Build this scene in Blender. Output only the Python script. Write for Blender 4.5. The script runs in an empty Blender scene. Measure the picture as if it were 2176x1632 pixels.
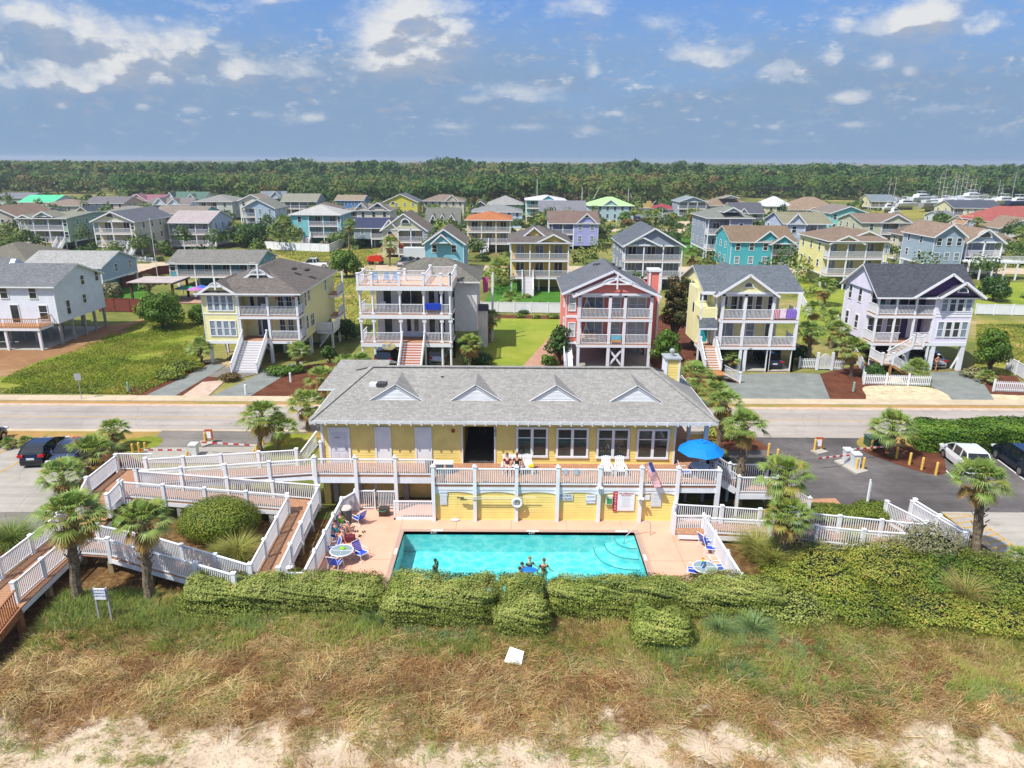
import bpy, math, random
import numpy as np
from mathutils import Vector, Matrix
random.seed(7); RNG=np.random.default_rng(11)
S=bpy.context.scene; COL=S.collection
# ---------------------------------------------------------------- camera
F=1510.; PT=math.radians(17.5); RO=math.radians(.3); H=21.
def ray(u,v):
    a=u-1088; b=v-816
    a0=a*math.cos(RO)+b*math.sin(RO); b0=-a*math.sin(RO)+b*math.cos(RO)
    return (a0, F*math.cos(PT)-b0*math.sin(PT), -F*math.sin(PT)-b0*math.cos(PT))
def G(u,v,z=0.):
    r=ray(u,v); t=(z-H)/r[2]; return (r[0]*t, r[1]*t)
def G3(u,v,z=0.):
    x,y=G(u,v,z); return (x,y,z)
def PY(u,v,y):
    r=ray(u,v); t=y/r[1]; return (r[0]*t, H+r[2]*t)
def XY(u,y,z=0.):
    # x of pixel column u at distance y, height z (ignores the small roll)
    d=y*math.cos(PT)+(H-z)*math.sin(PT); return (u-1088)*d/F
cd=bpy.data.cameras.new('camera'); cam=bpy.data.objects.new('camera',cd); COL.objects.link(cam)
cd.sensor_width=36; cd.lens=36*F/2176; cd.clip_start=.5; cd.clip_end=20000
r0=Vector((1,0,0)); f0=Vector((0,math.cos(PT),-math.sin(PT))); u0=Vector((0,math.sin(PT),math.cos(PT)))
cr=r0*math.cos(RO)-(-u0)*math.sin(RO)*1.0; cu=u0*math.cos(RO)-r0*math.sin(RO)
M3=Matrix((cr,cu,-f0)).transposed(); cam.matrix_world=Matrix.Translation((0,0,H))@M3.to_4x4()
S.camera=cam
# ---------------------------------------------------------------- light
S.view_settings.view_transform='Standard'; S.view_settings.look='None'; S.view_settings.gamma=1
S.view_settings.exposure=0.5; S.view_settings.use_curve_mapping=False
SD=Vector((-.5,-.42,1.)).normalized()
sl=bpy.data.lights.new('sun','SUN'); sl.energy=4.1; sl.angle=math.radians(.55); sl.color=(1,.965,.905)
so=bpy.data.objects.new('sun',sl); COL.objects.link(so); so.rotation_euler=SD.to_track_quat('Z','Y').to_euler()
W=bpy.data.worlds.new('World'); S.world=W; W.use_nodes=True
def mk_world():
    nt=W.node_tree; N=nt.nodes; L=nt.links; N.clear()
    out=N.new('ShaderNodeOutputWorld'); bg=N.new('ShaderNodeBackground'); bg.inputs[1].default_value=SKY_STR
    sky=N.new('ShaderNodeTexSky'); sky.sky_type='NISHITA'; sky.sun_disc=False
    sky.sun_elevation=math.asin(SD.z); sky.sun_rotation=math.atan2(SD.x,SD.y)
    sky.altitude=0; sky.air_density=1.0; sky.dust_density=.6; sky.ozone_density=2.5
    tc=N.new('ShaderNodeTexCoord')
    def math_(op,a,b=None,c=None,clamp=False):
        n=N.new('ShaderNodeMath'); n.operation=op; n.use_clamp=clamp
        for i,x in enumerate((a,b,c)):
            if x is None: continue
            if hasattr(x,'links') or hasattr(x,'is_output'): L.new(x,n.inputs[i])
            else: n.inputs[i].default_value=x
        return n.outputs[0]
    sp=N.new('ShaderNodeSeparateXYZ'); L.new(tc.outputs['Generated'],sp.inputs[0])
    X,Y,Z=sp.outputs
    # azimuth-like and elevation-like coordinates of the view direction
    yy=math_('MAXIMUM',Y,.05); az=math_('DIVIDE',X,yy); hyp=math_('POWER',math_('ADD',math_('POWER',X,2.),math_('POWER',Y,2.)),.5)
    el=math_('DIVIDE',Z,hyp)
    elc=math_('MAXIMUM',el,0.0)
    # cloud layer coordinates: compress towards horizon
    h=math_('DIVIDE',1.,math_('ADD',elc,.10))
    cx=math_('MULTIPLY',az,h); cy=math_('MULTIPLY',h,1.)
    def cov(dx,dy,scale,det=7.,rough=.55,sx=1.,sy=1.,w=0.):
        cmb=N.new('ShaderNodeCombineXYZ')
        L.new(math_('MULTIPLY',math_('ADD',cx,dx),sx),cmb.inputs[0]); L.new(math_('MULTIPLY',math_('ADD',cy,dy),sy),cmb.inputs[1]); cmb.inputs[2].default_value=w
        n=N.new('ShaderNodeTexNoise'); n.inputs['Scale'].default_value=scale; n.inputs['Detail'].default_value=det; n.inputs['Roughness'].default_value=rough
        n.inputs['Distortion'].default_value=.15
        L.new(cmb.outputs[0],n.inputs['Vector']); return n.outputs[0]
    # az/el noise: puffy cumulus look
    def aen(dx,dy,s,sy,det=6.,rough=.60,w=0.):
        cmb=N.new('ShaderNodeCombineXYZ'); L.new(math_('ADD',az,dx),cmb.inputs[0]); L.new(math_('MULTIPLY',math_('ADD',el,dy),sy),cmb.inputs[1]); cmb.inputs[2].default_value=w
        n=N.new('ShaderNodeTexNoise'); n.inputs['Scale'].default_value=s; n.inputs['Detail'].default_value=det; n.inputs['Roughness'].default_value=rough
        L.new(cmb.outputs[0],n.inputs['Vector']); return n.outputs[0]
    # soft masses of cloud at the bearings where the big clouds stand: (az, el, rx, ry, weight)
    bp=[(150,100,170,45,.28),(300,150,150,42,.28),(60,80,60,30,.2),(60,200,110,36,.24),(400,110,70,40,.24),(230,190,120,26,.20),(510,170,50,32,.25),(620,160,70,32,.23),(560,10,50,30,.28),(640,0,60,15,.2),
        (790,90,60,55,.32),(900,110,110,55,.28),(870,20,90,40,.30),(830,150,60,22,.22),(980,60,60,45,.22),(1230,15,80,28,.26),(1390,50,40,25,.18),(1440,115,45,24,.26),(1515,135,55,26,.3),(1590,110,25,18,.2),(1660,160,50,22,.24),(1765,145,28,26,.24),
        (1900,80,110,38,.34),(1990,40,70,50,.32),(2090,90,40,22,.24),(1780,70,25,15,.2),(1870,150,25,16,.2),(1925,170,25,14,.2),(1800,215,46,15,.30),(1805,268,32,7,.24),(660,255,46,12,.28),(400,245,36,10,.2),(560,250,32,9,.2),(300,240,28,10,.2),(130,245,28,12,.2),(190,215,28,10,.18),
        (1120,270,55,8,.24),(1250,278,30,10,.26),(1050,190,60,16,.2),(1130,205,60,20,.22),(1255,155,16,20,.26),(2010,240,55,10,.2),(1650,300,60,6,.16),(950,270,46,8,.2),(1000,212,50,10,.18)]
    blobs=[]
    for u_,v_,ru,rv,w_ in bp:
        an=math.atan((816-v_)/F)-PT; k_=F*math.cos(PT)+(816-v_)*math.sin(PT); blobs.append(((u_-1088)/k_,math.tan(an),ru/k_,rv/k_,w_))
    def mask(dx,dy):
        acc=None
        for a,e,rx,ry,w in blobs:
            q=math_('ADD',math_('POWER',math_('DIVIDE',math_('SUBTRACT',math_('ADD',az,dx),a),rx),2.),math_('POWER',math_('DIVIDE',math_('SUBTRACT',math_('ADD',el,dy),e),ry),2.))
            g=math_('MULTIPLY',math_('EXPONENT',math_('MULTIPLY',q,-1.)),w)
            acc=g if acc is None else math_('ADD',acc,g)
        return math_('MINIMUM',acc,.52)
    MK0=mask(0,0); MK1=mask(-.009,.017)
    def dens(dx,dy):
        a=aen(dx,dy,12.,1.7,7.)
        b=aen(dx,dy,34.,2.1,4.,.6,3.)
        n=math_('ADD',math_('MULTIPLY',a,.62),math_('MULTIPLY',b,.38))
        return math_('ADD',n,MK0 if dx==0 else MK1)
    d0=dens(0,0); d1=dens(-.010,.016)   # towards the sun (upper left of the view is not exact: sun behind-left, high)
    def rng(x,a,b):
        n=N.new('ShaderNodeMapRange'); n.interpolation_type='SMOOTHSTEP'; n.clamp=True; L.new(x,n.inputs[0]); n.inputs[1].default_value=a; n.inputs[2].default_value=b; return n.outputs[0]
    alpha=rng(math_('ADD',d0,math_('MULTIPLY',rng(el,.3,.7),.16)),.57,.93)  # denser unseen cloud high above the view, added for fill light
    puff=math_('MULTIPLY',rng(math_('ADD',math_('MULTIPLY',aen(.7,.2,17.,2.6,6.,.6,11.),.6),math_('MULTIPLY',aen(.2,.4,48.,2.2,3.,.6,15.),.4)),.50,.66),math_('MULTIPLY',rng(el,.0,.05),rng(el,.22,.12)))
    alpha=math_('MAXIMUM',alpha,math_('MULTIPLY',puff,.72))
    mk=MK0; mk1=MK1; low0=aen(0,0,12.,1.7,2.,.5); low1=aen(-.006,.016,12.,1.7,2.,.5)
    soft=math_('MULTIPLY',rng(math_('ADD',mk,math_('MULTIPLY',math_('SUBTRACT',aen(.1,.05,22.,1.8,6.,.62,21.),.5),.9)),.0,.42),.62)
    lit=rng(math_('ADD',math_('SUBTRACT',math_('ADD',low1,mk1),math_('ADD',low0,mk)),math_('MULTIPLY',math_('SUBTRACT',d1,d0),1.5)),-.17,.11)   # brighter where density falls towards lower side away
    # veil: thin flat layer haze in the lower sky
    veil=math_('MULTIPLY',rng(aen(.3,.1,3.2,4.,5.,.5,7.),.34,.62),rng(el,.19,.10))
    alpha=math_('MAXIMUM',alpha,soft)
    c_sh=N.new('ShaderNodeRGB'); c_sh.outputs[0].default_value=CL_SH
    c_li=N.new('ShaderNodeRGB'); c_li.outputs[0].default_value=CL_LI
    mixc=N.new('ShaderNodeMix'); mixc.data_type='RGBA'; L.new(math_('MULTIPLY',math_('SUBTRACT',1.,lit),1.,clamp=True),mixc.inputs[0]); L.new(c_sh.outputs[0],mixc.inputs[6]); L.new(c_li.outputs[0],mixc.inputs[7])
    gm=N.new('ShaderNodeMix'); gm.data_type='RGBA'; gm.blend_type='MULTIPLY'; gm.inputs[0].default_value=1.; L.new(sky.outputs[0],gm.inputs[6]); gm.inputs[7].default_value=SKY_TINT
    hz=N.new('ShaderNodeMix'); hz.data_type='RGBA'; hz.inputs[7].default_value=CL_HZ
    L.new(math_('ADD',math_('MULTIPLY',rng(el,.33,.02),.95),math_('MULTIPLY',veil,.25),clamp=True),hz.inputs[0]); L.new(gm.outputs[2],hz.inputs[6])
    mx=N.new('ShaderNodeMix'); mx.data_type='RGBA'; L.new(math_('MULTIPLY',alpha,math_('ADD',math_('MULTIPLY',rng(el,.0,.10),.60),.35)),mx.inputs[0]); L.new(hz.outputs[2],mx.inputs[6]); L.new(mixc.outputs[2],mx.inputs[7])
    up=N.new('ShaderNodeMix'); up.data_type='RGBA'; up.inputs[7].default_value=CL_FILL  # bright unseen overhead cloud colour, added as fill light
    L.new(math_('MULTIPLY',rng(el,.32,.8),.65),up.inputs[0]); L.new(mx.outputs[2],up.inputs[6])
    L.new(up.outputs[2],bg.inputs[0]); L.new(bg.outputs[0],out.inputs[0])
SKY_STR=.12; SKY_TINT=(.34,.56,.92,1)
CL_SH=(2.45,2.75,3.35,1); CL_LI=(4.7,4.75,4.8,1); CL_HZ=(1.52,2.26,3.40,1); CL_FILL=(4.2,4.4,4.9,1)
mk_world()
W.cycles.sampling_method='MANUAL'; W.cycles.sample_map_resolution=512
cy=S.cycles; cy.max_bounces=6; cy.diffuse_bounces=2; cy.glossy_bounces=2; cy.transmission_bounces=4; cy.transparent_max_bounces=8
cy.caustics_reflective=False; cy.caustics_refractive=False; cy.use_denoising=True
# ---------------------------------------------------------------- materials
def C(h,k=1.):
    h=h.lstrip('#'); o=[]
    for i in (0,2,4):
        c=int(h[i:i+2],16)/255.; c=c/12.92 if c<=.04045 else ((c+.055)/1.055)**2.4; o.append(c*k)
    return tuple(o)
MATS={}
def _new(name):
    m=bpy.data.materials.new(name); m.use_nodes=True; nt=m.node_tree; b=nt.nodes['Principled BSDF']; MATS[name]=m
    return m,nt,b
def _noise(nt,scale,det=4,rough=.55,coord='Object',vec=None):
    n=nt.nodes.new('ShaderNodeTexNoise'); n.inputs['Scale'].default_value=scale; n.inputs['Detail'].default_value=det; n.inputs['Roughness'].default_value=rough
    if vec is None:
        t=nt.nodes.new('ShaderNodeTexCoord'); vec=t.outputs[coord]
    nt.links.new(vec,n.inputs['Vector']); return n.outputs[0]
def _ramp(nt,fac,stops,interp='LINEAR'):
    r=nt.nodes.new('ShaderNodeValToRGB'); r.color_ramp.interpolation=interp
    e=r.color_ramp.elements
    while len(e)<len(stops): e.new(.5)
    for i,(p,c) in enumerate(stops): e[i].position=p; e[i].color=tuple(c)+(1,) if len(c)==3 else c
    nt.links.new(fac,r.inputs[0]); return r.outputs[0]
def _mix(nt,f,a,b,mode='MIX'):
    n=nt.nodes.new('ShaderNodeMix'); n.data_type='RGBA'; n.blend_type=mode
    for i,x in ((0,f),(6,a),(7,b)):
        if hasattr(x,'is_output'): nt.links.new(x,n.inputs[i])
        else: n.inputs[i].default_value=x if not isinstance(x,tuple) else (tuple(x)+(1,) if len(x)==3 else x)
    return n.outputs[2]
def _bump(nt,b,hgt,st=.4,dist=.02):
    n=nt.nodes.new('ShaderNodeBump'); n.inputs['Strength'].default_value=st; n.inputs['Distance'].default_value=dist
    nt.links.new(hgt,n.inputs['Height']); nt.links.new(n.outputs[0],b.inputs['Normal'])
def pm(name,c,rough=.7,var=.10,vs=1.5,bump=0,bs=30,spec=.3,metal=0,c2=None,c2s=.5,c2r=(.45,.62),det=5,alpha=1,trans=0,coat=0):
    if name in MATS: return MATS[name]
    m,nt,b=_new(name)
    col=_ramp(nt,_noise(nt,vs,det),[(.3,tuple(x*(1-var) for x in c)),(.7,tuple(min(1,x*(1+var)) for x in c))])
    if c2:
        f=_ramp(nt,_noise(nt,c2s,6,.6),[(c2r[0],(0,0,0)),(c2r[1],(1,1,1))]); col=_mix(nt,f,col,c2)
    nt.links.new(col,b.inputs['Base Color']); b.inputs['Roughness'].default_value=rough
    b.inputs['Specular IOR Level'].default_value=spec; b.inputs['Metallic'].default_value=metal
    if coat: b.inputs['Coat Weight'].default_value=coat; b.inputs['Coat Roughness'].default_value=.06
    if bump: _bump(nt,b,_noise(nt,bs,6,.6),bump)
    if alpha<1: b.inputs['Alpha'].default_value=alpha
    return m
def siding(name,c,pitch=.18,bump=.6,var=.06):
    if name in MATS: return MATS[name]
    m,nt,b=_new(name); t=nt.nodes.new('ShaderNodeTexCoord'); sp=nt.nodes.new('ShaderNodeSeparateXYZ'); nt.links.new(t.outputs['Object'],sp.inputs[0])
    d=nt.nodes.new('ShaderNodeMath'); d.operation='DIVIDE'; nt.links.new(sp.outputs[2],d.inputs[0]); d.inputs[1].default_value=pitch
    fr=nt.nodes.new('ShaderNodeMath'); fr.operation='FRACT'; nt.links.new(d.outputs[0],fr.inputs[0])
    iv=nt.nodes.new('ShaderNodeMath'); iv.operation='SUBTRACT'; iv.inputs[0].default_value=1; nt.links.new(fr.outputs[0],iv.inputs[1])
    col=_ramp(nt,_noise(nt,1.1,6,.65),[(.3,tuple(x*(1-var*1.6) for x in c)),(.7,tuple(min(1,x*(1+var)) for x in c))])
    nt.links.new(col,b.inputs['Base Color']); b.inputs['Roughness'].default_value=.6; b.inputs['Specular IOR Level'].default_value=.25
    _bump(nt,b,iv.outputs[0],bump,.02)
    return m
def shingle(name,c,var=.22,sc=1.,spread=None):
    if name in MATS: return MATS[name]
    m,nt,b=_new(name); t=nt.nodes.new('ShaderNodeTexCoord')
    br=nt.nodes.new('ShaderNodeTexBrick'); br.inputs['Scale'].default_value=sc; br.inputs['Brick Width'].default_value=.26; br.inputs['Row Height'].default_value=.15; br.inputs['Mortar Size'].default_value=.008
    br.inputs['Color1'].default_value=(0,0,0,1); br.inputs['Color2'].default_value=(1,1,1,1); br.inputs['Mortar'].default_value=(.22,.22,.22,1); br.inputs['Bias'].default_value=0
    nt.links.new(t.outputs['Object'],br.inputs['Vector'])
    base=_ramp(nt,br.outputs[0],[(0,tuple(x*(1-var) for x in c)),(.5,c),(1,tuple(min(1,x*(1+var*1.3)) for x in c))])
    big=_ramp(nt,_noise(nt,.35,5,.6),[(.3,(.92,.92,.93)),(.7,(1.06,1.05,1.04))])
    col=_mix(nt,1.,base,big,'MULTIPLY')
    fine=_ramp(nt,_noise(nt,9,3,.8),[(.3,(.72,.72,.72)),(.7,(1.25,1.25,1.24))]); col=_mix(nt,1.,col,fine,'MULTIPLY')
    nt.links.new(col,b.inputs['Base Color']); b.inputs['Roughness'].default_value=.9; b.inputs['Specular IOR Level'].default_value=.2
    _bump(nt,b,br.outputs[0],.35,.02)
    return m
def leafmat(name,stops,trans=.22,rough=.55,ns=.25,nv=.3,spec=.3):
    """stops: colours along the per-face attribute rnd"""
    if name in MATS: return MATS[name]
    m,nt,b=_new(name); a=nt.nodes.new('ShaderNodeAttribute'); a.attribute_name='rnd'
    col=_ramp(nt,a.outputs['Fac'],stops)
    geo=nt.nodes.new('ShaderNodeNewGeometry')
    pv=_ramp(nt,_noise(nt,ns,4,.6,vec=geo.outputs['Position']),[(.3,(1-nv,1-nv,1-nv)),(.7,(1+nv,1+nv*.9,1+nv*.7))])
    col=_mix(nt,1.,col,pv,'MULTIPLY')
    nt.links.new(col,b.inputs['Base Color']); b.inputs['Roughness'].default_value=rough; b.inputs['Specular IOR Level'].default_value=spec
    tr=nt.nodes.new('ShaderNodeBsdfTranslucent'); nt.links.new(col,tr.inputs[0])
    ms=nt.nodes.new('ShaderNodeMixShader'); ms.inputs[0].default_value=trans; nt.links.new(b.outputs[0],ms.inputs[1]); nt.links.new(tr.outputs[0],ms.inputs[2])
    nt.links.new(ms.outputs[0],nt.nodes['Material Output'].inputs[0])
    return m
WHITE=pm('white_paint',(.78,.79,.80),.5,.07,1.2,c2=(.58,.58,.56),c2s=1.6,c2r=(.60,.85))
TRIM=pm('white_trim',(.78,.79,.80),.45,.04,3.)
GLASS=pm('window_glass',(.025,.032,.038),.06,.3,1.,spec=.7)
GLASSC=pm('pale_curtained_glass',(.46,.50,.49),.15,.2,2.2,spec=.5)
GLASSB=pm('curtained_glass',(.20,.26,.30),.12,.35,2.2,spec=.6)
DECKW=pm('deck_boards',C('#c08f6e',.8),.75,.18,6.,bump=.2,bs=40)
PILE=pm('weathered_piling',(.13,.12,.10),.85,.25,3.)
CONC=pm('concrete',(.42,.39,.34),.85,.10,.6,bump=.1,bs=15,c2=(.33,.31,.27),c2s=.35)
METAL=pm('brushed_metal',(.40,.41,.43),.55,.05,2.,metal=.25)
BLACK=pm('black_rubber',(.02,.02,.022),.6,.2,2.)
# ---------------------------------------------------------------- mesh builder
class MB:
    def __init__(s): s.V=[]; s.F=[]; s.M=[]
    def add(s,vs,fs,m=0):
        n=len(s.V); s.V+= [tuple(v) for v in vs]
        for f in fs: s.F.append(tuple(i+n for i in f)); s.M.append(m)
        return s
    def box(s,x0,x1,y0,y1,z0,z1,m=0):
        return s.add([(x0,y0,z0),(x1,y0,z0),(x1,y1,z0),(x0,y1,z0),(x0,y0,z1),(x1,y0,z1),(x1,y1,z1),(x0,y1,z1)],
            [(0,3,2,1),(4,5,6,7),(0,1,5,4),(1,2,6,5),(2,3,7,6),(3,0,4,7)],m)
    def beam(s,p,q,w,h,m=0,up=(0,0,1),off=0.):
        p=Vector(p); q=Vector(q); d=(q-p)
        if d.length<1e-6: return s
        d.normalize(); u=Vector(up)
        if abs(d.dot(u))>.98: u=Vector((0,1,0))
        r=d.cross(u).normalized()*(w/2); t=r.cross(d).normalized()*(h/2); o=t.normalized()*off
        vs=[p-r-t+o,p+r-t+o,p+r+t+o,p-r+t+o,q-r-t+o,q+r-t+o,q+r+t+o,q-r+t+o]
        return s.add(vs,[(0,1,2,3),(4,7,6,5),(0,4,5,1),(1,5,6,2),(2,6,7,3),(3,7,4,0)],m)
    def slab(s,p,z0,z1,m=0,ms=None):
        """vertical prism over the polygon p (xy); z0,z1 numbers or lists"""
        n=len(p); a=[(x,y,z0 if not hasattr(z0,'__len__') else z0[i]) for i,(x,y) in enumerate(p)]; b=[(x,y,z1 if not hasattr(z1,'__len__') else z1[i]) for i,(x,y) in enumerate(p)]
        ar=sum(p[i][0]*p[(i+1)%n][1]-p[(i+1)%n][0]*p[i][1] for i in range(n))
        if ar<0: a.reverse(); b.reverse()
        s.add(a+b,[tuple(range(n-1,-1,-1)),tuple(range(n,2*n))],m)
        s.add(a+b,[(i,(i+1)%n,n+(i+1)%n,n+i) for i in range(n)],m if ms is None else ms); return s
    def xz(s,p,y0,y1,m=0):
        """prism: polygon p in the xz plane from y0 to y1"""
        n=len(p); s.add([(x,y0,z) for x,z in p]+[(x,y1,z) for x,z in p],[tuple(range(n)),tuple(range(2*n-1,n-1,-1))]+[((i+1)%n,i,n+i,n+(i+1)%n) for i in range(n)],m); return s
    def yz(s,p,x0,x1,m=0):
        n=len(p); s.add([(x0,y,z) for y,z in p]+[(x1,y,z) for y,z in p],[tuple(range(n)),tuple(range(2*n-1,n-1,-1))]+[((i+1)%n,i,n+i,n+(i+1)%n) for i in range(n)],m); return s
    def tube(s,pts,rs,n=8,m=0,caps=True,sq=(1,1)):
        pts=[Vector(p) for p in pts]
        if not hasattr(rs,'__len__'): rs=[rs]*len(pts)
        base=len(s.V); prev=None
        for i,p in enumerate(pts):
            d=(pts[min(i+1,len(pts)-1)]-pts[max(i-1,0)])
            d=d.normalized() if d.length>1e-9 else Vector((0,0,1))
            if prev is None:
                r=d.cross(Vector((0,0,1)))
                if r.length<.05: r=d.cross(Vector((0,1,0)))
                r.normalize()
            else:
                r=prev-d*prev.dot(d); r.normalize()
            prev=r; t=d.cross(r)
            for k in range(n):
                a=2*math.pi*k/n; s.V.append(tuple(p+r*(math.cos(a)*rs[i]*sq[0])+t*(math.sin(a)*rs[i]*sq[1])))
        for i in range(len(pts)-1):
            for k in range(n):
                a=base+i*n+k; b=base+i*n+(k+1)%n; s.F.append((a,a+n,b+n,b)); s.M.append(m)
        if caps:
            s.F.append(tuple(base+k for k in range(n))); s.M.append(m); e=base+(len(pts)-1)*n; s.F.append(tuple(e+k for k in range(n-1,-1,-1))); s.M.append(m)
        return s
    def cyl(s,c,r,z0,z1,n=12,m=0,r2=None): return s.tube([(c[0],c[1],z0),(c[0],c[1],z1)],[r,r if r2 is None else r2],n,m)
    def torus(s,c,R,r,axis='y',n=20,k=8,m=0):
        base=len(s.V)
        for i in range(n):
            a=2*math.pi*i/n
            for j in range(k):
                b=2*math.pi*j/k; q=R+r*math.cos(b); w=r*math.sin(b)
                if axis=='y': v=(c[0]+q*math.cos(a),c[1]+w,c[2]+q*math.sin(a))
                elif axis=='z': v=(c[0]+q*math.cos(a),c[1]+q*math.sin(a),c[2]+w)
                else: v=(c[0]+w,c[1]+q*math.cos(a),c[2]+q*math.sin(a))
                s.V.append(v)
        for i in range(n):
            for j in range(k):
                s.F.append((base+i*k+j,base+((i+1)%n)*k+j,base+((i+1)%n)*k+(j+1)%k,base+i*k+(j+1)%k)); s.M.append(m)
        return s
    def ball(s,c,r,n=10,k=6,m=0):
        base=len(s.V); rx,ry,rz=r if hasattr(r,'__len__') else (r,r,r)
        s.V.append((c[0],c[1],c[2]+rz))
        for j in range(1,k):
            t=math.pi*j/k
            for i in range(n):
                a=2*math.pi*i/n; s.V.append((c[0]+rx*math.sin(t)*math.cos(a),c[1]+ry*math.sin(t)*math.sin(a),c[2]+rz*math.cos(t)))
        s.V.append((c[0],c[1],c[2]-rz)); e=len(s.V)-1
        for i in range(n):
            s.F.append((base,base+1+i,base+1+(i+1)%n)); s.M.append(m); l=base+1+(k-2)*n; s.F.append((e,l+(i+1)%n,l+i)); s.M.append(m)
        for j in range(k-2):
            for i in range(n):
                a=base+1+j*n; s.F.append((a+i,a+n+i,a+n+(i+1)%n,a+(i+1)%n)); s.M.append(m)
        return s
    def rail(s,p,q,h=1.05,sp=.13,bw=.042,m=0,posts=False,solid=False,top=.09):
        """top rail, bottom rail and balusters from p to q (floor points)"""
        p=Vector(p); q=Vector(q); Z=Vector((0,0,1)); d=q-p; L=d.length
        s.beam(p+Z*(h-.03),q+Z*(h-.03),top,.06,m); s.beam(p+Z*.12,q+Z*.12,.05,.07,m)
        n=max(1,int(L/sp)); 
        for i in range(1,n):
            c=p+d*(i/n); hw=bw/2; x,y,z=c
            dx=d.normalized()*hw; dn=Vector((-dx.y,dx.x,0)).normalized()*hw; a=z+.155; b=z+h-.06
            pts=[c-dx-dn,c+dx-dn,c+dx+dn,c-dx+dn]
            s.add([(v.x,v.y,a) for v in pts]+[(v.x,v.y,b) for v in pts],[(0,1,5,4),(1,2,6,5),(2,3,7,6),(3,0,4,7)],m)
        return s
    def obj(s,name,mats,parent=None,org=(0,0,0),smooth=False):
        me=bpy.data.meshes.new(name); o=Vector(org)
        me.from_pydata([tuple(Vector(v)-o) for v in s.V],[],s.F)
        if not hasattr(mats,'__len__'): mats=[mats]
        for m in mats: me.materials.append(m)
        if len(mats)>1: me.polygons.foreach_set('material_index',np.array(s.M,dtype=np.int32))
        if smooth: me.polygons.foreach_set('use_smooth',np.ones(len(s.F),dtype=bool))
        me.update(); ob=bpy.data.objects.new(name,me); COL.objects.link(ob)
        if parent is not None: ob.parent=parent
        return ob
def rootof(o):
    while o.parent is not None: o=o.parent
    return o
def part(name,mb,mats,parent,smooth=False,local=False,label=None):
    """a part or sub-part; coordinates of mb are world coordinates unless local"""
    ob=mb.obj(name,mats,parent,(0,0,0) if local else rootof(parent).location,smooth)
    if label: ob['label']=label
    return ob
def thing(name,label,cat,loc=(0,0,0),rz=0,group=None):
    o=bpy.data.objects.new(name,None); COL.objects.link(o); o.location=loc; o.rotation_euler=(0,0,rz); o.empty_display_size=.2
    o['label']=label; o['category']=cat
    if group: o['group']=group
    return o
def solo(name,label,cat,mb,mats,loc=(0,0,0),group=None,smooth=False,rz=0,local=False):
    o=mb.obj(name,mats,None,(0,0,0) if local else loc,smooth); o.location=loc; o.rotation_euler=(0,0,rz); o['label']=label; o['category']=cat
    if group: o['group']=group
    return o
def struct(name,mb,mats,smooth=False):
    o=mb.obj(name,mats,None,(0,0,0),smooth); o['kind']='structure'; return o
def copy_tree(o,parent=None):
    c=o.copy(); COL.objects.link(c); c.parent=parent
    for ch in list(o.children): copy_tree(ch,c)
    return c
def fast(name,V,quads=None,tris=None,mats=None,rnd=None,parent=None):
    """numpy mesh: V (n,3); quads (m,4); tris (k,3); rnd one value per face"""
    me=bpy.data.meshes.new(name); V=np.asarray(V,dtype=np.float32)
    me.vertices.add(len(V)); me.vertices.foreach_set('co',V.ravel())
    parts=[]; st=[]; tot=[]; off=0
    for fa,k in ((quads,4),(tris,3)):
        if fa is None or len(fa)==0: continue
        fa=np.asarray(fa,dtype=np.int32); parts.append(fa.ravel()); st.append(np.arange(len(fa),dtype=np.int32)*k+off); tot.append(np.full(len(fa),k,dtype=np.int32)); off+=fa.size
    lv=np.concatenate(parts); me.loops.add(len(lv)); me.loops.foreach_set('vertex_index',lv)
    st=np.concatenate(st); tot=np.concatenate(tot); me.polygons.add(len(st)); me.polygons.foreach_set('loop_start',st); me.polygons.foreach_set('loop_total',tot)
    if rnd is not None:
        at=me.attributes.new('rnd','FLOAT','FACE'); at.data.foreach_set('value',np.asarray(rnd,dtype=np.float32))
    if not hasattr(mats,'__len__'): mats=[mats]
    for m in mats: me.materials.append(m)
    me.update(calc_edges=True); me.validate()
    ob=bpy.data.objects.new(name,me); COL.objects.link(ob)
    if parent is not None: ob.parent=parent
    return ob
def unit(n,rng=RNG):
    v=rng.normal(size=(n,3)); return v/np.linalg.norm(v,axis=1,keepdims=True)
def diamonds(Cn,size,nrm=None,asp=.55,rng=RNG):
    """leaf-sized diamond quads at centres; size scalar or (n,)"""
    n=len(Cn); a=unit(n,rng)
    if nrm is not None:
        a=a-nrm*(np.sum(a*nrm,axis=1,keepdims=True))*.75; a/=np.linalg.norm(a,axis=1,keepdims=True)+1e-9
        b=np.cross(nrm+.45*unit(n,rng),a)
    else: b=np.cross(unit(n,rng),a)
    b/=np.linalg.norm(b,axis=1,keepdims=True)+1e-9
    sz=np.asarray(size).reshape(-1,1)*np.ones((n,1)); U=a*sz; Wd=b*sz*asp
    V=np.stack([Cn-U,Cn-Wd,Cn+U,Cn+Wd],axis=1).reshape(-1,3)
    return V,np.arange(4*n,dtype=np.int32).reshape(-1,4)
def vnoise(x,y,seed=0,oct=4,f=1.):
    """cheap smooth value noise in numpy"""
    out=0; amp=1.; tot=0
    for o in range(oct):
        xi=x*f; yi=y*f; x0=np.floor(xi); y0=np.floor(yi); tx=xi-x0; ty=yi-y0; tx=tx*tx*(3-2*tx); ty=ty*ty*(3-2*ty)
        def hsh(a,b): 
            q=np.sin(a*127.1+b*311.7+(seed+o)*74.7)*43758.5453; return q-np.floor(q)
        v=(hsh(x0,y0)*(1-tx)+hsh(x0+1,y0)*tx)*(1-ty)+(hsh(x0,y0+1)*(1-tx)+hsh(x0+1,y0+1)*tx)*ty
        out=out+amp*v; tot+=amp; amp*=.5; f*=2.03
    return out/tot
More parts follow.
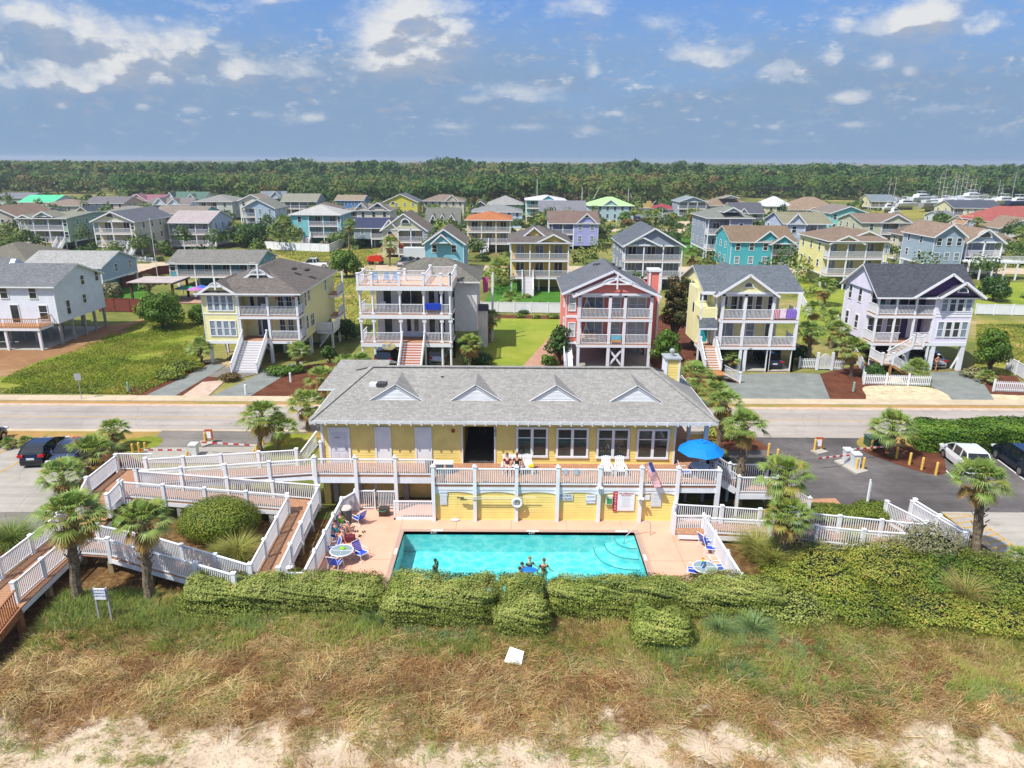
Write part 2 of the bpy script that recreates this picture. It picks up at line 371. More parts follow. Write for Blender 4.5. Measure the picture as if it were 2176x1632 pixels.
# ================================================================ houses
def wallm(hx): return siding('siding_'+hx,tuple(min(.82,c*1.0+.045) for c in C('#'+hx,.93)))
def roofm(hx): return shingle('shingles_'+hx,C('#'+hx,.80))
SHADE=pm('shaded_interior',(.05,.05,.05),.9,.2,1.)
class House:
    def __init__(s,label,x0,x1,y0,dep,wall,roof,name='house',cat='house',group=None,detail=1):
        s.x0,s.x1,s.y0,s.dep,s.y1=x0,x1,y0,dep,y0+dep
        s.root=thing(name,label,cat,((x0+x1)/2,y0,0),group=group)
        s.wm=wallm(wall) if isinstance(wall,str) else wall; s.rm=roofm(roof) if isinstance(roof,str) else roof
        s.W=MB(); s.R=MB(); s.T=MB(); s.D=MB(); s.detail=detail; s.deckm=DECKW; s.tm=TRIM
    def P(s,n,mb,m,parent=None,**k): return part(n,mb,m,parent or s.root,**k)
    def wall(s,x0,x1,y0,y1,z0,z1,corner=True):
        s.W.box(x0,x1,y0,y1,z0,z1)
        if corner:
            c=.07
            for x,sg in ((x0,-1),(x1,1)):
                for y,sy in ((y0,-1),(y1,1)):
                    s.T.box(min(x-sg*c,x+sg*.025),max(x-sg*c,x+sg*.025),min(y-sy*c,y+sy*.025),max(y-sy*c,y+sy*.025),z0,z1-.01)
    def band(s,x0,x1,y0,z,h=.25,y1=None):
        s.T.box(x0-.03,x1+.03,y0-.04,(y1 if y1 else y0+.05),z-h,z)
    def opening(s,face,P,a0,a1,z0,z1,kind='window',curt=False,nm=1,fr=.09,mid=True,grid=0,dm=None):
        def bx(mb,p0,p1,q0,q1,d0,d1,m=0):
            if face=='f': mb.box(p0,p1,P-d1,P-d0,q0,q1,m)
            elif face=='l': mb.box(P-d1,P-d0,p0,p1,q0,q1,m)
            else: mb.box(P+d0,P+d1,p0,p1,q0,q1,m)
        f=MB(); g=MB()
        bx(f,a0-fr,a1+fr,z1,z1+fr,.002,.06); bx(f,a0-fr,a1+fr,z0-fr,z0,.002,.07); bx(f,a0-fr,a0,z0,z1,.002,.06); bx(f,a1,a1+fr,z0,z1,.002,.06)
        w=(a1-a0)/nm
        for i in range(1,nm): bx(f,a0+i*w-.04,a0+i*w+.04,z0,z1,.002,.055)
        if kind=='window' and mid: bx(f,a0,a1,(z0+z1)/2-.03,(z0+z1)/2+.03,.012,.05)
        if grid:
            n=grid*nm
            for i in range(1,n):
                if i%grid: bx(f,a0+(a1-a0)*i/n-.012,a0+(a1-a0)*i/n+.012,z0,z1,.012,.03)
        if kind=='door':
            bx(g,a0,a1,z0,z1,.003,.025)
            if dm is None and nm>=1: pass
        else: bx(g,a0,a1,z0,z1,.003,.014)
        if s.detail:
            o=s.P(kind,f,s.tm)
            s.P('door_leaf' if (kind=='door' and dm) else 'pane',g,dm or (GLASSC if curt==2 else GLASSB if curt else GLASS),o)
        else:
            n=len(f.V); f.V+=g.V; f.F+=[tuple(i+n for i in q) for q in g.F]; f.M+=[1]*len(g.F)
            s.P(kind,f,[s.tm,dm or (GLASSC if curt==2 else GLASSB if curt else GLASS)])
    def wins(s,face,P,a0,a1,z,h,n,w=.85,**k):
        st=(a1-a0)/n
        for i in range(n):
            c=a0+st*(i+.5); s.opening(face,P,c-w/2,c+w/2,z,z+h,**k)
    def deck(s,x0,x1,y0,y1,z,th=.28,fasc=True):
        m=MB(); m.box(x0,x1,y0,y1,z-.05,z,0); m.box(x0-.02,x1+.02,y0-.02,y1,z-th-.05,z-.052,1); s.P('deck',m,[s.deckm,s.tm])
    def post(s,x,y,z0,z1,w=.2,name='post',m=None,cap=False):
        q=MB(); q.box(x-w/2,x+w/2,y-w/2,y+w/2,z0,z1)
        if cap: q.box(x-w/2-.04,x+w/2+.04,y-w/2-.04,y+w/2+.04,z1-.12,z1-.02)
        s.P(name,q,m or s.tm)
    def rail(s,p,q,**k):
        m=MB(); m.rail(p,q,**k); s.P('railing',m,s.tm)
    # ---- porch across the front: posts, decks, railings
    def porch(s,x0,x1,y0,pd,floors,ztop,n,sides='',zbase=0,pw=.2,skip=(),rsp=.13,base=True,xs=None):
        xs=xs or [x0+(x1-x0)*i/n for i in range(n+1)]
        for x in xs: s.post(min(max(x,x0+pw/2),x1-pw/2),y0+pw/2,zbase,ztop,pw)
        for fi,z in enumerate(floors):
            s.deck(x0,x1,y0,y0+pd,z)
            for i in range(len(xs)-1):
                if (fi,i) in skip: continue
                a=xs[i]+pw/2; b=xs[i+1]-pw/2
                s.rail((a,y0+.1,z),(b,y0+.1,z),sp=rsp)
            if 'r' in sides: s.rail((x1-.08,y0+.2,z),(x1-.08,y0+pd,z),sp=rsp)
            if 'l' in sides: s.rail((x0+.08,y0+.2,z),(x0+.08,y0+pd,z),sp=rsp)
    # ---- roofs
    def rquad(s,pts,th=.16):
        n=len(pts); a=[tuple(p) for p in pts]; b=[(x,y,z-th) for x,y,z in a]; s.R.add(a,[tuple(range(n))],0)
        s.R.add(a+b,[tuple(range(2*n-1,n-1,-1))]+[(i,n+i,n+(i+1)%n,(i+1)%n) for i in range(n)],1)
    def hip(s,x0,x1,y0,y1,ze,zr,oh=.4,inset=None):
        x0-=oh;x1+=oh;y0-=oh;y1+=oh; w=x1-x0; d=y1-y0
        if w>=d:
            i=d/2 if inset is None else inset; ym=(y0+y1)/2; a=(x0+i,ym,zr); b=(x1-i,ym,zr)
            s.rquad([(x0,y0,ze),(x1,y0,ze),b,a]); s.rquad([(x1,y1,ze),(x0,y1,ze),a,b]); s.rquad([(x1,y0,ze),(x1,y1,ze),b]); s.rquad([(x0,y1,ze),(x0,y0,ze),a])
        else:
            i=w/2 if inset is None else inset; xm=(x0+x1)/2; a=(xm,y0+i,zr); b=(xm,y1-i,zr)
            s.rquad([(x0,y0,ze),(x1,y0,ze),a]); s.rquad([(x1,y1,ze),(x0,y1,ze),b]); s.rquad([(x1,y0,ze),(x1,y1,ze),b,a]); s.rquad([(x0,y1,ze),(x0,y0,ze),a,b])
        s.W.box(x0+oh,x1-oh,y0+oh,y1-oh,ze-.25,ze-.02)
    def gabx(s,x0,x1,y0,y1,ze,zr,oh=.35,yr=None):
        ym=yr if yr else (y0+y1)/2; k0=(zr-ze)/(ym-y0); k1=(zr-ze)/(y1-ym)
        s.W.yz([(y0,ze-.02),(y1,ze-.02),(ym,zr-.1)],x0,x1)
        e0=ze-oh*k0; e1=ze-oh*k1
        s.rquad([(x0-oh,y0-oh,e0),(x1+oh,y0-oh,e0),(x1+oh,ym,zr),(x0-oh,ym,zr)]); s.rquad([(x1+oh,y1+oh,e1),(x0-oh,y1+oh,e1),(x0-oh,ym,zr),(x1+oh,ym,zr)])
    def gaby(s,x0,x1,y0,y1,ze,zr,oh=.35,xr=None,tri=True):
        xm=xr if xr else (x0+x1)/2; k0=(zr-ze)/(xm-x0); k1=(zr-ze)/(x1-xm)
        if tri: s.W.xz([(x0,ze-.02),(x1,ze-.02),(xm,zr-.1)],y0,y1)
        e0=ze-oh*k0; e1=ze-oh*k1
        s.rquad([(x0-oh,y1+oh,e0),(x0-oh,y0-oh,e0),(xm,y0-oh,zr),(xm,y1+oh,zr)]); s.rquad([(x1+oh,y0-oh,e1),(x1+oh,y1+oh,e1),(xm,y1+oh,zr),(xm,y0-oh,zr)])
        for a,b in (((x0-oh,e0),(xm,zr)),((xm,zr),(x1+oh,e1))):
            s.T.beam((a[0],y0-oh-.03,a[1]-.10),(b[0],y0-oh-.03,b[1]-.10),.06,.24,up=(0,0,1))
    def band_gable(s,x0,x1,y0,ze):   # level trim board closing the foot of a front gable
        s.T.box(x0,x1,y0-.06,y0+.02,ze-.2,ze+.02)
    def ornament(s,xm,y,zp,w,drop):
        m=MB(); m.box(xm-.08,xm+.08,y-.08,y+.04,zp-drop,zp+.35); zb=zp-drop*.62; m.box(xm-w/2,xm+w/2,y-.06,y+.0,zb-.07,zb+.07)
        for sg in (-1,1):
            pts=[(xm+sg*w*.5*math.sin(t),y-.03,zb+ (drop*.45)*math.cos(t)) for t in (0.25,.6,1.0,1.4)]
            for a,b in zip(pts,pts[1:]): m.beam(a,b,.07,.09)
        s.P('gable_ornament',m,s.tm)
    def pilings(s,xs,ys,z1,w=.26,m=None):
        for x in xs:
            for y in ys: s.post(x,y,0,z1,w,'piling',m or PILE)
    def stair(s,x0,x1,ytop,z1,run,z0=0,tread=None,rails=True,dirx=0):
        """flight going down towards -y"""
        n=max(3,int((z1-z0)/.185)); st=MB(); dz=(z1-z0)/n; dy=run/n
        for i in range(n):
            st.box(x0+.06,x1-.06,ytop-(i+1)*dy,ytop-i*dy+.03,z1-(i+1)*dz-.05,z1-(i+1)*dz+dz*.0,0)
            st.box(x0+.06,x1-.06,ytop-i*dy-.0,ytop-i*dy+.02,z1-(i+1)*dz,z1-i*dz-.05,1)
        for x in (x0+.03,x1-.03): st.beam((x,ytop,z1-.16),(x,ytop-run,z0-.02+.05),.06,.28,1)
        s.P('stairs',st,[tread or pm('grey_treads',(.42,.38,.37),.8,.12,4.),s.tm])
        if rails:
            for x in (x0,x1):
                m=MB(); m.rail((x,ytop,z1),(x,ytop-run,z0+.05)); s.P('railing',m,s.tm)
                s.post(x,ytop-run,z0,z0+1.2,.14,cap=True); s.post(x,ytop,z1-.3,z1+1.2,.14,cap=True)
    def finish(s):
        if s.W.V: s.P('wall',s.W,s.wm)
        if s.R.V: s.P('roof',s.R,[s.rm,s.tm])
        if s.T.V: s.P('trim',s.T,s.tm)
        return s.root
def fan_window(s,x,y,z,r):
    m=MB(); g=MB(); n=10; P=[(x+r*math.cos(math.pi*i/n),z+r*math.sin(math.pi*i/n)) for i in range(n+1)]
    Q=[(x+r*1.35*math.cos(math.pi*i/n),z-.08+r*1.4*math.sin(math.pi*i/n)) for i in range(n+1)]
    m.xz(Q,y-.05,y+.02); g.xz(P,y-.075,y-.04); w=s.P('window',m,s.tm); s.P('pane',g,GLASS,w)
def text(name,body,size,loc,rx=math.pi/2,rz=0,mat=None,parent=None,depth=.004,align='CENTER',sx=1.):
    cu=bpy.data.curves.new(name,'FONT'); cu.body=body; cu.size=size; cu.extrude=depth; cu.align_x=align; cu.align_y='CENTER'; cu.space_line=.9; cu.resolution_u=2
    c=bpy.data.objects.new(name,cu); me=bpy.data.meshes.new_from_object(c); bpy.data.objects.remove(c); bpy.data.curves.remove(cu)
    me.materials.clear(); me.materials.append(mat or BLACK); me.name=name; o=bpy.data.objects.new(name,me); COL.objects.link(o); o.rotation_euler=(rx,0,rz); o.scale=(sx,1,1)
    if parent is not None:
        o.parent=parent; o.location=Vector(loc)-Vector(rootof(parent).location)
    else: o.location=loc
    return o
FOOT=[]
# ---- generic mid and far house, measured in photo pixels
def auto(label,u0,u1,vb,ve,vr,dep,wc,rc,rt='hip',porch=None,fg=(),g=None,stair=None,detail=0,pd=2.2,name='house',curt=False,base=True,k=2.6,trimdark=False,arch=()):
    um=(u0+u1)/2; y0=G(um,vb)[1]; x0,ze=PY(u0,ve,y0)[0],PY(um,ve,y0)[1]; x1=PY(u1,ve,y0)[0]
    zr=PY(um,vr,y0 if rt=='gy' else y0+dep/2)[1]
    zr=max(ze+.7,min(zr,ze+max(dep,x1-x0)*.45))
    s=House(label,x0,x1,y0,dep,wc,rc,name=name,detail=detail)
    ns=3 if ze>10.2 else 2 if ze>5.0 else 1
    if g is not None: g=max(.4,min(g,ze-2.25)); ns=max(1,int((ze-g)/2.2))
    if g is None: g=max(.3,min(2.6,ze-ns*2.7))
    fh=(ze-g)/ns; floors=[g+i*fh for i in range(ns)]
    pr=[]
    if porch=='f': pr=[(0,1)]
    elif porch: pr=[porch] if not isinstance(porch[0],tuple) else list(porch)
    w=x1-x0
    cur=0; segs=[]
    for a,b in pr:
        if a>cur+.02: segs.append((cur,a,0))
        segs.append((a,b,1)); cur=b
    if cur<.98: segs.append((cur,1,0))
    py=y0+(pd if pr else 0)
    s.wall(x0,x1,py,y0+dep,g-.2,ze)
    sp=.16 if y0<190 else .3
    for a,b,p in segs:
        xa,xb=x0+w*a,x0+w*b
        if p:
            n=max(1,round((xb-xa)/3.4)); s.porch(xa,xb,y0,pd,floors,ze,n,rsp=sp,sides=('r' if (x0<0 and b>.98) else '')+('l' if (x0>0 and a<.02) else ''),zbase=0,pw=.2,)
            s.T.box(xa,xb,y0,y0+.12,ze-.3,ze-.02)
            for z in floors:
                nn=max(1,int((xb-xa)/3.0))
                s.wins('f',py,xa,xb,z+.25,1.85,nn,w=1.3,nm=2,mid=False,curt=(random.random()<.65))
        else:
            if pr: s.wall(xa,xb,y0,py+.05,g-.2,ze)
            for z in floors:
                nn=max(1,int((xb-xa)/k)); s.wins('f',y0,xa,xb,z+.85,1.35,nn,w=.85,curt=curt or random.random()<.25)
    FOOT.append((x0-.8,x1+.8,y0-2,y0+dep+.8))
    side='r' if (x0+x1)<0 else 'l'; nn=max(1,int(dep/4.2))
    for z in floors: s.wins(side,x1 if side=='r' else x0,y0+pd,y0+dep,z+.9,1.2,nn,w=.8)
    if g>1.0:
        np_=max(2,round(w/4))
        for i in range(np_+1):
            x=x0+.15+(w-.3)*i/np_
            s.post(x,y0+(.12 if not pr else pd+.1),0,g-.1,.28,'piling'); s.post(x,y0+dep-.2,0,g-.1,.28,'piling')
        m=MB(); m.box(x0+w*.18,x1-w*.12,y0+dep*.45,y0+dep-.5,0,g-.15); s.P('ground_floor_room',m,s.wm)
    s.band(x0,x1,py,g+.02,.3,y1=y0+dep)
    if rt=='hip': s.hip(x0,x1,y0,y0+dep,ze,zr,.5)
    elif rt=='gx': s.gabx(x0,x1,y0,y0+dep,ze,zr,.4)
    else: s.gaby(x0,x1,y0,y0+dep,ze,zr,.45)
    for f in fg:
        ua,ub,vp=f[:3]; veg=f[3] if len(f)>3 else ve; yf=y0-.06-(f[4] if len(f)>4 else 0)
        xa,z_e=PY(ua,veg,yf)[0],PY((ua+ub)/2,veg,yf)[1]; xb=PY(ub,veg,yf)[0]; zp=max(PY((ua+ub)/2,vp,yf)[1],z_e+.6)
        s.gaby(xa,xb,yf,yf+min(dep*.5,5.),z_e,zp,.3)
        s.band_gable(xa,xb,yf,z_e)
    for ua_,va_,r_ in arch:
        xa_,za_=PY(ua_,va_,y0-.3); fan_window(s,xa_,(y0-.06 if not fg else y0-.2),za_,r_)
    if stair:
        us,drn=stair; xs=PY(us,ve,y0)[0]; s.stair(xs-.9,xs+.9,y0,g,g*1.25)
    return s.finish(), s
# ================================================================ front row houses across the road
def louvred(): pass
GREYP=pm('grey_piling',(.33,.32,.30),.8,.15,3.)
# ---- white and blue-grey house at the far left
def h0():
    y=80.5; DXX=-2.75
    s=House('tall pale grey-sided house with wooden sun deck at the left edge of the photo',-57.2,-52.2,y,12.,'dfe4ec','787a7d',detail=1)
    s.wall(-57.2,-49.9,y,y+9.8,2.6,7.1); s.gabx(-57.2,-49.9,y,y+9.8,7.1,8.9,.4)
    # lower wing on the left with the big slanted wall
    s.wall(-66,-57.2,y+.3,y+9.8,2.6,4.9); s.rquad([(-66.4,y-.3,4.7),(-57.2,y-.3,4.7),(-57.2,y+3.6,7.2),(-66.4,y+3.6,7.2)])
    s.W.yz([(y+1.,4.8),(y+9.5,4.8),(y+9.5,6.5),(y+5.6,9.3)],-57.9,-57.3); s.gabx(-70,-57.9,y+1.2,y+11,6.3,9.4,.3)
    for a in (-55.6,-52.3): s.opening('f',y,a-.4,a+.4,5.55,6.95)
    s.opening('f',y,-55.2,-54.3,2.7,4.75,kind='door'); s.opening('f',y,-51.9,-51.0,3.1,4.7); s.opening('f',y+.3,-60.0,-58.9,3.2,4.4); 
    for yy,z,h in ((y+2.2,3.3,1.6),(y+5.6,4.0,1.0),(y+5.8,6.2,1.1),(y+8.9,6.2,1.2)): s.opening('r',-49.9,yy-.35,yy+.35,z,z+h)
    # deck
    oldt=s.tm; s.deck(-62,-50.6,y-2.6,y,2.65); 
    wood=pm('cedar_rail',C('#c08a52',.7),.7,.15,5.); s.tm=wood
    s.rail((-62,y-2.55,2.65),(-54.6,y-2.55,2.65),sp=.2); s.rail((-54.6,y-2.55,2.65),(-50.7,y-2.55,2.65),sp=.2); s.rail((-50.7,y-2.5,2.65),(-50.7,y,2.65),sp=.2); s.tm=oldt
    for x in (-61.5,-58,-54.6,-50.8): s.post(x,y-2.4,0,2.4,.26)
    s.pilings((-56,-53,-50.1),(y+.3,y+2.7,y+5.2,y+7.4,y+9.6),2.6,.26,GREYP)
    m=MB(); m.box(-60,-50.6,y-2.4,y+9.5,.02,.08); s.P('concrete_pad',m,CONC)
    r=s.finish(); r.location.x+=-2.75; r.location.y+=.3
h0()
# ---- pale yellow house with two gables and a wide grey stair
def h1():
    y=73.6; L,R=-32.6,-22.55; D=15.5
    s=House('pale yellow two-storey house on pilings with a wide grey front staircase and brown hip roof',L,R,y,D,'f0e2a0','736c66')
    f1,f2,ze=2.5,5.16,7.6; bx=-28.95
    s.wall(L,bx,y,y+3,2.15,ze); s.wall(L,R,y+2.2,y+D,2.15,ze)
    for z in (f1+.55,f2+.6):
        o0=L+.62
        for i in range(4): s.opening('f',y,o0+i*.72,o0+i*.72+.5,z,z+1.55,curt=True)
    s.band(L,bx,y,f1-.02,.32); s.band(L,bx,y,f2+.28,.12); s.band(L,bx,y,ze,.22)
    pxs=[bx+.1,-25.75,R]
    s.porch(bx,R,y,2.2,[f1,f2],ze,0,sides='r',xs=pxs,skip=((0,0),),pw=.24); s.T.box(bx,R,y,y+.2,ze-.35,ze)
    s.opening('f',y+2.2,-27.2,-26.3,f1,f1+2.1,kind='door',dm=pm('blue_door',(.03,.06,.13),.4)); s.opening('f',y+2.2,-27.7,-27.35,f1+.1,f1+2.1,mid=False)
    s.opening('f',y+2.2,-28.3,-27.9,f2+.1,f2+2.,mid=False); s.opening('f',y+2.2,-27.5,-26.6,f2,f2+2.1,kind='door')
    for i in range(3):
        for z in (f1+.35,f2+.35): s.opening('f',y+2.2,-25.3+i*.9,-25.3+i*.9+.55,z,z+1.6,grid=2)
    s.opening('r',R,y+2.6,y+3.3,f1+.7,f1+2.1); s.opening('r',R,y+2.5,y+3.1,f2+.6,f2+2.1); s.opening('r',R,y+4.3,y+5.6,f1+.6,f1+1.9,nm=2); s.opening('r',R,y+3.9,y+4.5,f2+.9,f2+2.2); s.opening('r',R,y+11.2,y+11.8,f2+.8,f2+2.2)
    # roof
    s.hip(L,R,y,y+D,ze+.05,9.9,.55,inset=5.3)
    s.gaby(L-.05,bx+.05,y-.1,y+5,ze+.1,8.85,.35); s.ornament((L+bx)/2,y-.5,8.9,1.3,.9)
    s.gaby(-29.4,-25.0,y+2.6,y+8,8.45,9.85,.3); s.ornament(-27.2,y+2.2,9.9,1.7,1.1)
    for x,yy in ((-24.6,80.2),(-23.4,81.0)):
        m=MB(); m.ball((x,yy,9.2 if x<-24 else 8.95),(.35,.5,.16),8,4); s.P('roof_vent',m,BLACK)
    s.stair(-28.7,-26.1,y,f1,3.9)
    s.pilings([L+.3,-29.1,-25.8,R-.2],[y+.25,y+4.5,y+9,y+13.5],2.3,.3,WHITE)
    for xa,xb in ((-29.1,-27.5),(-25.8,-24.2)):
        m=MB(); m.beam((xa,y+4.5,.3),(xb,y+4.5,2.2),.08,.22); m.beam((xb,y+4.5,.3),(xa,y+4.5,2.2),.08,.22); s.P('cross_brace',m,WHITE)
    m=MB(); m.box(-26.5,R-.3,y+9.2,y+14.5,0,2.2); s.P('ground_floor_room',m,s.wm)
    # right side deck
    s.deck(R,R+1.9,y+6.4,y+10.,2.1); 
    m=MB(); m.box(R,R+1.9,y+6.4,y+6.46,2.1,3.1); m.box(R+1.84,R+1.9,y+6.4,y+10,2.1,3.1); s.P('deck_screen',m,WHITE)
    for yy in (y+6.5,y+9.8): s.post(R+1.75,yy,0,2.,.22)
    m=MB(); m.beam((R+.2,y+6.4,.2),(R+1.6,y+6.4,1.9),.08,.14); s.P('brace',m,WHITE)
    # rear porch corner
    s.post(R+1.2,y+D-.2,0,ze,.2); s.deck(R,R+1.2,y+D-3,y+D,f2); s.rail((R+1.1,y+D-3,f2),(R+1.1,y+D,f2)); s.deck(R,R+1.2,y+D-3,y+D,f1); s.rail((R+1.1,y+D-3,f1),(R+1.1,y+D,f1))
    text('house_number','158',.22,(-23.9,y-.03,2.3),parent=s.root)
    s.finish()
h1()
# ---- white house with a railed roof deck
def h2():
    y=72.; L,R=-15.75,-6.4
    s=House('white three-level house with railed roof deck and orange-brown wooden stair',L,-4.0,y,14,'e4e2dc','77756c')
    f1,f2,f3=2.75,5.75,8.75
    s.wall(L+1.3,R-.4,y+2.8,y+7.5,2.5,f3-.1); s.wall(L+2,-4.,y+6.5,y+14,2.5,8.2)
    xs=[L+.1,-14.3,-12.05,-9.3,-7.15,R]
    xs=[L+.1,-14.35,-11.55,-9.1,-7.3,R]
    for x in xs:
        m=MB()
        for a,b in ((0,f1-.35),(f1,f2-.35),(f2,f3-.35)):
            m.tube([(x,y+.18,a),(x,y+.18,b)],.12,8); m.box(x-.17,x+.17,y+.02,y+.35,b-.12,b); m.box(x-.17,x+.17,y+.02,y+.35,a,a+.12)
        m.box(x-.13,x+.13,y+.05,y+.31,f1-.4,f1-.01); m.box(x-.13,x+.13,y+.05,y+.31,f2-.4,f2-.01)
        s.P('column',m,WHITE)
        for z in (f2,f3):
            m=MB(); m.box(x-.38,x+.38,y+.1,y+.2,z-.55,z-.45); m.yz([(y+.05,z-.85),(y+.3,z-.85),(y+.3,z-.4),(y+.05,z-.4)],x-.2,x+.2); s.P('bracket',m,WHITE)
    for fi,z in enumerate((f1,f2)):
        s.deck(L,R,y,y+2.8,z,.4)
        for i in range(5):
            if fi==0 and i==2: continue
            s.rail((xs[i]+.12,y+.18,z),(xs[i+1]-.12,y+.18,z))
        s.rail((L+.1,y+.3,z),(L+.1,y+2.8,z)); s.rail((R,y+.3,z),(R,y+4.2,z)); s.deck(R-.4,R+.1,y+2.8,y+4.4,z,.4); s.post(R,y+4.3,0,f3-.3,.2)
    # roof deck
    s.deckm=pm('salmon_deck',C('#dcab88',.9),.7,.1,4.); s.deck(L-.15,R+.25,y-.15,y+6.2,f3,.45)
    for i in range(5):
        a=xs[i] if i else L; b=xs[i+1]
        s.rail((a+.15,y,f3),(b-.15,y,f3),h=1.1); 
    for x in xs+[R+.15]: s.post(x if x>L+.2 else L,y,f3,f3+1.3,.26,cap=True)
    s.rail((R+.15,y+.1,f3),(R+.15,y+5.9,f3),h=1.1); s.rail((L,y+.1,f3),(L,y+2.9,f3),h=1.1)
    s.rail((L,y+3,f3),(-11.4,y+3.0,f3),h=1.1); s.post(L,y+3,f3,f3+1.3,.26,cap=True); s.post(-11.4,y+3,f3,f3+1.3,.26,cap=True)
    s.rail((-9.0,y+.1,f3),(-9.,y+5.9,f3),h=1.1); s.rail((-9,y+5.9,f3),(R+.15,y+5.9,f3),h=1.1); s.post(-9,y+5.9,f3,f3+1.3,.26,cap=True); s.post(R+.15,y+5.9,f3,f3+1.3,.26,cap=True)
    s.rail((-11.4,y+3,f3),(-9.2,y+3.,f3),h=1.1)
    # openings
    for z in (f2,): s.opening('f',y+2.8,-12.0,-9.6,z+.05,z+2.2,kind='door',nm=2)
    s.opening('f',y+2.8,-11.4,-9.8,f1+.02,f1+2.2,kind='door',nm=2,dm=WHITE)
    for a in (-11.1,-10.3):
        m=MB(); m.box(a-.22,a+.22,y+2.75,y+2.775,f1+.6,f1+2.0); s.P('door_light',m,GLASS)
    for z in (f1,f2):
        s.opening('f',y+2.8,-13.7,-12.9,z+.1,z+2.1,kind='door'); s.opening('f',y+2.8,-8.9,-8.3,z+.2,z+2.1,mid=False); s.opening('f',y+2.8,-7.9,-7.2,z+.1,z+2.1,kind='door')
        s.wins('r',R-.4,y+3.2,y+6,z+.4,1.6,2,w=.7)
    s.wins('r',-4.,y+7,y+10,f2+.3,1.7,3,w=.55)
    # hip roof behind
    s.hip(L+2.2,-4.1,y+6.4,y+14,8.2,10.3,.5,inset=3.9)
    m=MB(); m.yz([(y+9,4.3),(y+11.4,4.3),(y+10.2,4.9)],-4.,-2.8); s.P('side_awning',m,roofm('50545a'))
    m=MB(); m.box(-4.,-2.9,y+9.2,y+11.2,0,4.3); s.P('side_entry',m,s.wm)
    s.deck(-4,-2.2,y+11.4,y+14.,2.4); s.rail((-2.3,y+11.4,2.4),(-2.3,y+14,2.4)); s.rail((-4,y+11.45,2.4),(-2.3,y+11.45,2.4)); s.post(-2.4,y+11.6,0,8,.2); s.post(-2.4,y+13.8,0,8,.2)
    s.stair(-11.45,-9.15,y,f1,4.1,tread=pm('orange_treads',C('#b5622f',.8),.7,.15,5.))
    s.pilings([L+1.5,-10,R-.6],[y+6,y+12],2.5,.28,WHITE)
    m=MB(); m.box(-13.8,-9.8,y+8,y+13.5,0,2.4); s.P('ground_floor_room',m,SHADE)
    # oval plaque and towel
    m=MB(); m.ball((-12.9,y-.03,2.35),(.75,.05,.42),14,6); s.P('oval_sign',m,pm('plaque',C('#d8c07a'),.6,.3,6.,c2=C('#7f97ad'),c2s=3.))
    s.finish()
    m=MB(); m.box(-8.95,-7.35,y-.02,y+.06,f2+.5,f2+1.12); m.box(-8.95,-7.35,y+.0,y+.3,f2+1.08,f2+1.13)
    solo('beach_towel','royal blue towel hung over the white balcony rail','towel',m,pm('royal_blue_cloth',C('#1d3fae'),.9,.15,4.),(-8.1,y,f2))
    m=MB(); z0=f2-.1; 
    m.xz([(-3.6,7.6),(-2.9,7.6),(-2.95,5.9),(-3.5,5.7)],y+12.8,y+12.9)
    solo('towel','bright pink towel hanging on the rear porch of the white roof-deck house','towel',m,pm('pink_cloth',C('#d0509a'),.9,.1),(-3.2,y+12.8,5.7))
h2()
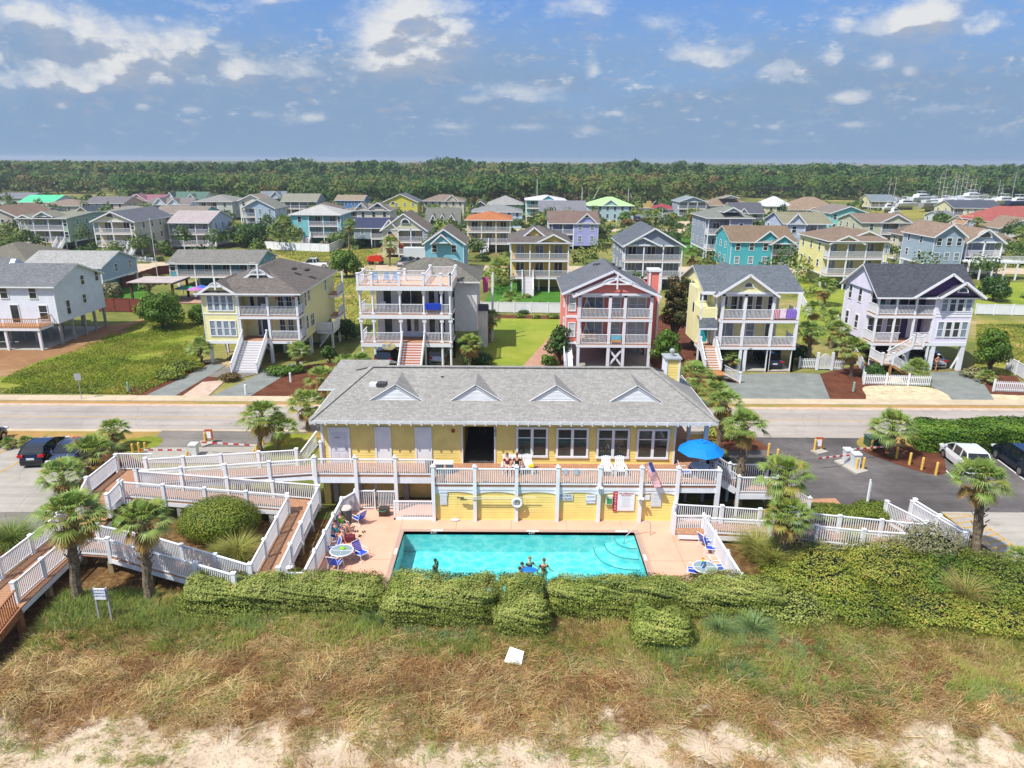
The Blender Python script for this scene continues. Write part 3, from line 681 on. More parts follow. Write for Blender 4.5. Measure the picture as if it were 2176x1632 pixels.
# ---- coral red house
def h3():
    y=72.; L,R=6.75,14.45
    s=House('coral red two-storey house on pilings with white balconies and grey roof',5.6,R,y,10,'e87b6a','6e7178')
    f1,f2,ze=2.68,5.43,7.95
    s.wall(L+.4,R+.1,y+1.9,y+10.2,2.5,ze); s.wall(5.6,L+.5,y+1.2,y+9.8,2.5,ze)
    xs=[L+.1,10.05,11.6,R-.1]
    s.porch(L,R,y,1.9,[f1,f2],ze,0,xs=xs,sides='lr',pw=.3); s.T.box(L,R,y,y+.2,ze-.3,ze+.05)
    for z in (f1,f2):
        s.opening('f',y+1.9,7.9,9.5,z+.05,z+2.15,kind='door',nm=2,curt=1,fr=.16); s.opening('f',y+1.9,10.45,11.35,z+.4,z+2.1,curt=2,fr=.14); s.opening('f',y+1.9,12.3,14.0,z+.15,z+2.1,nm=2,curt=2,fr=.16)
        s.opening('f',y+1.2,5.95,6.55,z+.6,z+2.,curt=2); s.opening('l',5.6,y+3,y+4,z+.6,z+2.)
    s.band(5.6,L+.5,y+1.2,f2+.1,.28); s.band(5.6,L+.5,y+1.2,f1,.25); s.band(5.6,L+.5,y+1.2,ze,.3)
    # roofs: main ridge front-to-back, two overlapping front gables
    s.gaby(L-.25,R+.4,y-.05,y+9.6,ze+.05,9.75,.35,xr=10.6); s.ornament(10.6,y-.45,9.95,2.9,1.4)
    s.gaby(5.45,14.2,y+1.1,y+10.4,ze+.1,10.3,.35,xr=10.4)
    s.band_gable(L-.3,R+.4,y-.06,ze+.1)
    for x,yy in ((9.6,79.6),(9.3,80.4),(11.2,79.8),(11.9,79.2)):
        m=MB(); m.ball((x,yy,10.3-abs(x-10.4)*.47),(.28,.35,.16),8,4); s.P('roof_vent',m,BLACK)
    c=MB(); c.box(15.0,16.1,y+5.6,y+7.,0,9.6); s.P('chimney',c,s.wm)
    t=MB(); 
    for x in (15.0,16.1):
        t.box(x-.1,x+.1,y+5.5,y+5.62,0,9.6)
    t.box(14.85,16.25,y+5.45,y+7.1,9.45,9.7); s.P('chimney_trim',t,s.tm)
    s.wall(R,15.05,y+5.6,y+10,2.5,ze)
    # understorey: heavy posts with cross brace
    for x in (6.9,10.1,11.6,R-.15):
        s.post(x,y+.2,0,2.3,.3,'piling',pm('blue_grey_post',(.45,.50,.56),.6,.1)); s.post(x,y+6,0,2.4,.3,'piling',GREYP)
    m=MB(); m.beam((10.1,y+.2,.25),(11.6,y+.2,2.2),.1,.2); m.beam((11.6,y+.25,.25),(10.1,y+.25,2.2),.1,.2); s.P('cross_brace',m,WHITE)
    m=MB(); m.box(9.4,13.6,y+9,y+14,0,2.4); s.P('ground_floor_room',m,s.wm)
    m=MB(); m.box(6.,15,y+.4,y+14,.02,.07); s.P('concrete_pad',m,CONC)
    # back stair on the left
    m=MB(); m.beam((5.9,y+2.,2.4),(5.9,y-1.,.1),.9,.12); m.rail((5.45,y+2,2.4),(5.45,y-1,.1)); s.P('side_stair',m,s.tm)
    # painted panel on the rail
    m=MB(); m.box(10.3,11.35,y-.03,y+.0,f1+.25,f1+.95,0); m.box(10.3,11.35,y-.035,y-.004,f1+.25,f1+.5,1)
    s.P('painted_panel',m,[pm('sea_paint',C('#6fb3c4'),.7,.2,3.),pm('sand_paint',C('#c79a5a'),.7,.2,3.)])
    s.finish()
    for z in (f1,f2):
        t=thing('porch_swing','pale wooden porch swing on the '+('lower' if z==f1 else 'upper')+' balcony of the coral red house','swing',(8.,y+.9,z+.45),group='porch swings on the red house')
        m=MB(); m.box(7.3,8.9,y+.7,y+1.2,z+.42,z+.48); m.box(7.3,8.9,y+1.2,y+1.26,z+.48,z+.95); part('seat',m,pm('swing_wood',C('#cf9f6a'),.7),t)
        m=MB(); m.beam((7.3,y+.9,z+.5),(7.7,y+.9,z+1.9),.06,.06); m.beam((8.1,y+.9,z+1.0),(7.7,y+.9,z+1.9),.06,.06); m.beam((7.3,y+.9,z),(7.3,y+.9,z+.6),.06,.06); part('frame',m,WHITE,t)
h3()
# ---- pale yellow house with the fan window gable and carport
def h4():
    y=71.3; L,R=21.3,29.3; G0=20.65
    s=House('pale yellow house with carport, fan-window gable, grey roof and teal side door',19.4,R,y,12,'ebe4a4','6a7178')
    f1,f2,ze=2.72,5.53,8.3
    s.wall(21.0,26.6,y+1.8,y+12,2.5,ze); s.wall(26.0,R-1.2,y+2.8,y+12,2.5,ze)
    xs=[L+.1,23.7,26.6,R-.1]
    s.porch(L,R,y,2.8,[f1,f2],ze-.05,0,xs=xs,sides='r',pw=.28); s.T.box(L-.2,26.8,y,y+.2,ze-.35,ze)
    for z in (f1,f2):
        if z==f2:
            for a in (21.75,22.75,24.35,25.35): s.opening('f',y+1.8,a,a+.6,z+.15,z+2.15,mid=True,fr=.12)
            s.opening('f',y+1.8,23.55,23.9,z+.15,z+2.15,mid=False)
        else:
            s.opening('f',y+1.8,21.6,23.2,z+.1,z+2.1,nm=2,mid=False,curt=True); s.opening('f',y+1.8,24.6,25.4,z+.5,z+2.1,curt=True)
        s.opening('f',y+2.8,26.9,27.7,z+.1,z+2.1,mid=(z==f2))
    # roofs
    s.gaby(L-.5,26.6,y-.1,y+9.,ze,10.25,.35,xr=23.75); s.band_gable(L-.5,26.7,y-.12,ze+.1); fan_window(s,23.75,y-.12,8.95,.4)
    s.gabx(19.9,R+.2,y+1.2,y+11,ze+.1,10.25,.35,yr=y+6.2)
    # entry tower on the left
    s.wall(19.35,21.05,y+.6,y+4,5.6,6.6); s.wall(19.35,21.05,y+3.2,y+6,2.6,ze)
    for x in (19.45,20.95): s.post(x,y+.7,6.6,ze-.1,.14); 
    s.T.box(19.3,21.1,y+.55,y+.75,ze-.3,ze-.05); s.rquad([(19.2,y+.1,4.6),(21.1,y+.1,4.6),(21.1,y+.6,5.6),(19.2,y+.6,5.6)])
    s.opening('f',y+3.2,19.85,20.6,6.9,7.7,mid=False)
    s.opening('f',y+2.2,19.75,20.65,2.65,4.6,kind='door',dm=pm('teal_door',C('#2a9a9c'),.5))
    s.wall(19.35,21.05,y+2.2,y+3.3,2.6,5.6,corner=False); s.post(19.4,y+.6,0,5.6,.18); s.post(21.0,y+.6,0,5.6,.18)
    s.deck(19.4,21.,y-.2,y+2.2,2.6); s.stair(19.4,21.,y-.2,2.6,2.4,z0=.9,tread=pm('tan_treads',C('#b98150',.8),.7,.15,5.))
    # lower flight turning right
    m=MB()
    for i in range(5): m.box(21.0+i*.3,21.3+i*.3,y-4.1,y-2.7,.8-i*.17-.05,.8-i*.17)
    m.box(19.4,21,y-4.1,y-2.6,.75,.85); s.P('lower_steps',m,pm('tan_treads',(.3,.2,.1)))
    m=MB(); m.rail((20.9,y-4.1,.85),(22.5,y-4.1,.05)); s.P('railing',m,s.tm); s.post(22.55,y-4.1,0,1.2,.16,cap=True)
    # carport
    for x in (24.2,26.65,R-.15): s.post(x,y+.15,0,2.35,.3)
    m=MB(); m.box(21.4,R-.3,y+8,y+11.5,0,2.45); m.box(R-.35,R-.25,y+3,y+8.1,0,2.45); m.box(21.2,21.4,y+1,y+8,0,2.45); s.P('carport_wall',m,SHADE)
    m=MB(); m.box(22.3,R,y+.1,y+11,.02,.1); s.P('carport_slab',m,CONC)
    text('house_number','160',.26,(24.65,y-.035,2.48),parent=s.root)
    s.finish()
    x=27.6
    m=MB(); m.box(x-1.0,x-.35,y-.05,y+.06,f2+.15,f2+1.1,0)
    for i in range(4): m.box(x-.95+i*.16,x-.87+i*.16,y-.06,y-.045,f2+.15,f2+1.09,1)
    solo('striped_towel','red and white striped towel over the upper balcony rail','towel',m,[pm('white_towel',(.7,.7,.72),.9),pm('crimson_cloth',C('#c02a4c'),.9)],(x,y,f2))
    m=MB(); m.box(x-.3,x+.3,y-.05,y+.06,f2+.2,f2+1.18,0)
    solo('pale_towel','white and pink towel between the striped and the purple towel','towel',m,pm('blush_cloth',C('#ecc4d8'),.9,.2,5.,c2=C('#ffffff',.8),c2s=4.),(x,y,f2))
    m=MB(); m.box(x+.35,x+1.3,y-.05,y+.06,f2+.15,f2+1.1,0)
    solo('purple_towel','purple patterned towel at the right end of the balcony rail','towel',m,pm('violet_cloth',C('#8a6cc0'),.9,.3,6.),(x+.8,y,f2))
h4()
# ---- lilac house with purple gables
def h5():
    y=72.; L,R=37.5,47.3; B=43.55
    s=House('lilac two-storey house with dark purple gables, dark roof and white zigzag front stair',L,R,y,8,'e2dbec','50525a')
    f1,f2,ze=3.05,5.95,8.15
    s.wall(L+.2,B,y+2.2,y+8,2.7,ze); s.wall(B,R,y,y+8,2.85,ze)
    for z in (f1+.65,f2+.45):
        for i in range(4): s.opening('f',y,B+.5+i*.82,B+.5+i*.82+.56,z,z+1.55,curt=(i in (0,3)))
    s.band(B,R,y,f2,.18); s.band(B,R,y,f2+.28,.12); s.band(B,R,y,f1+.05,.4); s.band(B,R,y,ze,.2)
    xs=[L+.1,39.5,41.5,B]
    s.porch(L,B,y,2.2,[f1,f2],ze,0,xs=xs,sides='l',skip=((0,1),),pw=.18); s.T.box(L,B,y,y+.2,ze-.3,ze); s.rail((39.6,y+.1,f1),(40.3,y+.1,f1))
    pur=siding('purple_siding',C('#4a3560'))
    for i,a in enumerate((37.9,38.8,39.9,40.7)): 
        for z in (f1,f2): s.opening('f',y+2.2,a,a+.55,z+.5,z+2.15,fr=.12)
    m=MB(); m.box(41.35,42.0,y+2.1,y+2.19,f1,f1+2.5); m.box(43.0,43.5,y+2.1,y+2.19,f1,f1+2.5); m.box(41.2,B,y+2.1,y+2.19,f2,ze-.3); s.P('purple_panel',m,pur)
    s.opening('f',y+2.08,42.1,42.95,f1,f1+2.1,kind='door',dm=WHITE); s.opening('f',y+2.08,41.8,42.4,f2+.5,f2+2.05)
    # roof
    s.gabx(L,R,y,y+8,ze,10.75,.4,yr=y+3.6)
    W0=s.W; s.W=MB(); s.gaby(41.1,R+.2,y-.25,y+5.5,ze+.02,10.35,.35,xr=44.3); s.gaby(43.5,R+.3,y-.6,y+4,ze+.02,9.55,.3,xr=45.6); P=s.W; s.W=W0; s.P('gable',P,pur)
    fan_window(s,45.5,y-.68,8.5,.42)
    # left side
    for z in (f1,f2): s.opening('l',L+.2,y+4,y+4.7,z+.6,z+2.); s.opening('l',L+.2,y+6.3,y+7.0,z+.6,z+2.)
    # carport posts, beam
    for x in (41.35,44.0,R-.2): s.post(x,y+.2,0,2.75,.42)
    s.post(37.8,y+.2,0,2.8,.3); m=MB(); m.beam((46.4,y+.3,.2),(R-.2,y+.3,1.9),.12,.14); s.P('brace',m,s.tm)
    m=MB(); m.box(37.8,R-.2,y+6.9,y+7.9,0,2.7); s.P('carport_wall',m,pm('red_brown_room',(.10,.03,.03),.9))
    for i in range(4):
        s.post(46.2+i*.25,y+6.5,0,2.7,.1)
    # zigzag stair
    tan=pm('tan_wood',C('#c28f58',.8),.75,.15,5.)
    st=MB()
    for i in range(8): st.box(40.9-(i+1)*.3,40.9-i*.3,y-1.5,y-.15,f1-(i+1)*.19-.05,f1-(i+1)*.19)
    st.beam((41.,y-1.5,f1-.1),(38.4,y-1.5,1.45),.06,.3,1); st.box(37.3,38.5,y-2.9,y-.15,1.4,1.5)
    for i in range(7): st.box(38.5+i*.3,38.8+i*.3,y-2.9,y-1.65,1.35-i*.19-.05,1.35-i*.19)
    st.beam((38.4,y-2.9,1.4),(40.6,y-2.9,.05),.06,.28,0); st.box(37.3,37.5,y-2.8,y-2.6,0,1.4); st.box(38.2,38.4,y-2.9,y-2.7,0,1.4)
    s.P('stairs',st,[tan,s.tm])
    s.deck(40.9,42.,y-1.5,y,f1)
    m=MB(); m.rail((40.9,y-1.5,f1),(38.4,y-1.5,1.5)); m.rail((38.4,y-2.9,1.5),(40.6,y-2.9,.1)); m.rail((37.3,y-2.9,1.5),(38.4,y-2.9,1.5)); m.rail((37.3,y-2.9,1.5),(37.3,y-.2,1.5)); m.rail((40.9,y-1.5,f1),(42.,y-1.5,f1)); m.rail((42,y-1.5,f1),(42,y-.1,f1)); s.P('railing',m,s.tm)
    for p in ((40.9,y-1.5,f1),(38.4,y-2.9,1.5),(40.65,y-2.9,0),(37.3,y-2.9,1.5),(42.,y-1.5,f1)): s.post(p[0],p[1],p[2]-.1,p[2]+1.25,.16,cap=True)
    text('house_number','164',.26,(42.6,y-.03,2.85),parent=s.root)
    s.finish()
h5()
# ================================================================ pool clubhouse
YEL=C('#f7dd84',.92)
yelm=pm('yellow_clapboard',YEL,.55,.07,1.3,c2=tuple(x*.86 for x in YEL),c2s=.8,c2r=(.5,.75))
SHK=shingle('clubhouse_shingles',(.275,.268,.25),.13)
DZ=2.42; YD=38.76; YW=42.0; YL=40.1
def lap(mb,x0,x1,y,z0,z1,pitch=.17,th=.022,m=0):
    """real lapped boards facing -y"""
    z=z0
    while z<z1-.01:
        t=min(z+pitch,z1); mb.add([(x0,y-th,z),(x1,y-th,z),(x1,y-.004,t),(x0,y-.004,t),(x0,y,z),(x1,y,z),(x1,y,t),(x0,y,t)],[(0,1,2,3),(0,4,5,1),(1,5,6,2),(0,3,7,4),(3,2,6,7)],m); z+=pitch
club=thing('clubhouse','long yellow clapboard pool clubhouse with grey shingle hip roof and white deck','clubhouse',(0,YW,0))
def px(u,v,y): return PY(u,v,y)[0]
wx0,wx1=-12.05,10.3
bz0,bz1=px(984,950,YW),px(1050,950,YW)
WT=5.75
w=MB(); lap(w,wx0,bz0,YW,DZ,WT); lap(w,bz1,wx1,YW,DZ,WT)
w.box(wx0,bz0,YW+.001,YW+.15,DZ,WT); w.box(bz1,wx1,YW+.001,YW+.15,DZ,WT); w.box(bz0,bz1,YW-.02,YW+.15,4.95,WT)
w.box(wx0,wx0+.15,YW+.15,50.6,0,WT); w.box(wx1-.15,wx1,YW+.15,50.6,DZ,WT); w.box(wx0,wx1,50.45,50.6,0,4.2)
w.box(bz0-.12,bz0,YW+.15,50.4,DZ,WT); w.box(bz1,bz1+.12,YW+.15,50.4,DZ,WT)
part('wall',w,yelm,club)
# interior floor and dark interior
m=MB(); m.box(wx0+.2,wx1-.2,YW+.2,50.4,DZ-.1,DZ); part('floor',m,pm('dark_boards',(.10,.085,.075),.6,.2,3.),club)
m=MB(); m.box(bz0-.1,bz0,YW-.06,YW+.1,DZ,5.0); m.box(bz1,bz1+.1,YW-.06,YW+.1,DZ,5.0); part('passage_trim',m,WHITE,club)
m=MB(); m.rail((bz0,50.3,DZ),(bz1,50.3,DZ),h=2.2,sp=.16); part('passage_gate',m,pm('dark_metal_bars',(.06,.055,.05),.5),club)
m=MB(); m.box(bz1+.2,wx1-.2,46.2,46.3,DZ,WT-.1); part('inner_wall',m,pm('inner_wall',(.10,.09,.06),.9,.2,2.),club)
# windows
for i,(ua,ub) in enumerate(((1101,1160),(1186,1246),(1272,1333),(1357,1417))):
    x0=px(ua,940,YW); x1=px(ub,940,YW); z0=PY(1250,969-(4-i)*.8+2,YW)[1]; z1=PY(1250,913-(4-i)*.8+2,YW)[1]
    f=MB(); g=MB(); xm=(x0+x1)/2
    f.box(x0-.13,x1+.13,YW-.09,YW-.02,z1,z1+.13); f.box(x0-.15,x1+.15,YW-.11,YW-.02,z0-.13,z0)
    for a,b in ((x0-.13,x0),(x1,x1+.13),(xm-.09,xm+.09)): f.box(a,b,YW-.09,YW-.02,z0,z1)
    for a,b in ((x0,xm-.09),(xm+.09,x1)):
        f.box(a,b,YW-.075,YW-.03,z0+(z1-z0)*.66,z0+(z1-z0)*.66+.05); g.box(a,b,YW-.045,YW-.035,z0,z1)
    o=part('window',f,WHITE,club); part('pane',g,pm('reflecting_glass',(.03,.045,.04),.03,.3,1.,spec=.9),o)
# left door and the two blank white panels
def panel(ua,ub,vt,name='panel',door=False):
    x0=px(ua,945,YW); x1=px(ub,945,YW); z1=PY(ua,vt,YW)[1]; f=MB()
    f.box(x0,x0+.12,YW-.08,YW-.02,DZ,z1); f.box(x1-.12,x1,YW-.08,YW-.02,DZ,z1); f.box(x0+.12,x1-.12,YW-.08,YW-.02,z1-.13,z1)
    f.box(x0+.12,x1-.12,YW-.05,YW-.02,DZ,z1-.13)
    o=part(name,f,WHITE,club)
    if door:
        d=MB(); d.box(x0+.2,x1-.2,YW-.075,YW-.05,DZ+.02,z1-.35)
        for r in range(3):
            for c in range(2): d.box(x0+.3+c*.42,x0+.62+c*.42,YW-.09,YW-.074,DZ+.2+r*.62,DZ+.7+r*.62)
        l=part('door_leaf',d,pm('door_white',(.66,.67,.72),.4),o); h=MB(); h.ball((x1-.3,YW-.12,DZ+1.),.05,8,5); part('handle',h,METAL,o)
        pl=MB(); pl.box(x0+.4,x0+.75,YW-.1,YW-.092,DZ+1.72,DZ+1.78); part('door_plate',pl,pm('brass',(.35,.33,.15),.4),o)
panel(699,745,907,'door',True); panel(797,832,906); panel(882,918,907)
# right porch return
m=MB(); m.box(10.3,10.42,YW-.03,YW+.1,DZ,5.3); part('corner_trim',m,WHITE,club)
m=MB(); m.box(-12.1,-11.95,YW-.05,YW+.05,DZ,5.3); part('corner_trim',m,WHITE,club)
for x,y in ((12.25,41.8),(12.25,46),(12.25,50)):
    m=MB(); m.box(x-.12,x+.12,y-.12,y+.12,DZ,5.55); part('porch_post',m,WHITE,club)
m=MB(); m.box(10.3,12.5,YW,51.,DZ-.3,DZ-.002); part('porch_deck',m,DECKW,club)
# roof
def roofpoly(mb,pts,th=.12):
    n=len(pts); a=list(pts); b=[(x,y,z-th) for x,y,z in a]; mb.add(a,[tuple(range(n))],0); mb.add(a+b,[tuple(range(2*n-1,n-1,-1))]+[(i,n+i,n+(i+1)%n,(i+1)%n) for i in range(n)],1)
r=MB(); ex0,ex1,ey0,ey1,ez=-12.5,12.75,41.15,51.65,5.6; rl=(-9.5,46.4,7.55); rr=(9.4,46.4,7.55)
roofpoly(r,[(ex0,ey0,ez),(ex1,ey0,ez),rr,rl]); roofpoly(r,[(ex1,ey1,ez),(ex0,ey1,ez),rl,rr]); roofpoly(r,[(ex1,ey0,ez),(ex1,ey1,ez),rr]); roofpoly(r,[(ex0,ey1,ez),(ex0,ey0,ez),rl])
ro=part('roof',r,[SHK,pm('soffit_grey',(.30,.30,.31),.8)],club)
m=MB(); m.beam(rl,rr,.34,.05,0,off=.045); 
for c in ((ex0,ey0,ez),(ex1,ey0,ez),(ex1,ey1,ez),(ex0,ey1,ez)): m.beam(c,rl if c[0]<0 else rr,.3,.05,0,off=.03)
part('ridge_cap',m,SHK,ro)
m=MB(); m.box(ex0,ex1,ey0-.05,ey0-.001,ez-.2,ez+.0); m.box(ex0-.05,ex0,ey0,ey1,ez-.2,ez); m.box(ex1,ex1+.05,ey0,ey1,ez-.2,ez)
x=ex0+.3
while x<ex1: m.box(x,x+.06,ey0-.02,YW,ez-.24,ez-.12); m.box(x-.02,x+.08,ey0-.09,ey0-.05,ez-.28,ez-.08); x+=.66
part('eave_trim',m,pm('eave_white',(.60,.61,.62),.6),ro)
m=MB(); m.box(ex0+.4,ex1-.4,YW-.15,YW+.2,5.12,5.42); part('frieze',m,pm('eave_white',(.6,.61,.62),.6),club)
# rear left wing
r=MB(); roofpoly(r,[(-13.5,47.,5.75),(-9.0,47.,5.75),(-9.0,50.5,6.9),(-12.6,50.5,6.9)]); roofpoly(r,[(-9,54.,5.75),(-13.5,54,5.75),(-12.6,50.5,6.9),(-9,50.5,6.9)]); roofpoly(r,[(-13.5,54,5.75),(-13.5,47.,5.75),(-12.6,50.5,6.9)])
part('rear_roof',r,[SHK,WHITE],club)
m=MB(); m.box(-13.,-10,47.3,53.6,0,5.7); part('rear_wall',m,yelm,club)
# four gablets
for ua,up,ub in ((783,842,900),(955,1011,1069),(1123,1181,1240),(1293,1352,1409)):
    yg=43.1; z0=6.2; x0,x1=px(ua,855,yg),px(ub,855,yg); xm=px(up,855,yg); zp=7.3
    f=MB(); f.xz([(x0+.1,z0-.05),(x1-.1,z0-.05),(xm,zp-.05)],yg,yg+.3)
    o=part('gablet',f,WHITE,club)
    l=MB(); z=z0+.22
    while z<zp-.4:
        hw=(zp-.25-z)/(zp-z0)*(x1-x0)/2; l.add([(xm-hw,yg-.02,z),(xm+hw,yg-.02,z),(xm+hw,yg-.002,z+.06),(xm-hw,yg-.002,z+.06)],[(0,1,2,3)]); z+=.09
    for sg,xe in ((-1,x0),(1,x1)): l.beam((xe,yg-.04,z0-.02),(xm,yg-.04,zp-.02),.05,.16)
    l.box(x0+.1,x1-.1,yg-.05,yg,z0-.04,z0+.12); part('louvre',l,WHITE,o)
    r=MB(); 
    roofpoly(r,[(x0-.12,yg-.1,z0-.06),(xm,yg-.1,zp+.04),(xm,46.2,zp+.04),(x0-.12,yg+.2,z0-.02)][::-1],.05); roofpoly(r,[(xm,yg-.1,zp+.04),(x1+.12,yg-.1,z0-.06),(x1+.12,yg+.2,z0-.02),(xm,46.2,zp+.04)][::-1],.05)
    part('gablet_roof',r,[SHK,pm('dark_edge',(.08,.09,.12),.7)],o)
for u,v,s,mm in ((793,810,.28,WHITE),(812,809,.36,pm('dark_vent',(.06,.06,.065),.6)),(940,797,.1,BLACK)):
    yy=44.6 if s>.2 else 45.4; x,z=PY(u,v,yy); zz=5.55+(yy-41.4)*.4; m=MB(); m.box(x-s*.8,x+s*.8,yy-s,yy+s*.6,zz-.1,zz+s*.55); part('roof_vent',m,mm,ro)
# chimney
c=MB(); lap(c,10.75,11.65,47.6,4.5,7.85,.2); c.box(10.75,11.65,47.6,48.7,4.5,7.85); ch=part('chimney',c,yelm,club)
m=MB()
for x in (10.7,11.6): m.box(x,x+.12,47.54,47.62,4.5,7.85); 
m.box(10.68,10.74,47.6,48.7,4.5,7.85); m.box(10.6,11.8,47.45,48.85,7.85,7.95,1); m.cyl((11.2,48.1),.14,7.95,8.25,10,1); m.ball((11.2,48.1,8.32),.2,10,6,1); part('chimney_trim',m,[WHITE,pm('chimney_cap_grey',(.35,.37,.38),.5)],ch)
# fire bell and number
m=MB(); m.tube([(px(963,915,YW),YW-.02,PY(963,915,YW)[1]),(px(963,915,YW),YW-.1,PY(963,915,YW)[1])],.12,12); part('fire_bell',m,pm('bell_red',(.35,.04,.03),.4),club)
for i,ch_ in enumerate('162'): text('house_number',ch_,.34,(bz1+.09,YW-.13,5.0-i*.28),parent=club,mat=pm('number_dark',(.08,.08,.1),.5))
# ---- lower level
posts=[px(u,1100,YD) for u in (923,1010,1097,1183,1270,1357,1433)]; lx0,lx1=posts[0],posts[-1]
m=MB(); lap(m,lx0,lx1,YD+.05,.1,2.05,.17,.022); m.box(lx0,lx1,YD+.051,YD+.2,.1,2.3); m.box(lx1-.1,lx1,YD+.2,41,.1,2.2); part('lower_wall',m,yelm,club)
m=MB(); lap(m,-11.5,-4.7,41.9,.1,2.2,.17,.022); m.box(-11.5,-4.7,41.91,42.05,0,2.3); m.box(-11.9,-11.5,41.0,42,0,2.3); part('lower_wall',m,yelm,club)
for i in range(6):
    a,b=posts[i],posts[i+1]; n=14; P=[(a,2.12),(b,2.12),(b,1.78)]+[(a+(b-a)*(1-k/n),1.78+.2*math.sin(math.pi*k/n)**.6) for k in range(1,n)]+[(a,1.78)]
    m=MB(); m.xz(P[::-1],YD-.02,YD+.05); m.box(a,b,YD-.05,YD+.02,2.12,DZ-.06); part('valance',m,WHITE,club)
m=MB(); m.box(-12.05,-4.7,YL-.1,YL+.0,DZ-.5,DZ-.09); m.box(lx1,12.45,YD-.05,YD+.05,DZ-.42,DZ-.09); m.box(12.4,12.5,YD,42,DZ-.42,DZ-.09); part('deck_fascia',m,WHITE,club)
m=MB(); m.box(-12.05,lx0,YL-.1,YW,DZ-.085,DZ); m.box(lx0,12.5,YD-.06,YW,DZ-.085,DZ)
pl=part('deck',m,DECKW,club)
gap=MB()
x=-12.
while x<12.4: gap.box(x,x+.012,(YL if x<lx0 else YD)+.1,YW-.05,DZ+.001,DZ+.004); x+=.145
part('board_gap',gap,pm('gap_dark',(.12,.08,.06),.9),pl)
def post(x,y,z0,z1,w=.2,parent=club,name='post',mat=WHITE,cap=True,brk=False):
    m=MB(); m.box(x-w/2,x+w/2,y-w/2,y+w/2,z0,z1)
    if cap: m.box(x-w/2-.03,x+w/2+.03,y-w/2-.03,y+w/2+.03,z1-.06,z1-.02); m.ball((x,y,z1+.03),w*.42,8,4)
    part(name,m,mat,parent)
for x in posts: post(x,YD-.1,.1,DZ+1.3,.21)
post(12.35,YD-.05,0,DZ+1.12,.24)
lp=[-12.05,px(757,1000,YL),px(841,1000,YL)]
for x in lp: post(x,YL-.12,0,DZ+1.3,.21)
post(-11.2,41.3,0,DZ-.1,.3,mat=GREYP,cap=False); post(px(865,1060,41.6),41.6,0,DZ-.1,.3,mat=GREYP,cap=False); post(px(768,1060,41.6),41.6,0,DZ-.1,.3,mat=GREYP,cap=False); post(px(800,1060,40.4),40.4,0,DZ-.1,.18,mat=pm('grey_brown_post',(.30,.26,.22),.8),cap=False)
def railp(p,q,parent=club,name='railing',**k):
    m=MB(); m.rail(p,q,**k); part(name,m,WHITE,parent)
pp=posts+[12.35]
for a,b in zip(pp,pp[1:]): railp((a+.1,YD-.08,DZ),(b-.1,YD-.08,DZ),h=1.12,sp=.125,bw=.045)
for a,b in zip(lp,lp[1:]+[lx0]): railp((a+.1,YL-.1,DZ),(b-.1,YL-.1,DZ),h=1.12,sp=.125,bw=.045)
railp((lx0,YD,DZ),(lx0,YL-.1,DZ),h=1.12); railp((12.4,YD+.1,DZ),(12.4,40.0,DZ),h=1.12)
for x in (11.2,12.3): post(x,41.6,0,DZ-.4,.22,mat=GREYP,cap=False)
m=MB(); m.box(12.5,17.5,41.9,42.0,0,2.1); m.box(lx1+.1,17,43.6,43.8,0,2.2); part('shade_panel',m,SHADE,club)  # plain dark sheets standing in for the shade under deck and stairs
# lower left: screen panel, gate
m=MB(); z=.15; a,b=px(840,1080,YD),lx0-.1
m.rail((a,YD,.1),(b,YD,.1),h=1.25,sp=.1,bw=.045); m.box(a-.1,b+.05,YD-.06,YD+.06,.1,.24); m.box(a-.1,a,YD-.06,YD+.06,.1,1.35); part('screen_panel',m,WHITE,club)
m=MB(); a,b=px(757,1070,YL),px(797,1070,YL); m.rail((a,YL-.05,.1),(b,YL-.05,.1),h=1.3,sp=.12,bw=.04); m.box(a-.04,a+.04,YL-.09,YL-.01,.1,1.45); m.box(b-.04,b+.04,YL-.09,YL-.01,.1,1.45); part('gate',m,WHITE,club)
m=MB(); a=px(802,1070,YL); m.rail((a,YL,.1),(px(840,1070,YL),YL,.1),h=1.25,sp=.1,bw=.04); part('screen_panel',m,WHITE,club)
# ---- right stairs from the deck
m=MB()
for i in range(5): m.box(12.5+i*.28,12.8+i*.28,40.1,41.5,DZ-(i+1)*.17-.05,DZ-(i+1)*.17,0)
m.beam((12.45,40.05,DZ-.15),(13.9,40.05,1.45),.07,.32,1); m.box(13.9,16.3,39.7,41.6,1.42,1.52,0); m.box(13.85,16.35,39.62,39.7,1.15,1.5,1)
for i in range(7): m.box(16.3+i*.28,16.6+i*.28,39.7,41.0,1.45-(i+1)*.18-.05,1.45-(i+1)*.18,0)
m.beam((16.3,39.65,1.3),(18.4,39.65,.05),.07,.32,1)
part('side_stairs',m,[DECKW,WHITE],club)
for p,q in (((12.5,40.05,DZ),(13.9,40.05,1.52)),((13.9,39.66,1.52),(16.3,39.66,1.52)),((16.3,39.66,1.52),(18.4,39.66,.1)),((12.5,41.6,DZ),(13.9,41.6,1.52)),((13.9,41.6,1.52),(16.3,41.6,1.52)),((16.3,41.1,1.52),(18.4,41.1,.1))): railp(p,q,h=1.1)
for p in ((13.9,39.66,1.52),(16.3,39.66,1.52),(18.4,39.66,.1),(13.9,41.6,1.52),(16.3,41.6,1.52)): post(p[0],p[1],0,p[2]+1.2,.16)
# left rear stairs up to the landing behind the wall
railp((-12.1,41.9,DZ),(-12.1,45.,DZ),h=1.1); post(-12.15,41.9,DZ,DZ+1.5,.16); railp((-13.6,41.9,1.9),(-12.8,43.5,2.9),h=1.1)
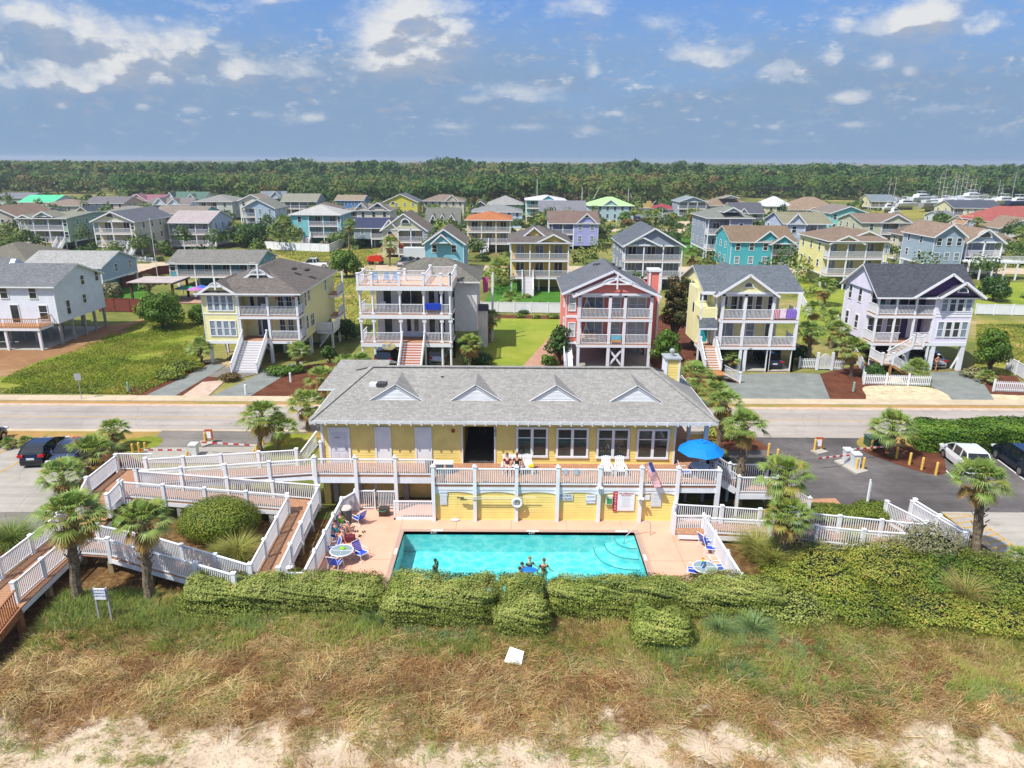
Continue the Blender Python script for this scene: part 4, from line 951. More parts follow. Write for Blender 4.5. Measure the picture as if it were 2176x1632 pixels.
# ---------------------------------------------------------------- ramps and boardwalk
def walk(label,name,runs,rails,posts_,wood=DECKW,fascia=True,group=None,extra=None):
    t=thing(name,label,'boardwalk',(runs[0][0][0][0],runs[0][0][0][1],0),group=group)
    for poly,z in runs:      # poly of 4 points xy; z list
        d=MB(); d.slab(poly,[q-.06 for q in z],z); part('deck',d,wood,t)
        f=MB(); n=len(poly)
        for i in range(n):
            a=poly[i]; b=poly[(i+1)%n]
            if math.dist(a,b)>2.: f.beam((a[0],a[1],z[i]-.2),(b[0],b[1],z[(i+1)%n]-.2),.05,.26)
        part('fascia',f,WHITE,t)
        # boards
        g=MB(); a,b,c,dd=[Vector((p[0],p[1],zz)) for p,zz in zip(poly,z)]
        L=((b-a).length+(c-dd).length)/2; n=int(L/.145)
        if math.dist(poly[0],poly[1])>=math.dist(poly[1],poly[2])*.6:
            for i in range(1,n): p=a+(b-a)*(i/n); q=dd+(c-dd)*(i/n); g.beam(p+Vector((0,0,.003)),q+Vector((0,0,.003)),.014,.006)
            part('board_gap',g,pm('gap_dark',(.12,.08,.06),.9),t)
    for r in rails:
        for p,q in zip(r,r[1:]):
            L=math.dist(p,q); n=max(1,round(L/2.55))
            for i in range(n):
                a=[p[k]+(q[k]-p[k])*i/n for k in range(3)]; b=[p[k]+(q[k]-p[k])*(i+1)/n for k in range(3)]
                m=MB(); m.rail(a,b,h=1.07,sp=.12,bw=.042); part('railing',m,WHITE,t)
                if i: m=MB(); m.box(a[0]-.09,a[0]+.09,a[1]-.09,a[1]+.09,a[2]-.35,a[2]+1.08); m.box(a[0]-.11,a[0]+.11,a[1]-.11,a[1]+.11,a[2]+1.08,a[2]+1.13); part('post',m,WHITE,t)
        for a in r:
            m=MB(); m.box(a[0]-.1,a[0]+.1,a[1]-.1,a[1]+.1,a[2]-.35,a[2]+1.12); m.box(a[0]-.12,a[0]+.12,a[1]-.12,a[1]+.12,a[2]+1.12,a[2]+1.17); part('post',m,WHITE,t)
    for x,y,z in posts_:
        m=MB(); m.box(x-.13,x+.13,y-.13,y+.13,-.4,z-.3); part('piling',m,pm('tan_piling',(.33,.25,.14),.8,.2,2.) if y<36 else GREYP,t)
    return t
walk('upper white-railed ramp running left from the clubhouse deck above the zigzag','ramp',
 [([(-12.05,40.15),(-23.2,40.15),(-23.2,41.8),(-12.05,41.8)],[2.42,1.6,1.6,2.42])],
 [[(-12.15,40.08,2.42),(-23.1,40.08,1.6)],[(-13.7,41.8,2.3),(-23.4,41.8,1.6)]],
 [(-14.5,40.3,2.2),(-17,40.3,2.),(-20,40.3,1.8),(-14.5,41.7,2.2),(-17,41.7,2.),(-20,41.7,1.8)])
walk('middle ramp between the round bush and the upper ramp','ramp',
 [([(-23.2,38.45),(-12.0,38.45),(-12.0,40.0),(-23.2,40.0)],[1.6,.72,.72,1.6])],
 [[(-23.1,40.0,1.6),(-12.0,40.0,.72)],[(-23.2,38.45,1.6),(-13.4,38.45,.80)]],
 [(-14.5,38.6,.9),(-17,38.6,1.1),(-20,38.6,1.3),(-22.5,38.6,1.6),(-14.5,39.9,.9),(-18,39.9,1.2)])
walk('long straight ramp beside the pool fence leading toward the dune','ramp',
 [([(-13.4,38.4),(-13.0,30.3),(-11.5,30.3),(-11.9,39.9)][::1],[.72,.70,.70,.72])],
 [[(-13.32,38.22,.74),(-12.95,30.9,.72)],[(-11.88,39.75,.74),(-11.45,30.6,.72)]],
 [(-13.1,36,.7),(-13,33,.7),(-11.8,37.5,.7),(-11.7,35,.7),(-11.6,33,.7),(-11.5,31,.7)])
walk('curving lower ramp behind the two foreground palms','ramp',
 [([(-23.1,33.3),(-21.3,33.1),(-21.5,34.3),(-23.1,34.7)],[.85]*4),([(-21.3,33.1),(-18.9,32.1),(-18.9,33.4),(-21.5,34.3)],[.85,.85,.85,.85]),([(-18.9,32.1),(-12.0,29.5),(-12.7,30.7),(-18.9,33.4)],[.85,.8,.8,.85])],
 [[(-23.,33.3,.85),(-21.2,33.1,.85),(-18.9,32.1,.85),(-15.6,30.8,.83),(-13.4,29.9,.8)],[(-22.6,34.6,.85),(-19.2,33.5,.85),(-12.9,30.75,.8)]],
 [(-21.3,33.2,.85),(-18.7,32.2,.85),(-16,31,.85),(-22.4,34.2,.85),(-19,33.3,.85)])
bw=walk('white-railed beach boardwalk with tan boards at the left edge','boardwalk',
 [([(-25.5,42.4),(-25.5,36.9),(-23.3,37.7),(-23.2,42.4)],[1.6]*4),([(-25.45,36.2),(-25.45,28.6),(-23.0,28.6),(-23.3,37.0)],[.88,.85,.85,.88])],
 [[(-25.6,42.4,1.6),(-25.5,38.9,1.6),(-24.8,36.9,1.6),(-25.4,35.8,.88),(-25.5,31.,.86),(-25.5,28.6,.85)],[(-23.3,38.5,1.6),(-23.2,36.9,1.5)],[(-23.4,33.2,.88),(-23.4,29.,.85)]],
 [(-25.3,34,.8),(-25.3,31,.8),(-23.3,31,.8),(-23.3,34,.8),(-25.3,40,1.6),(-23.4,41,1.6)])
m=MB(); 
for i in range(4): m.box(-25.3,-23.3,36.3+.25*i,36.6+.25*i,1.0+.16*i-.05,1.0+.16*i)
part('steps',m,DECKW,bw)
m=MB(); m.rail((-25.4,42.4,1.6),(-23.2,42.4,1.6),h=1.2,sp=.13); part('gate',m,WHITE,bw)
cw=pm('cedar_boards',C('#a8704c',.8),.7,.2,5.)
t=thing('boardwalk_end','unpainted reddish cedar stair end of the beach boardwalk at the left edge','boardwalk',(-24.2,28,0))
d=MB(); d.slab([(-25.4,28.55),(-25.4,22),(-22.95,22),(-22.95,28.55)],[.79,-.6,-.6,.79],[.85,-.5,-.5,.85]); d.beam((-22.93,28.55,.7),(-22.93,22,-.65),.06,.3); part('deck',d,cw,t)
for x in (-25.4,-23.): m=MB(); m.rail((x,28.5,.85),(x,22,-.5),h=1.05,sp=.14); part('railing',m,cw,t)
for x,y in ((-23.,28.4),(-23.,25.5),(-25.3,25.5)): m=MB(); m.box(x-.12,x+.12,y-.12,y+.12,-1.5,.7); part('piling',m,cw,t)
walk('long low ramp with white rails right of the pool','ramp',
 [([(9.6,36.4),(14.6,36.1),(14.6,37.4),(9.6,38.)],[.55]*4),([(14.6,36.1),(23.4,34.6),(23.4,36.0),(14.6,37.4)],[.55,.5,.5,.55])],
 [[(9.7,38.0,.55),(12.4,37.7,.55),(16.7,37.1,.55),(23.3,35.8,.5)],[(11.2,36.35,.55),(14.7,36.0,.55),(19.5,35.05,.5),(23.0,34.6,.5)]],
 [(11.5,36.4,.5),(14,36.1,.5),(16.5,35.7,.5),(19,35.2,.5),(21.5,34.9,.5),(12,37.6,.5),(16,37.1,.5),(20,36.3,.5)])
walk('short diagonal ramp with white rails climbing from the parking lot','ramp',
 [([(22.95,39.0),(23.5,35.8),(25.0,34.6),(24.4,39.1)],[.12,.5,.5,.12])],
 [[(22.85,39.1,.2),(23.6,36.1,.45)],[(24.4,39.1,.2),(25.,34.9,.45)],[(24.6,39.2,.3),(25.15,34.95,.5)]],[])
# ---------------------------------------------------------------- pool
PD=pm('salmon_pool_deck',C('#e6b196',.88),.8,.06,.7,bump=.1,bs=40,c2=C('#dca488',.85),c2s=.5,c2r=(.5,.8))
X0,X1,Y0,Y1=-6.32,7.25,31.25,37.3
m=MB()
dx0,dx1,dy0,dy1=-10.4,11.5,30.8,38.9
m.box(dx0,X0-.28,dy0,dy1,-.2,.1); m.box(X1+.28,dx1,dy0,dy1,-.2,.1); m.box(X0-.28,X1+.28,Y1+.28,dy1,-.2,.1); m.box(X0-.28,X1+.28,dy0,Y0-.28,-.2,.1); m.box(dx0,lx0,dy1,41.5,-.2,.098)
struct('pool_deck',m,PD)
m=MB()
for jx in (-8.6,7.6,9.4): m.box(jx,jx+.02,31,37.3,.1005,.104)
for jx in (-6.6,-3.3,0.,3.3,6.6): m.box(jx,jx+.02,Y1+.3,38.7,.1005,.104)
m.box(-10.3,X0-.3,34.2,34.22,.1005,.104); m.box(X1+.3,11.3,34.2,34.22,.1005,.104)
struct('deck_joints',m,pm('joint_brown',C('#a87a62',.8),.9))
pool=thing('swimming_pool','rectangular turquoise swimming pool with tiled coping and corner steps','pool',(.5,34,0))
basin=pm('pool_plaster',(.62,.76,.77),.6,.05,1.)
m=MB(); zb=-1.25
m.add([(X0,Y0,zb),(X1,Y0,zb),(X1,Y1,zb),(X0,Y1,zb),(X0,Y0,.1),(X1,Y0,.1),(X1,Y1,.1),(X0,Y1,.1)],[(0,1,2,3),(0,4,5,1),(1,5,6,2),(2,6,7,3),(3,7,4,0)]); part('basin',m,basin,pool)
m=MB(); c=.28
m.box(X0-c,X1+c,Y1,Y1+c,-.1,.112); m.box(X0-c,X1+c,Y0-c,Y0,-.1,.112); m.box(X0-c,X0,Y0,Y1,-.1,.112); m.box(X1,X1+c,Y0,Y1,-.1,.112)
def tile():
    mm,nt,b=_new('coping_tile'); t_=nt.nodes.new('ShaderNodeTexCoord'); br=nt.nodes.new('ShaderNodeTexBrick'); br.offset=0; br.inputs['Scale'].default_value=1; br.inputs['Brick Width'].default_value=.14; br.inputs['Row Height'].default_value=.14; br.inputs['Mortar Size'].default_value=.02
    for k,cc in (('Color1',C('#d8a890',.8)),('Color2',C('#cfa08c',.8)),('Mortar',C('#b0a49a',.7))): br.inputs[k].default_value=cc+(1,)
    nt.links.new(t_.outputs['Object'],br.inputs['Vector']); nt.links.new(br.outputs[0],b.inputs['Base Color']); b.inputs['Roughness'].default_value=.6; return mm
part('coping',m,tile(),pool)
m=MB()
for r_,z in ((2.35,-.95),(1.75,-.62),(1.15,-.3)):
    n=12; P=[(X1,Y1)]+[(X1-r_*math.cos(math.pi/2*i/n)**.8 if i<n else X1,Y1-r_*math.sin(math.pi/2*i/n)**.8) for i in range(n+1)]
    m.slab(P,zb,z)
st=part('steps',m,basin,pool); m=MB()
for r_,z in ((2.35,-.95),(1.75,-.62),(1.15,-.3)):
    n=12; P=[(X1-r_*math.cos(math.pi/2*i/n)**.8 if i<n else X1,Y1-r_*math.sin(math.pi/2*i/n)**.8,z+.01) for i in range(n+1)]
    m.tube(P,.02,4)
part('step_edge',m,pm('navy_tile',(.06,.12,.16),.5),st)
def watermat():
    mm=bpy.data.materials.new('pool_water'); mm.use_nodes=True; nt=mm.node_tree; N=nt.nodes; L=nt.links; N.clear()
    o=N.new('ShaderNodeOutputMaterial'); tr=N.new('ShaderNodeBsdfTransparent'); gl=N.new('ShaderNodeBsdfGlossy'); gl.inputs['Roughness'].default_value=.03
    fr=N.new('ShaderNodeFresnel'); fr.inputs[0].default_value=1.33; mx=N.new('ShaderNodeMixShader'); t_=N.new('ShaderNodeTexCoord')
    n1=N.new('ShaderNodeTexNoise'); n1.inputs['Scale'].default_value=3.2; n1.inputs['Detail'].default_value=5; n1.inputs['Distortion'].default_value=1.2; L.new(t_.outputs['Object'],n1.inputs['Vector'])
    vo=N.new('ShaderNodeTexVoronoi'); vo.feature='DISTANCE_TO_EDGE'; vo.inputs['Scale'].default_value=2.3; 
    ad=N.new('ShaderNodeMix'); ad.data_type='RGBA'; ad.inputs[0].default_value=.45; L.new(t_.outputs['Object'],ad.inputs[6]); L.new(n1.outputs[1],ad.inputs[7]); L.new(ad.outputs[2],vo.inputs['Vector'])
    r=_ramp(nt,vo.outputs[0],[(0,(.66,.98,.97)),(.08,(.42,.92,.92)),(.2,(.30,.86,.87)),(.5,(.23,.80,.82))]); L.new(r,tr.inputs[0])  # bright caustic light web painted into the water tint
    b=N.new('ShaderNodeBump'); b.inputs['Strength'].default_value=.6; b.inputs['Distance'].default_value=.06; L.new(n1.outputs[0],b.inputs['Height']); L.new(b.outputs[0],gl.inputs['Normal']); L.new(b.outputs[0],fr.inputs['Normal'])
    L.new(fr.outputs[0],mx.inputs[0]); L.new(tr.outputs[0],mx.inputs[1]); L.new(gl.outputs[0],mx.inputs[2]); L.new(mx.outputs[0],o.inputs[0]); return mm
nx,ny=120,60; xs=np.linspace(X0+.002,X1-.002,nx); ys=np.linspace(Y0+.002,Y1-.002,ny); XX,YY=np.meshgrid(xs,ys); ZZ=-.04+.05*(vnoise(XX,YY,3,3,1.6)-.5)
idx=np.arange(nx*ny).reshape(ny,nx); q=np.stack([idx[:-1,:-1],idx[:-1,1:],idx[1:,1:],idx[1:,:-1]],-1).reshape(-1,4)
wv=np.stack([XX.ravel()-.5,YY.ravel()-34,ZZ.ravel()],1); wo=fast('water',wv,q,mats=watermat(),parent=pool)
m=MB()
for u,v in ((928,1130),(1132,1133),(1322,1134)): x,y=G(u,v,.1); m.box(x-.35,x+.35,Y1+.05,Y1+.2,.113,.118)
for u,v in ((839,1172),(1377,1185)):
    x,y=G(u,v,.1); xx=X0-.2 if u<1000 else X1+.08; m.box(xx,xx+.14,y-.3,y+.3,.113,.118)
part('depth_marker',m,WHITE,pool)
for u in (922,1130): text('depth_text','4 FT',.2,(px(u,1140,Y1),Y1-.012,.02),parent=pool,mat=WHITE)
m=MB(); x0,_=G(1325,1140,.1); x1,_=G(1382,1140,.1); y=36.9
m.tube([(x0,y-.2,-.3),(x0+.1,y-.15,.15),(x0+.95,y+.1,.93),(x1-.22,y+.1,1.0),(x1-.06,y+.1,.94),(x1,y+.1,.8),(x1,y+.1,.1)],.025,8)
solo('pool_handrail','bent metal handrail over the pool corner steps','handrail',m,METAL,(x1,37,0.1))
# pool fences
def fence(label,pts,h=1.25,name='pool_fence'):
    t=thing(name,label,'fence',(pts[0][0],pts[0][1],.1))
    for p,q in zip(pts,pts[1:]):
        n=max(1,round(math.dist(p,q)/2.)); 
        for i in range(n):
            a=[p[k]+(q[k]-p[k])*i/n for k in range(2)]; b=[p[k]+(q[k]-p[k])*(i+1)/n for k in range(2)]
            m=MB(); m.rail((a[0],a[1],.1),(b[0],b[1],.1),h=h,sp=.11,bw=.055,top=.13); part('railing',m,WHITE,t)
            m=MB(); m.box(a[0]-.09,a[0]+.09,a[1]-.09,a[1]+.09,.05,h+.2); m.ball((a[0],a[1],h+.24),.08,8,4); part('post',m,WHITE,t)
    a=pts[-1]; m=MB(); m.box(a[0]-.09,a[0]+.09,a[1]-.09,a[1]+.09,.05,h+.2); part('post',m,WHITE,t)
fence('white baluster pool fence behind the lounging people on the left',[(-9.7,40.0),(-10.3,38.9),(-10.35,30.9)])
fence('bright white pool fence running diagonally on the right of the pool',[(9.5,37.1),(11.2,37.1),(11.5,30.9)])
fence('short white fence corner beside the clubhouse and right ramp',[(9.9,38.6),(9.5,37.5)],1.5)
# white gate at the ramp end
t=thing('ramp_gate','white slatted gate with notice board beside the ramp end by the hedge','gate',(-11,30.6,.7))
m=MB(); 
for z in (.9,1.1,1.3,1.5): m.box(-11.4,-10.2,30.55,30.62,z,z+.07)
for x in (-11.4,-11.1,-10.8,-10.5,-10.2): m.box(x-.03,x+.03,30.5,30.56,.8,1.6)
part('slats',m,WHITE,t)
# ---------------------------------------------------------------- signs and fittings on the lower wall
def sign(name,label,u0,u1,v0,v1,y,lines,mat=WHITE,tc=None,fs=None,loc=None,grp=None,post=None):
    x0,z1=PY(u0,v0,y); x1,z0=PY(u1,v1,y); t=thing(name,label,'sign',((x0+x1)/2,y,z0),group=grp)
    m=MB(); m.box(x0,x1,y-.03,y,z0,z1); part('board',m,mat,t)
    n=len(lines); hh=(z1-z0)
    for i,l in enumerate(lines):
        s=fs or min(hh/n*.85,(x1-x0)/max(4,len(l))*1.45); text('lettering',l,s,((x0+x1)/2,y-.035,z1-hh*(i+.5)/n),parent=t,mat=tc or BLACK)
    return t,x0,x1,z0,z1
GREYT=pm('letter_grey',(.10,.10,.12),.6); BLUET=pm('letter_blue',(.04,.12,.38),.6); REDT=pm('letter_red',(.55,.03,.05),.6)
ys=YD-.0
pale=pm('pale_board',(.62,.66,.68),.5,.04)
sign('notice_board','pale sign reading NO PETS NO GLASS on the lower yellow wall',1187,1217,1050,1063,ys,['NO PETS','NO GLASS'],pale,GREYT)
sign('notice_board','blue and white NO DIVING ALLOWED sign on the lower yellow wall',1245,1265,1051,1069,ys,['NO DIVING','ALLOWED'],WHITE,BLUET)
sign('notice_board','small pale notice above the pole hook left on the lower yellow wall',934,951,1042,1053,ys,['NOTICE'],WHITE,BLUET)
sign('notice_board','tall blank grey notice left on the lower yellow wall',935,950,1054,1072,ys,['. . . .']*2,pale,GREYT)
t,x0,x1,z0,z1=sign('warning_board','large white pool rules board with red WARNING strip',1313,1347,1045,1085,ys,[],WHITE)
text('lettering','NO LIFEGUARD',.13,((x0+x1)/2,ys-.04,z1-.1),parent=t,mat=REDT); text('lettering','ON DUTY',.13,((x0+x1)/2,ys-.04,z1-.23),parent=t,mat=REDT)
for i in range(7): text('lettering','- - - - - - - - -',.09,((x0+x1)/2,ys-.04,z1-.38-i*.1),parent=t,mat=GREYT)
xs0=PY(1303,1060,ys)[0]; m=MB(); m.box(xs0,x0,ys-.035,ys,z0-.03,z1+.02); part('strip',m,REDT,t)
for i,ch_ in enumerate('WARNING'): text('lettering',ch_,.16,((xs0+x0)/2,ys-.045,z1-.1-i*(z1-z0)/7.3),parent=t,mat=WHITE)
sign('notice_board','tall pale rules notice right of the last post on the lower yellow wall',1384,1404,1047,1076,ys,['---- ---','--- ----','---- --','-- -----'],pale,pm('faint_grey',(.4,.42,.46),.6))
sign('notice_board','small horizontal pale notice beside the last post',1369,1380,1052,1062,ys,['---'],WHITE,pm('faint_grey',(.4,.42,.46),.6))
x,z=PY(1294,1062,ys); t=thing('equipment_box','green and white emergency box on the lower wall','box',(x,ys,z)); m=MB(); m.box(x-.22,x+.2,ys-.14,ys,z-.25,z+.32); part('case',m,pm('cream_case',(.72,.70,.55),.5),t); m=MB(); m.box(x-.15,x+.17,ys-.15,ys-.14,z-.2,z+.15); part('green_panel',m,pm('green_panel',(.06,.28,.10),.5),t)
x,z=PY(1099,1068,YD-.25); m=MB(); m.torus((x,YD-.28,z),.27,.075,'y',20,8); t=solo('life_ring','white life ring hanging on the second post of the lower wall','life ring',m,WHITE,(x,YD-.28,z),smooth=True)
m=MB(); m.box(x-.08,x+.08,YD-.26,YD-.2,z-.1,z+.4); part('bracket',m,METAL,t)
for u,v in ((1361,1058),(1274,1035)):
    x,z=PY(u,v,YD-.3); m=MB(); m.box(x-.05,x+.05,YD-.4,YD-.2,z-.02,z+.04); m.ball((x-.12,YD-.42,z),(.11,.14,.08),10,6); m.ball((x+.12,YD-.42,z),(.11,.14,.08),10,6)
    solo('flood_lamp','twin head flood lamp '+('on the post beside the rules notice' if u>1300 else 'under the deck edge above the emergency box'),'lamp',m,WHITE,(x,YD-.3,z))
x0,z=PY(975,1055,YD-.2); x1,_=PY(1140,1055,YD-.2)
for k,(a,b,dz,c) in enumerate(((x0,x1,0,'upper'),(x0+.2,x1-.8,-.13,'lower'))):
    m=MB(); m.tube([(a,YD-.26,z+dz),(b,YD-.26,z+dz)],.022,6)
    t=solo('skimmer_pole','long cream pool skimmer pole, the '+c+' of the two hung along the wall','pole',m,pm('cream_pole',(.62,.60,.42),.5),(a,YD-.26,z+dz),group='pool poles hung on the wall')
    m=MB(); m.box(a-.1,a+.3,YD-.3,YD-.22,z+dz-.08,z+dz+.01); part('net',m,pm('net_olive',(.15,.15,.06),.9),t)
# beach sign on two posts
x0,z1=PY(199,1250,28.6); x1,z0=PY(227,1273,28.6)
t=thing('beach_sign','small white sign with blue lettering on two wooden posts in the dune grass','sign',((x0+x1)/2,28.6,0))
m=MB(); m.box(x0,x1,28.55,28.6,z0,z1); part('board',m,WHITE,t)
for i,l in enumerate(('PRIVATE ACCESS','RESIDENTS &','GUESTS ONLY')): text('lettering',l,.105,((x0+x1)/2,28.545,z1-.09-i*.15),parent=t,mat=BLUET)
for x in (x0-.03,x1+.03): m=MB(); m.box(x-.04,x+.04,28.6,28.68,-.2,z1+.03); part('post',m,GREYP,t)
# deck things
def flag():
    x,z=PY(1388,1010,YD-.5); t=thing('flag','american stars and stripes flag slanting from the deck railing','flag',(x,YD-.5,z))
    p0=Vector((px(1378,984,YD-.4),YD-.4,PY(1378,984,YD-.4)[1])); p1=Vector((px(1384,1008,YD-.1),YD-.05,PY(1384,1012,YD-.1)[1]))
    m=MB(); m.tube([p1,p0],.02,6); part('pole',m,METAL,t)
    m=MB(); n=13; A=p0; x1_,z1_=PY(1398,1035,YD-.5); B=Vector((x1_,YD-.5,z1_)); d=B-A; wv=Vector((.42,0,.10))
    for i in range(n):
        for j in range(8):
            def q(a,b): 
                v=A+d*b+wv*(a-.5); v.y+=.05*math.sin(b*9+a*2); return v
            a0,a1=i/n,(i+1)/n; b0,b1=j/8,(j+1)/8
            blue=(i>=6 and j<3); m.add([q(a0,b0),q(a1,b0),q(a1,b1),q(a0,b1)],[(0,1,2,3)],2 if blue else i%2)
    part('cloth',m,[pm('flag_red',(.50,.03,.05),.8),pm('flag_white',(.72,.72,.74),.8),pm('flag_navy',(.04,.05,.20),.8)],t)
flag()
def umbrella():
    y=40.2; x,_=PY(1489,965,y); z=PY(1489,975,y)[1]; zt=PY(1489,944,y)[1]+.0; t=thing('patio_umbrella','bright blue patio umbrella over the deck corner table','umbrella',(x,y,DZ)); R_=1.42; n=8; m=MB(); z=max(z,DZ+1.75); zt=z+.62
    rings=[(0,zt),(.3,zt-.03),(.32,zt-.10),(.9,zt-.28),(R_,z)]
    V=[(x,y,zt)]; F=[]
    k=24
    for r_,zz in rings[1:]:
        for i in range(k):
            a=2*math.pi*i/k; s=1-.05*abs(math.sin(a*n/2)) ; V.append((x+r_*s*math.cos(a),y+r_*s*math.sin(a),zz-(0 if r_<1 else .05*abs(math.cos(a*n/2)))))
    for i in range(k): F.append((0,1+i,1+(i+1)%k))
    for j in range(len(rings)-2):
        for i in range(k): F.append((1+j*k+i,1+(j+1)*k+i,1+(j+1)*k+(i+1)%k,1+j*k+(i+1)%k))
    m.add(V,F); m.ball((x,y,zt+.04),.06,8,4); part('canopy',m,pm('umbrella_blue',C('#0b86e0',.85),.7,.05,3.),t)
    m=MB(); m.tube([(x,y,DZ),(x,y,zt)],.03,8); part('pole',m,WHITE,t)
    for i in range(n):
        a=2*math.pi*i/n; m=MB(); m.beam((x,y,zt-.1),(x+1.35*math.cos(a),y+1.35*math.sin(a),z-.0),.02,.02); part('rib',m,METAL,t)
    return x,y
UX,UY=umbrella()
# ================================================================ ground, roads, lots
def groundmat(name,stops,scale=.15,det=9,rough=.95,fine=3.,fv=.25,bump=.4,crack=0):
    m,nt,b=_new(name); t=nt.nodes.new('ShaderNodeTexCoord')
    col=_ramp(nt,_noise(nt,scale,det,.62,vec=t.outputs['Object']),stops)
    f=_ramp(nt,_noise(nt,fine,6,.7,vec=t.outputs['Object']),[(.3,(1-fv,)*3),(.7,(1+fv,)*3)]); col=_mix(nt,1.,col,f,'MULTIPLY')
    if crack:
        vo=nt.nodes.new('ShaderNodeTexVoronoi'); vo.feature='DISTANCE_TO_EDGE'; vo.inputs['Scale'].default_value=crack; wn=nt.nodes.new('ShaderNodeTexNoise'); wn.inputs['Scale'].default_value=.6; wn.inputs['Detail'].default_value=6; nt.links.new(t.outputs['Object'],wn.inputs['Vector'])
        wv_=_mix(nt,.5,t.outputs['Object'],wn.outputs[1],'ADD'); nt.links.new(wv_,vo.inputs['Vector']); cr_=_ramp(nt,vo.outputs[0],[(0,(.62,.60,.58)),(.012,(1,1,1))]); col=_mix(nt,.35,col,cr_,'MULTIPLY')
        mp=nt.nodes.new('ShaderNodeMapping'); mp.inputs['Scale'].default_value=(.03,1.2,1); nt.links.new(t.outputs['Object'],mp.inputs[0]); st=_ramp(nt,_noise(nt,1.,5,.6,vec=mp.outputs[0]),[(.35,(.86,.85,.84)),(.6,(1.05,1.05,1.05))]); col=_mix(nt,1.,col,st,'MULTIPLY')
        bl=_ramp(nt,_noise(nt,.5,3,.6,vec=t.outputs['Object']),[(.62,(1,1,1)),(.72,(.78,.77,.76))]); col=_mix(nt,.8,col,bl,'MULTIPLY')
    nt.links.new(col,b.inputs['Base Color']); b.inputs['Roughness'].default_value=rough; b.inputs['Specular IOR Level'].default_value=.15
    if bump: _bump(nt,b,_noise(nt,fine*3,6,.7,vec=t.outputs['Object']),bump,.05)
    return m
GM={}
GM['base']=groundmat('scrub_ground',[(.30,C('#8a7a4e',.8)),(.45,C('#6f7a38',.75)),(.55,C('#8c8a4a',.8)),(.70,C('#c7a983',.8))],.05,9,fine=.9)
GM['lawn']=groundmat('bright_lawn',[(.3,C('#7a9030',.75)),(.5,C('#909f38',.78)),(.7,C('#a8a84c',.8))],.16,fine=2.5,fv=.12)
GM['dlawn']=groundmat('dark_lawn',[(.3,C('#3f7a25',.7)),(.7,C('#5c8c30',.7))],.2,fine=2.5,fv=.12)
GM['weeds']=groundmat('weedy_lot',[(.30,C('#6f8028',.75)),(.5,C('#8a9434',.78)),(.62,C('#9c9648',.8)),(.75,C('#bfa777',.8))],.22,fine=1.6,fv=.22)
GM['olive']=groundmat('olive_grass',[(.3,C('#7d8234',.8)),(.5,C('#969343',.8)),(.68,C('#b69a63',.85))],.2,fine=1.5,fv=.2)
GM['tan']=groundmat('dry_verge',[(.3,C('#a07a45',.8)),(.5,C('#b8935a',.8)),(.66,C('#8f8e3c',.75))],.12,fine=1.4,fv=.15)
GM['dirt']=groundmat('brown_dirt',[(.3,C('#8b6243',.8)),(.55,C('#a07a55',.8)),(.75,C('#c4a27c',.8))],.15,fine=1.6,fv=.15)
GM['mulch']=groundmat('red_brown_mulch',[(.3,C('#5b3425',.75)),(.7,C('#80503a',.75))],.8,fine=5,fv=.3)
GM['gravel']=groundmat('pale_stone_gravel',[(.3,C('#b39b7c',.8)),(.5,C('#d8c4a0',.85)),(.7,C('#ead9b8',.85))],1.6,fine=7,fv=.3)
GM['pinkgravel']=groundmat('pinkish_gravel',[(.3,C('#c0a490',.8)),(.7,C('#dcc4b0',.85))],1.6,fine=7,fv=.2)
GM['road']=groundmat('worn_road',[(.3,C('#a39c95',.80)),(.5,C('#b5aca4',.80)),(.7,C('#c2b8ae',.80))],.10,fine=1.1,fv=.07,bump=.15,crack=.22)
GM['asphalt']=groundmat('dark_asphalt',[(.3,C('#54504f',.8)),(.5,C('#6a6665',.8)),(.72,C('#8a8480',.8))],.16,fine=1.8,fv=.12,bump=.15,crack=.25)
GM['lasphalt']=groundmat('grey_asphalt',[(.3,C('#77736f',.8)),(.7,C('#948d85',.8))],.2,fine=1.8,fv=.1,bump=.15,crack=.3)
GM['pconc']=groundmat('parking_concrete',[(.3,C('#a9a49c',.8)),(.7,C('#bcb5aa',.82))],.3,fine=1.5,fv=.07,bump=.1,crack=.3)
GM['drive']=groundmat('gravel_drive',[(.3,C('#7e837f',.78)),(.7,C('#979b95',.8))],.7,fine=5,fv=.15,bump=.2)
GM['walk']=groundmat('sidewalk_concrete',[(.3,C('#c3b196',.8)),(.7,C('#d8c7ab',.82))],.4,fine=2,fv=.08,bump=.1)
GM['sandroad']=groundmat('sandy_street',[(.3,C('#c2ac90',.8)),(.7,C('#d6c3a8',.82))],.3,fine=1,fv=.08,bump=.1)
GM['brick']=groundmat('brick_path',[(.3,C('#b58a76',.8)),(.7,C('#c9a18a',.8))],.8,fine=4,fv=.15,bump=.2)
GM['yline']=pm('yellow_line',C('#d9a83c',.75),.8,.2,1.); GM['wline']=pm('white_line',(.6,.6,.58),.8,.2,1.)
def sheet(name,pts,mat,z,px=True,th=0):
    P=[G(u,v) for u,v in pts] if px else pts
    m=MB()
    if th: m.slab(P,z-th,z)
    else:
        ar=sum(P[i][0]*P[(i+1)%len(P)][1]-P[(i+1)%len(P)][0]*P[i][1] for i in range(len(P)))
        if ar<0: P=P[::-1]
        m.add([(x,y,z) for x,y in P],[tuple(range(len(P)))])
    return struct(name,m,GM[mat] if isinstance(mat,str) else mat)
def curve(pts,n=6,jit=0):
    """smooth closed outline in pixels"""
    P=[Vector((u,v)) for u,v in pts]; o=[]; N_=len(P)
    for i in range(N_):
        a,b,c,d=P[i-1],P[i],P[(i+1)%N_],P[(i+2)%N_]
        for k in range(n):
            t=k/n; q=.5*((2*b)+(c-a)*t+(2*a-5*b+4*c-d)*t*t+(3*b-a-3*c+d)*t**3); o.append((q.x,q.y))
    return o
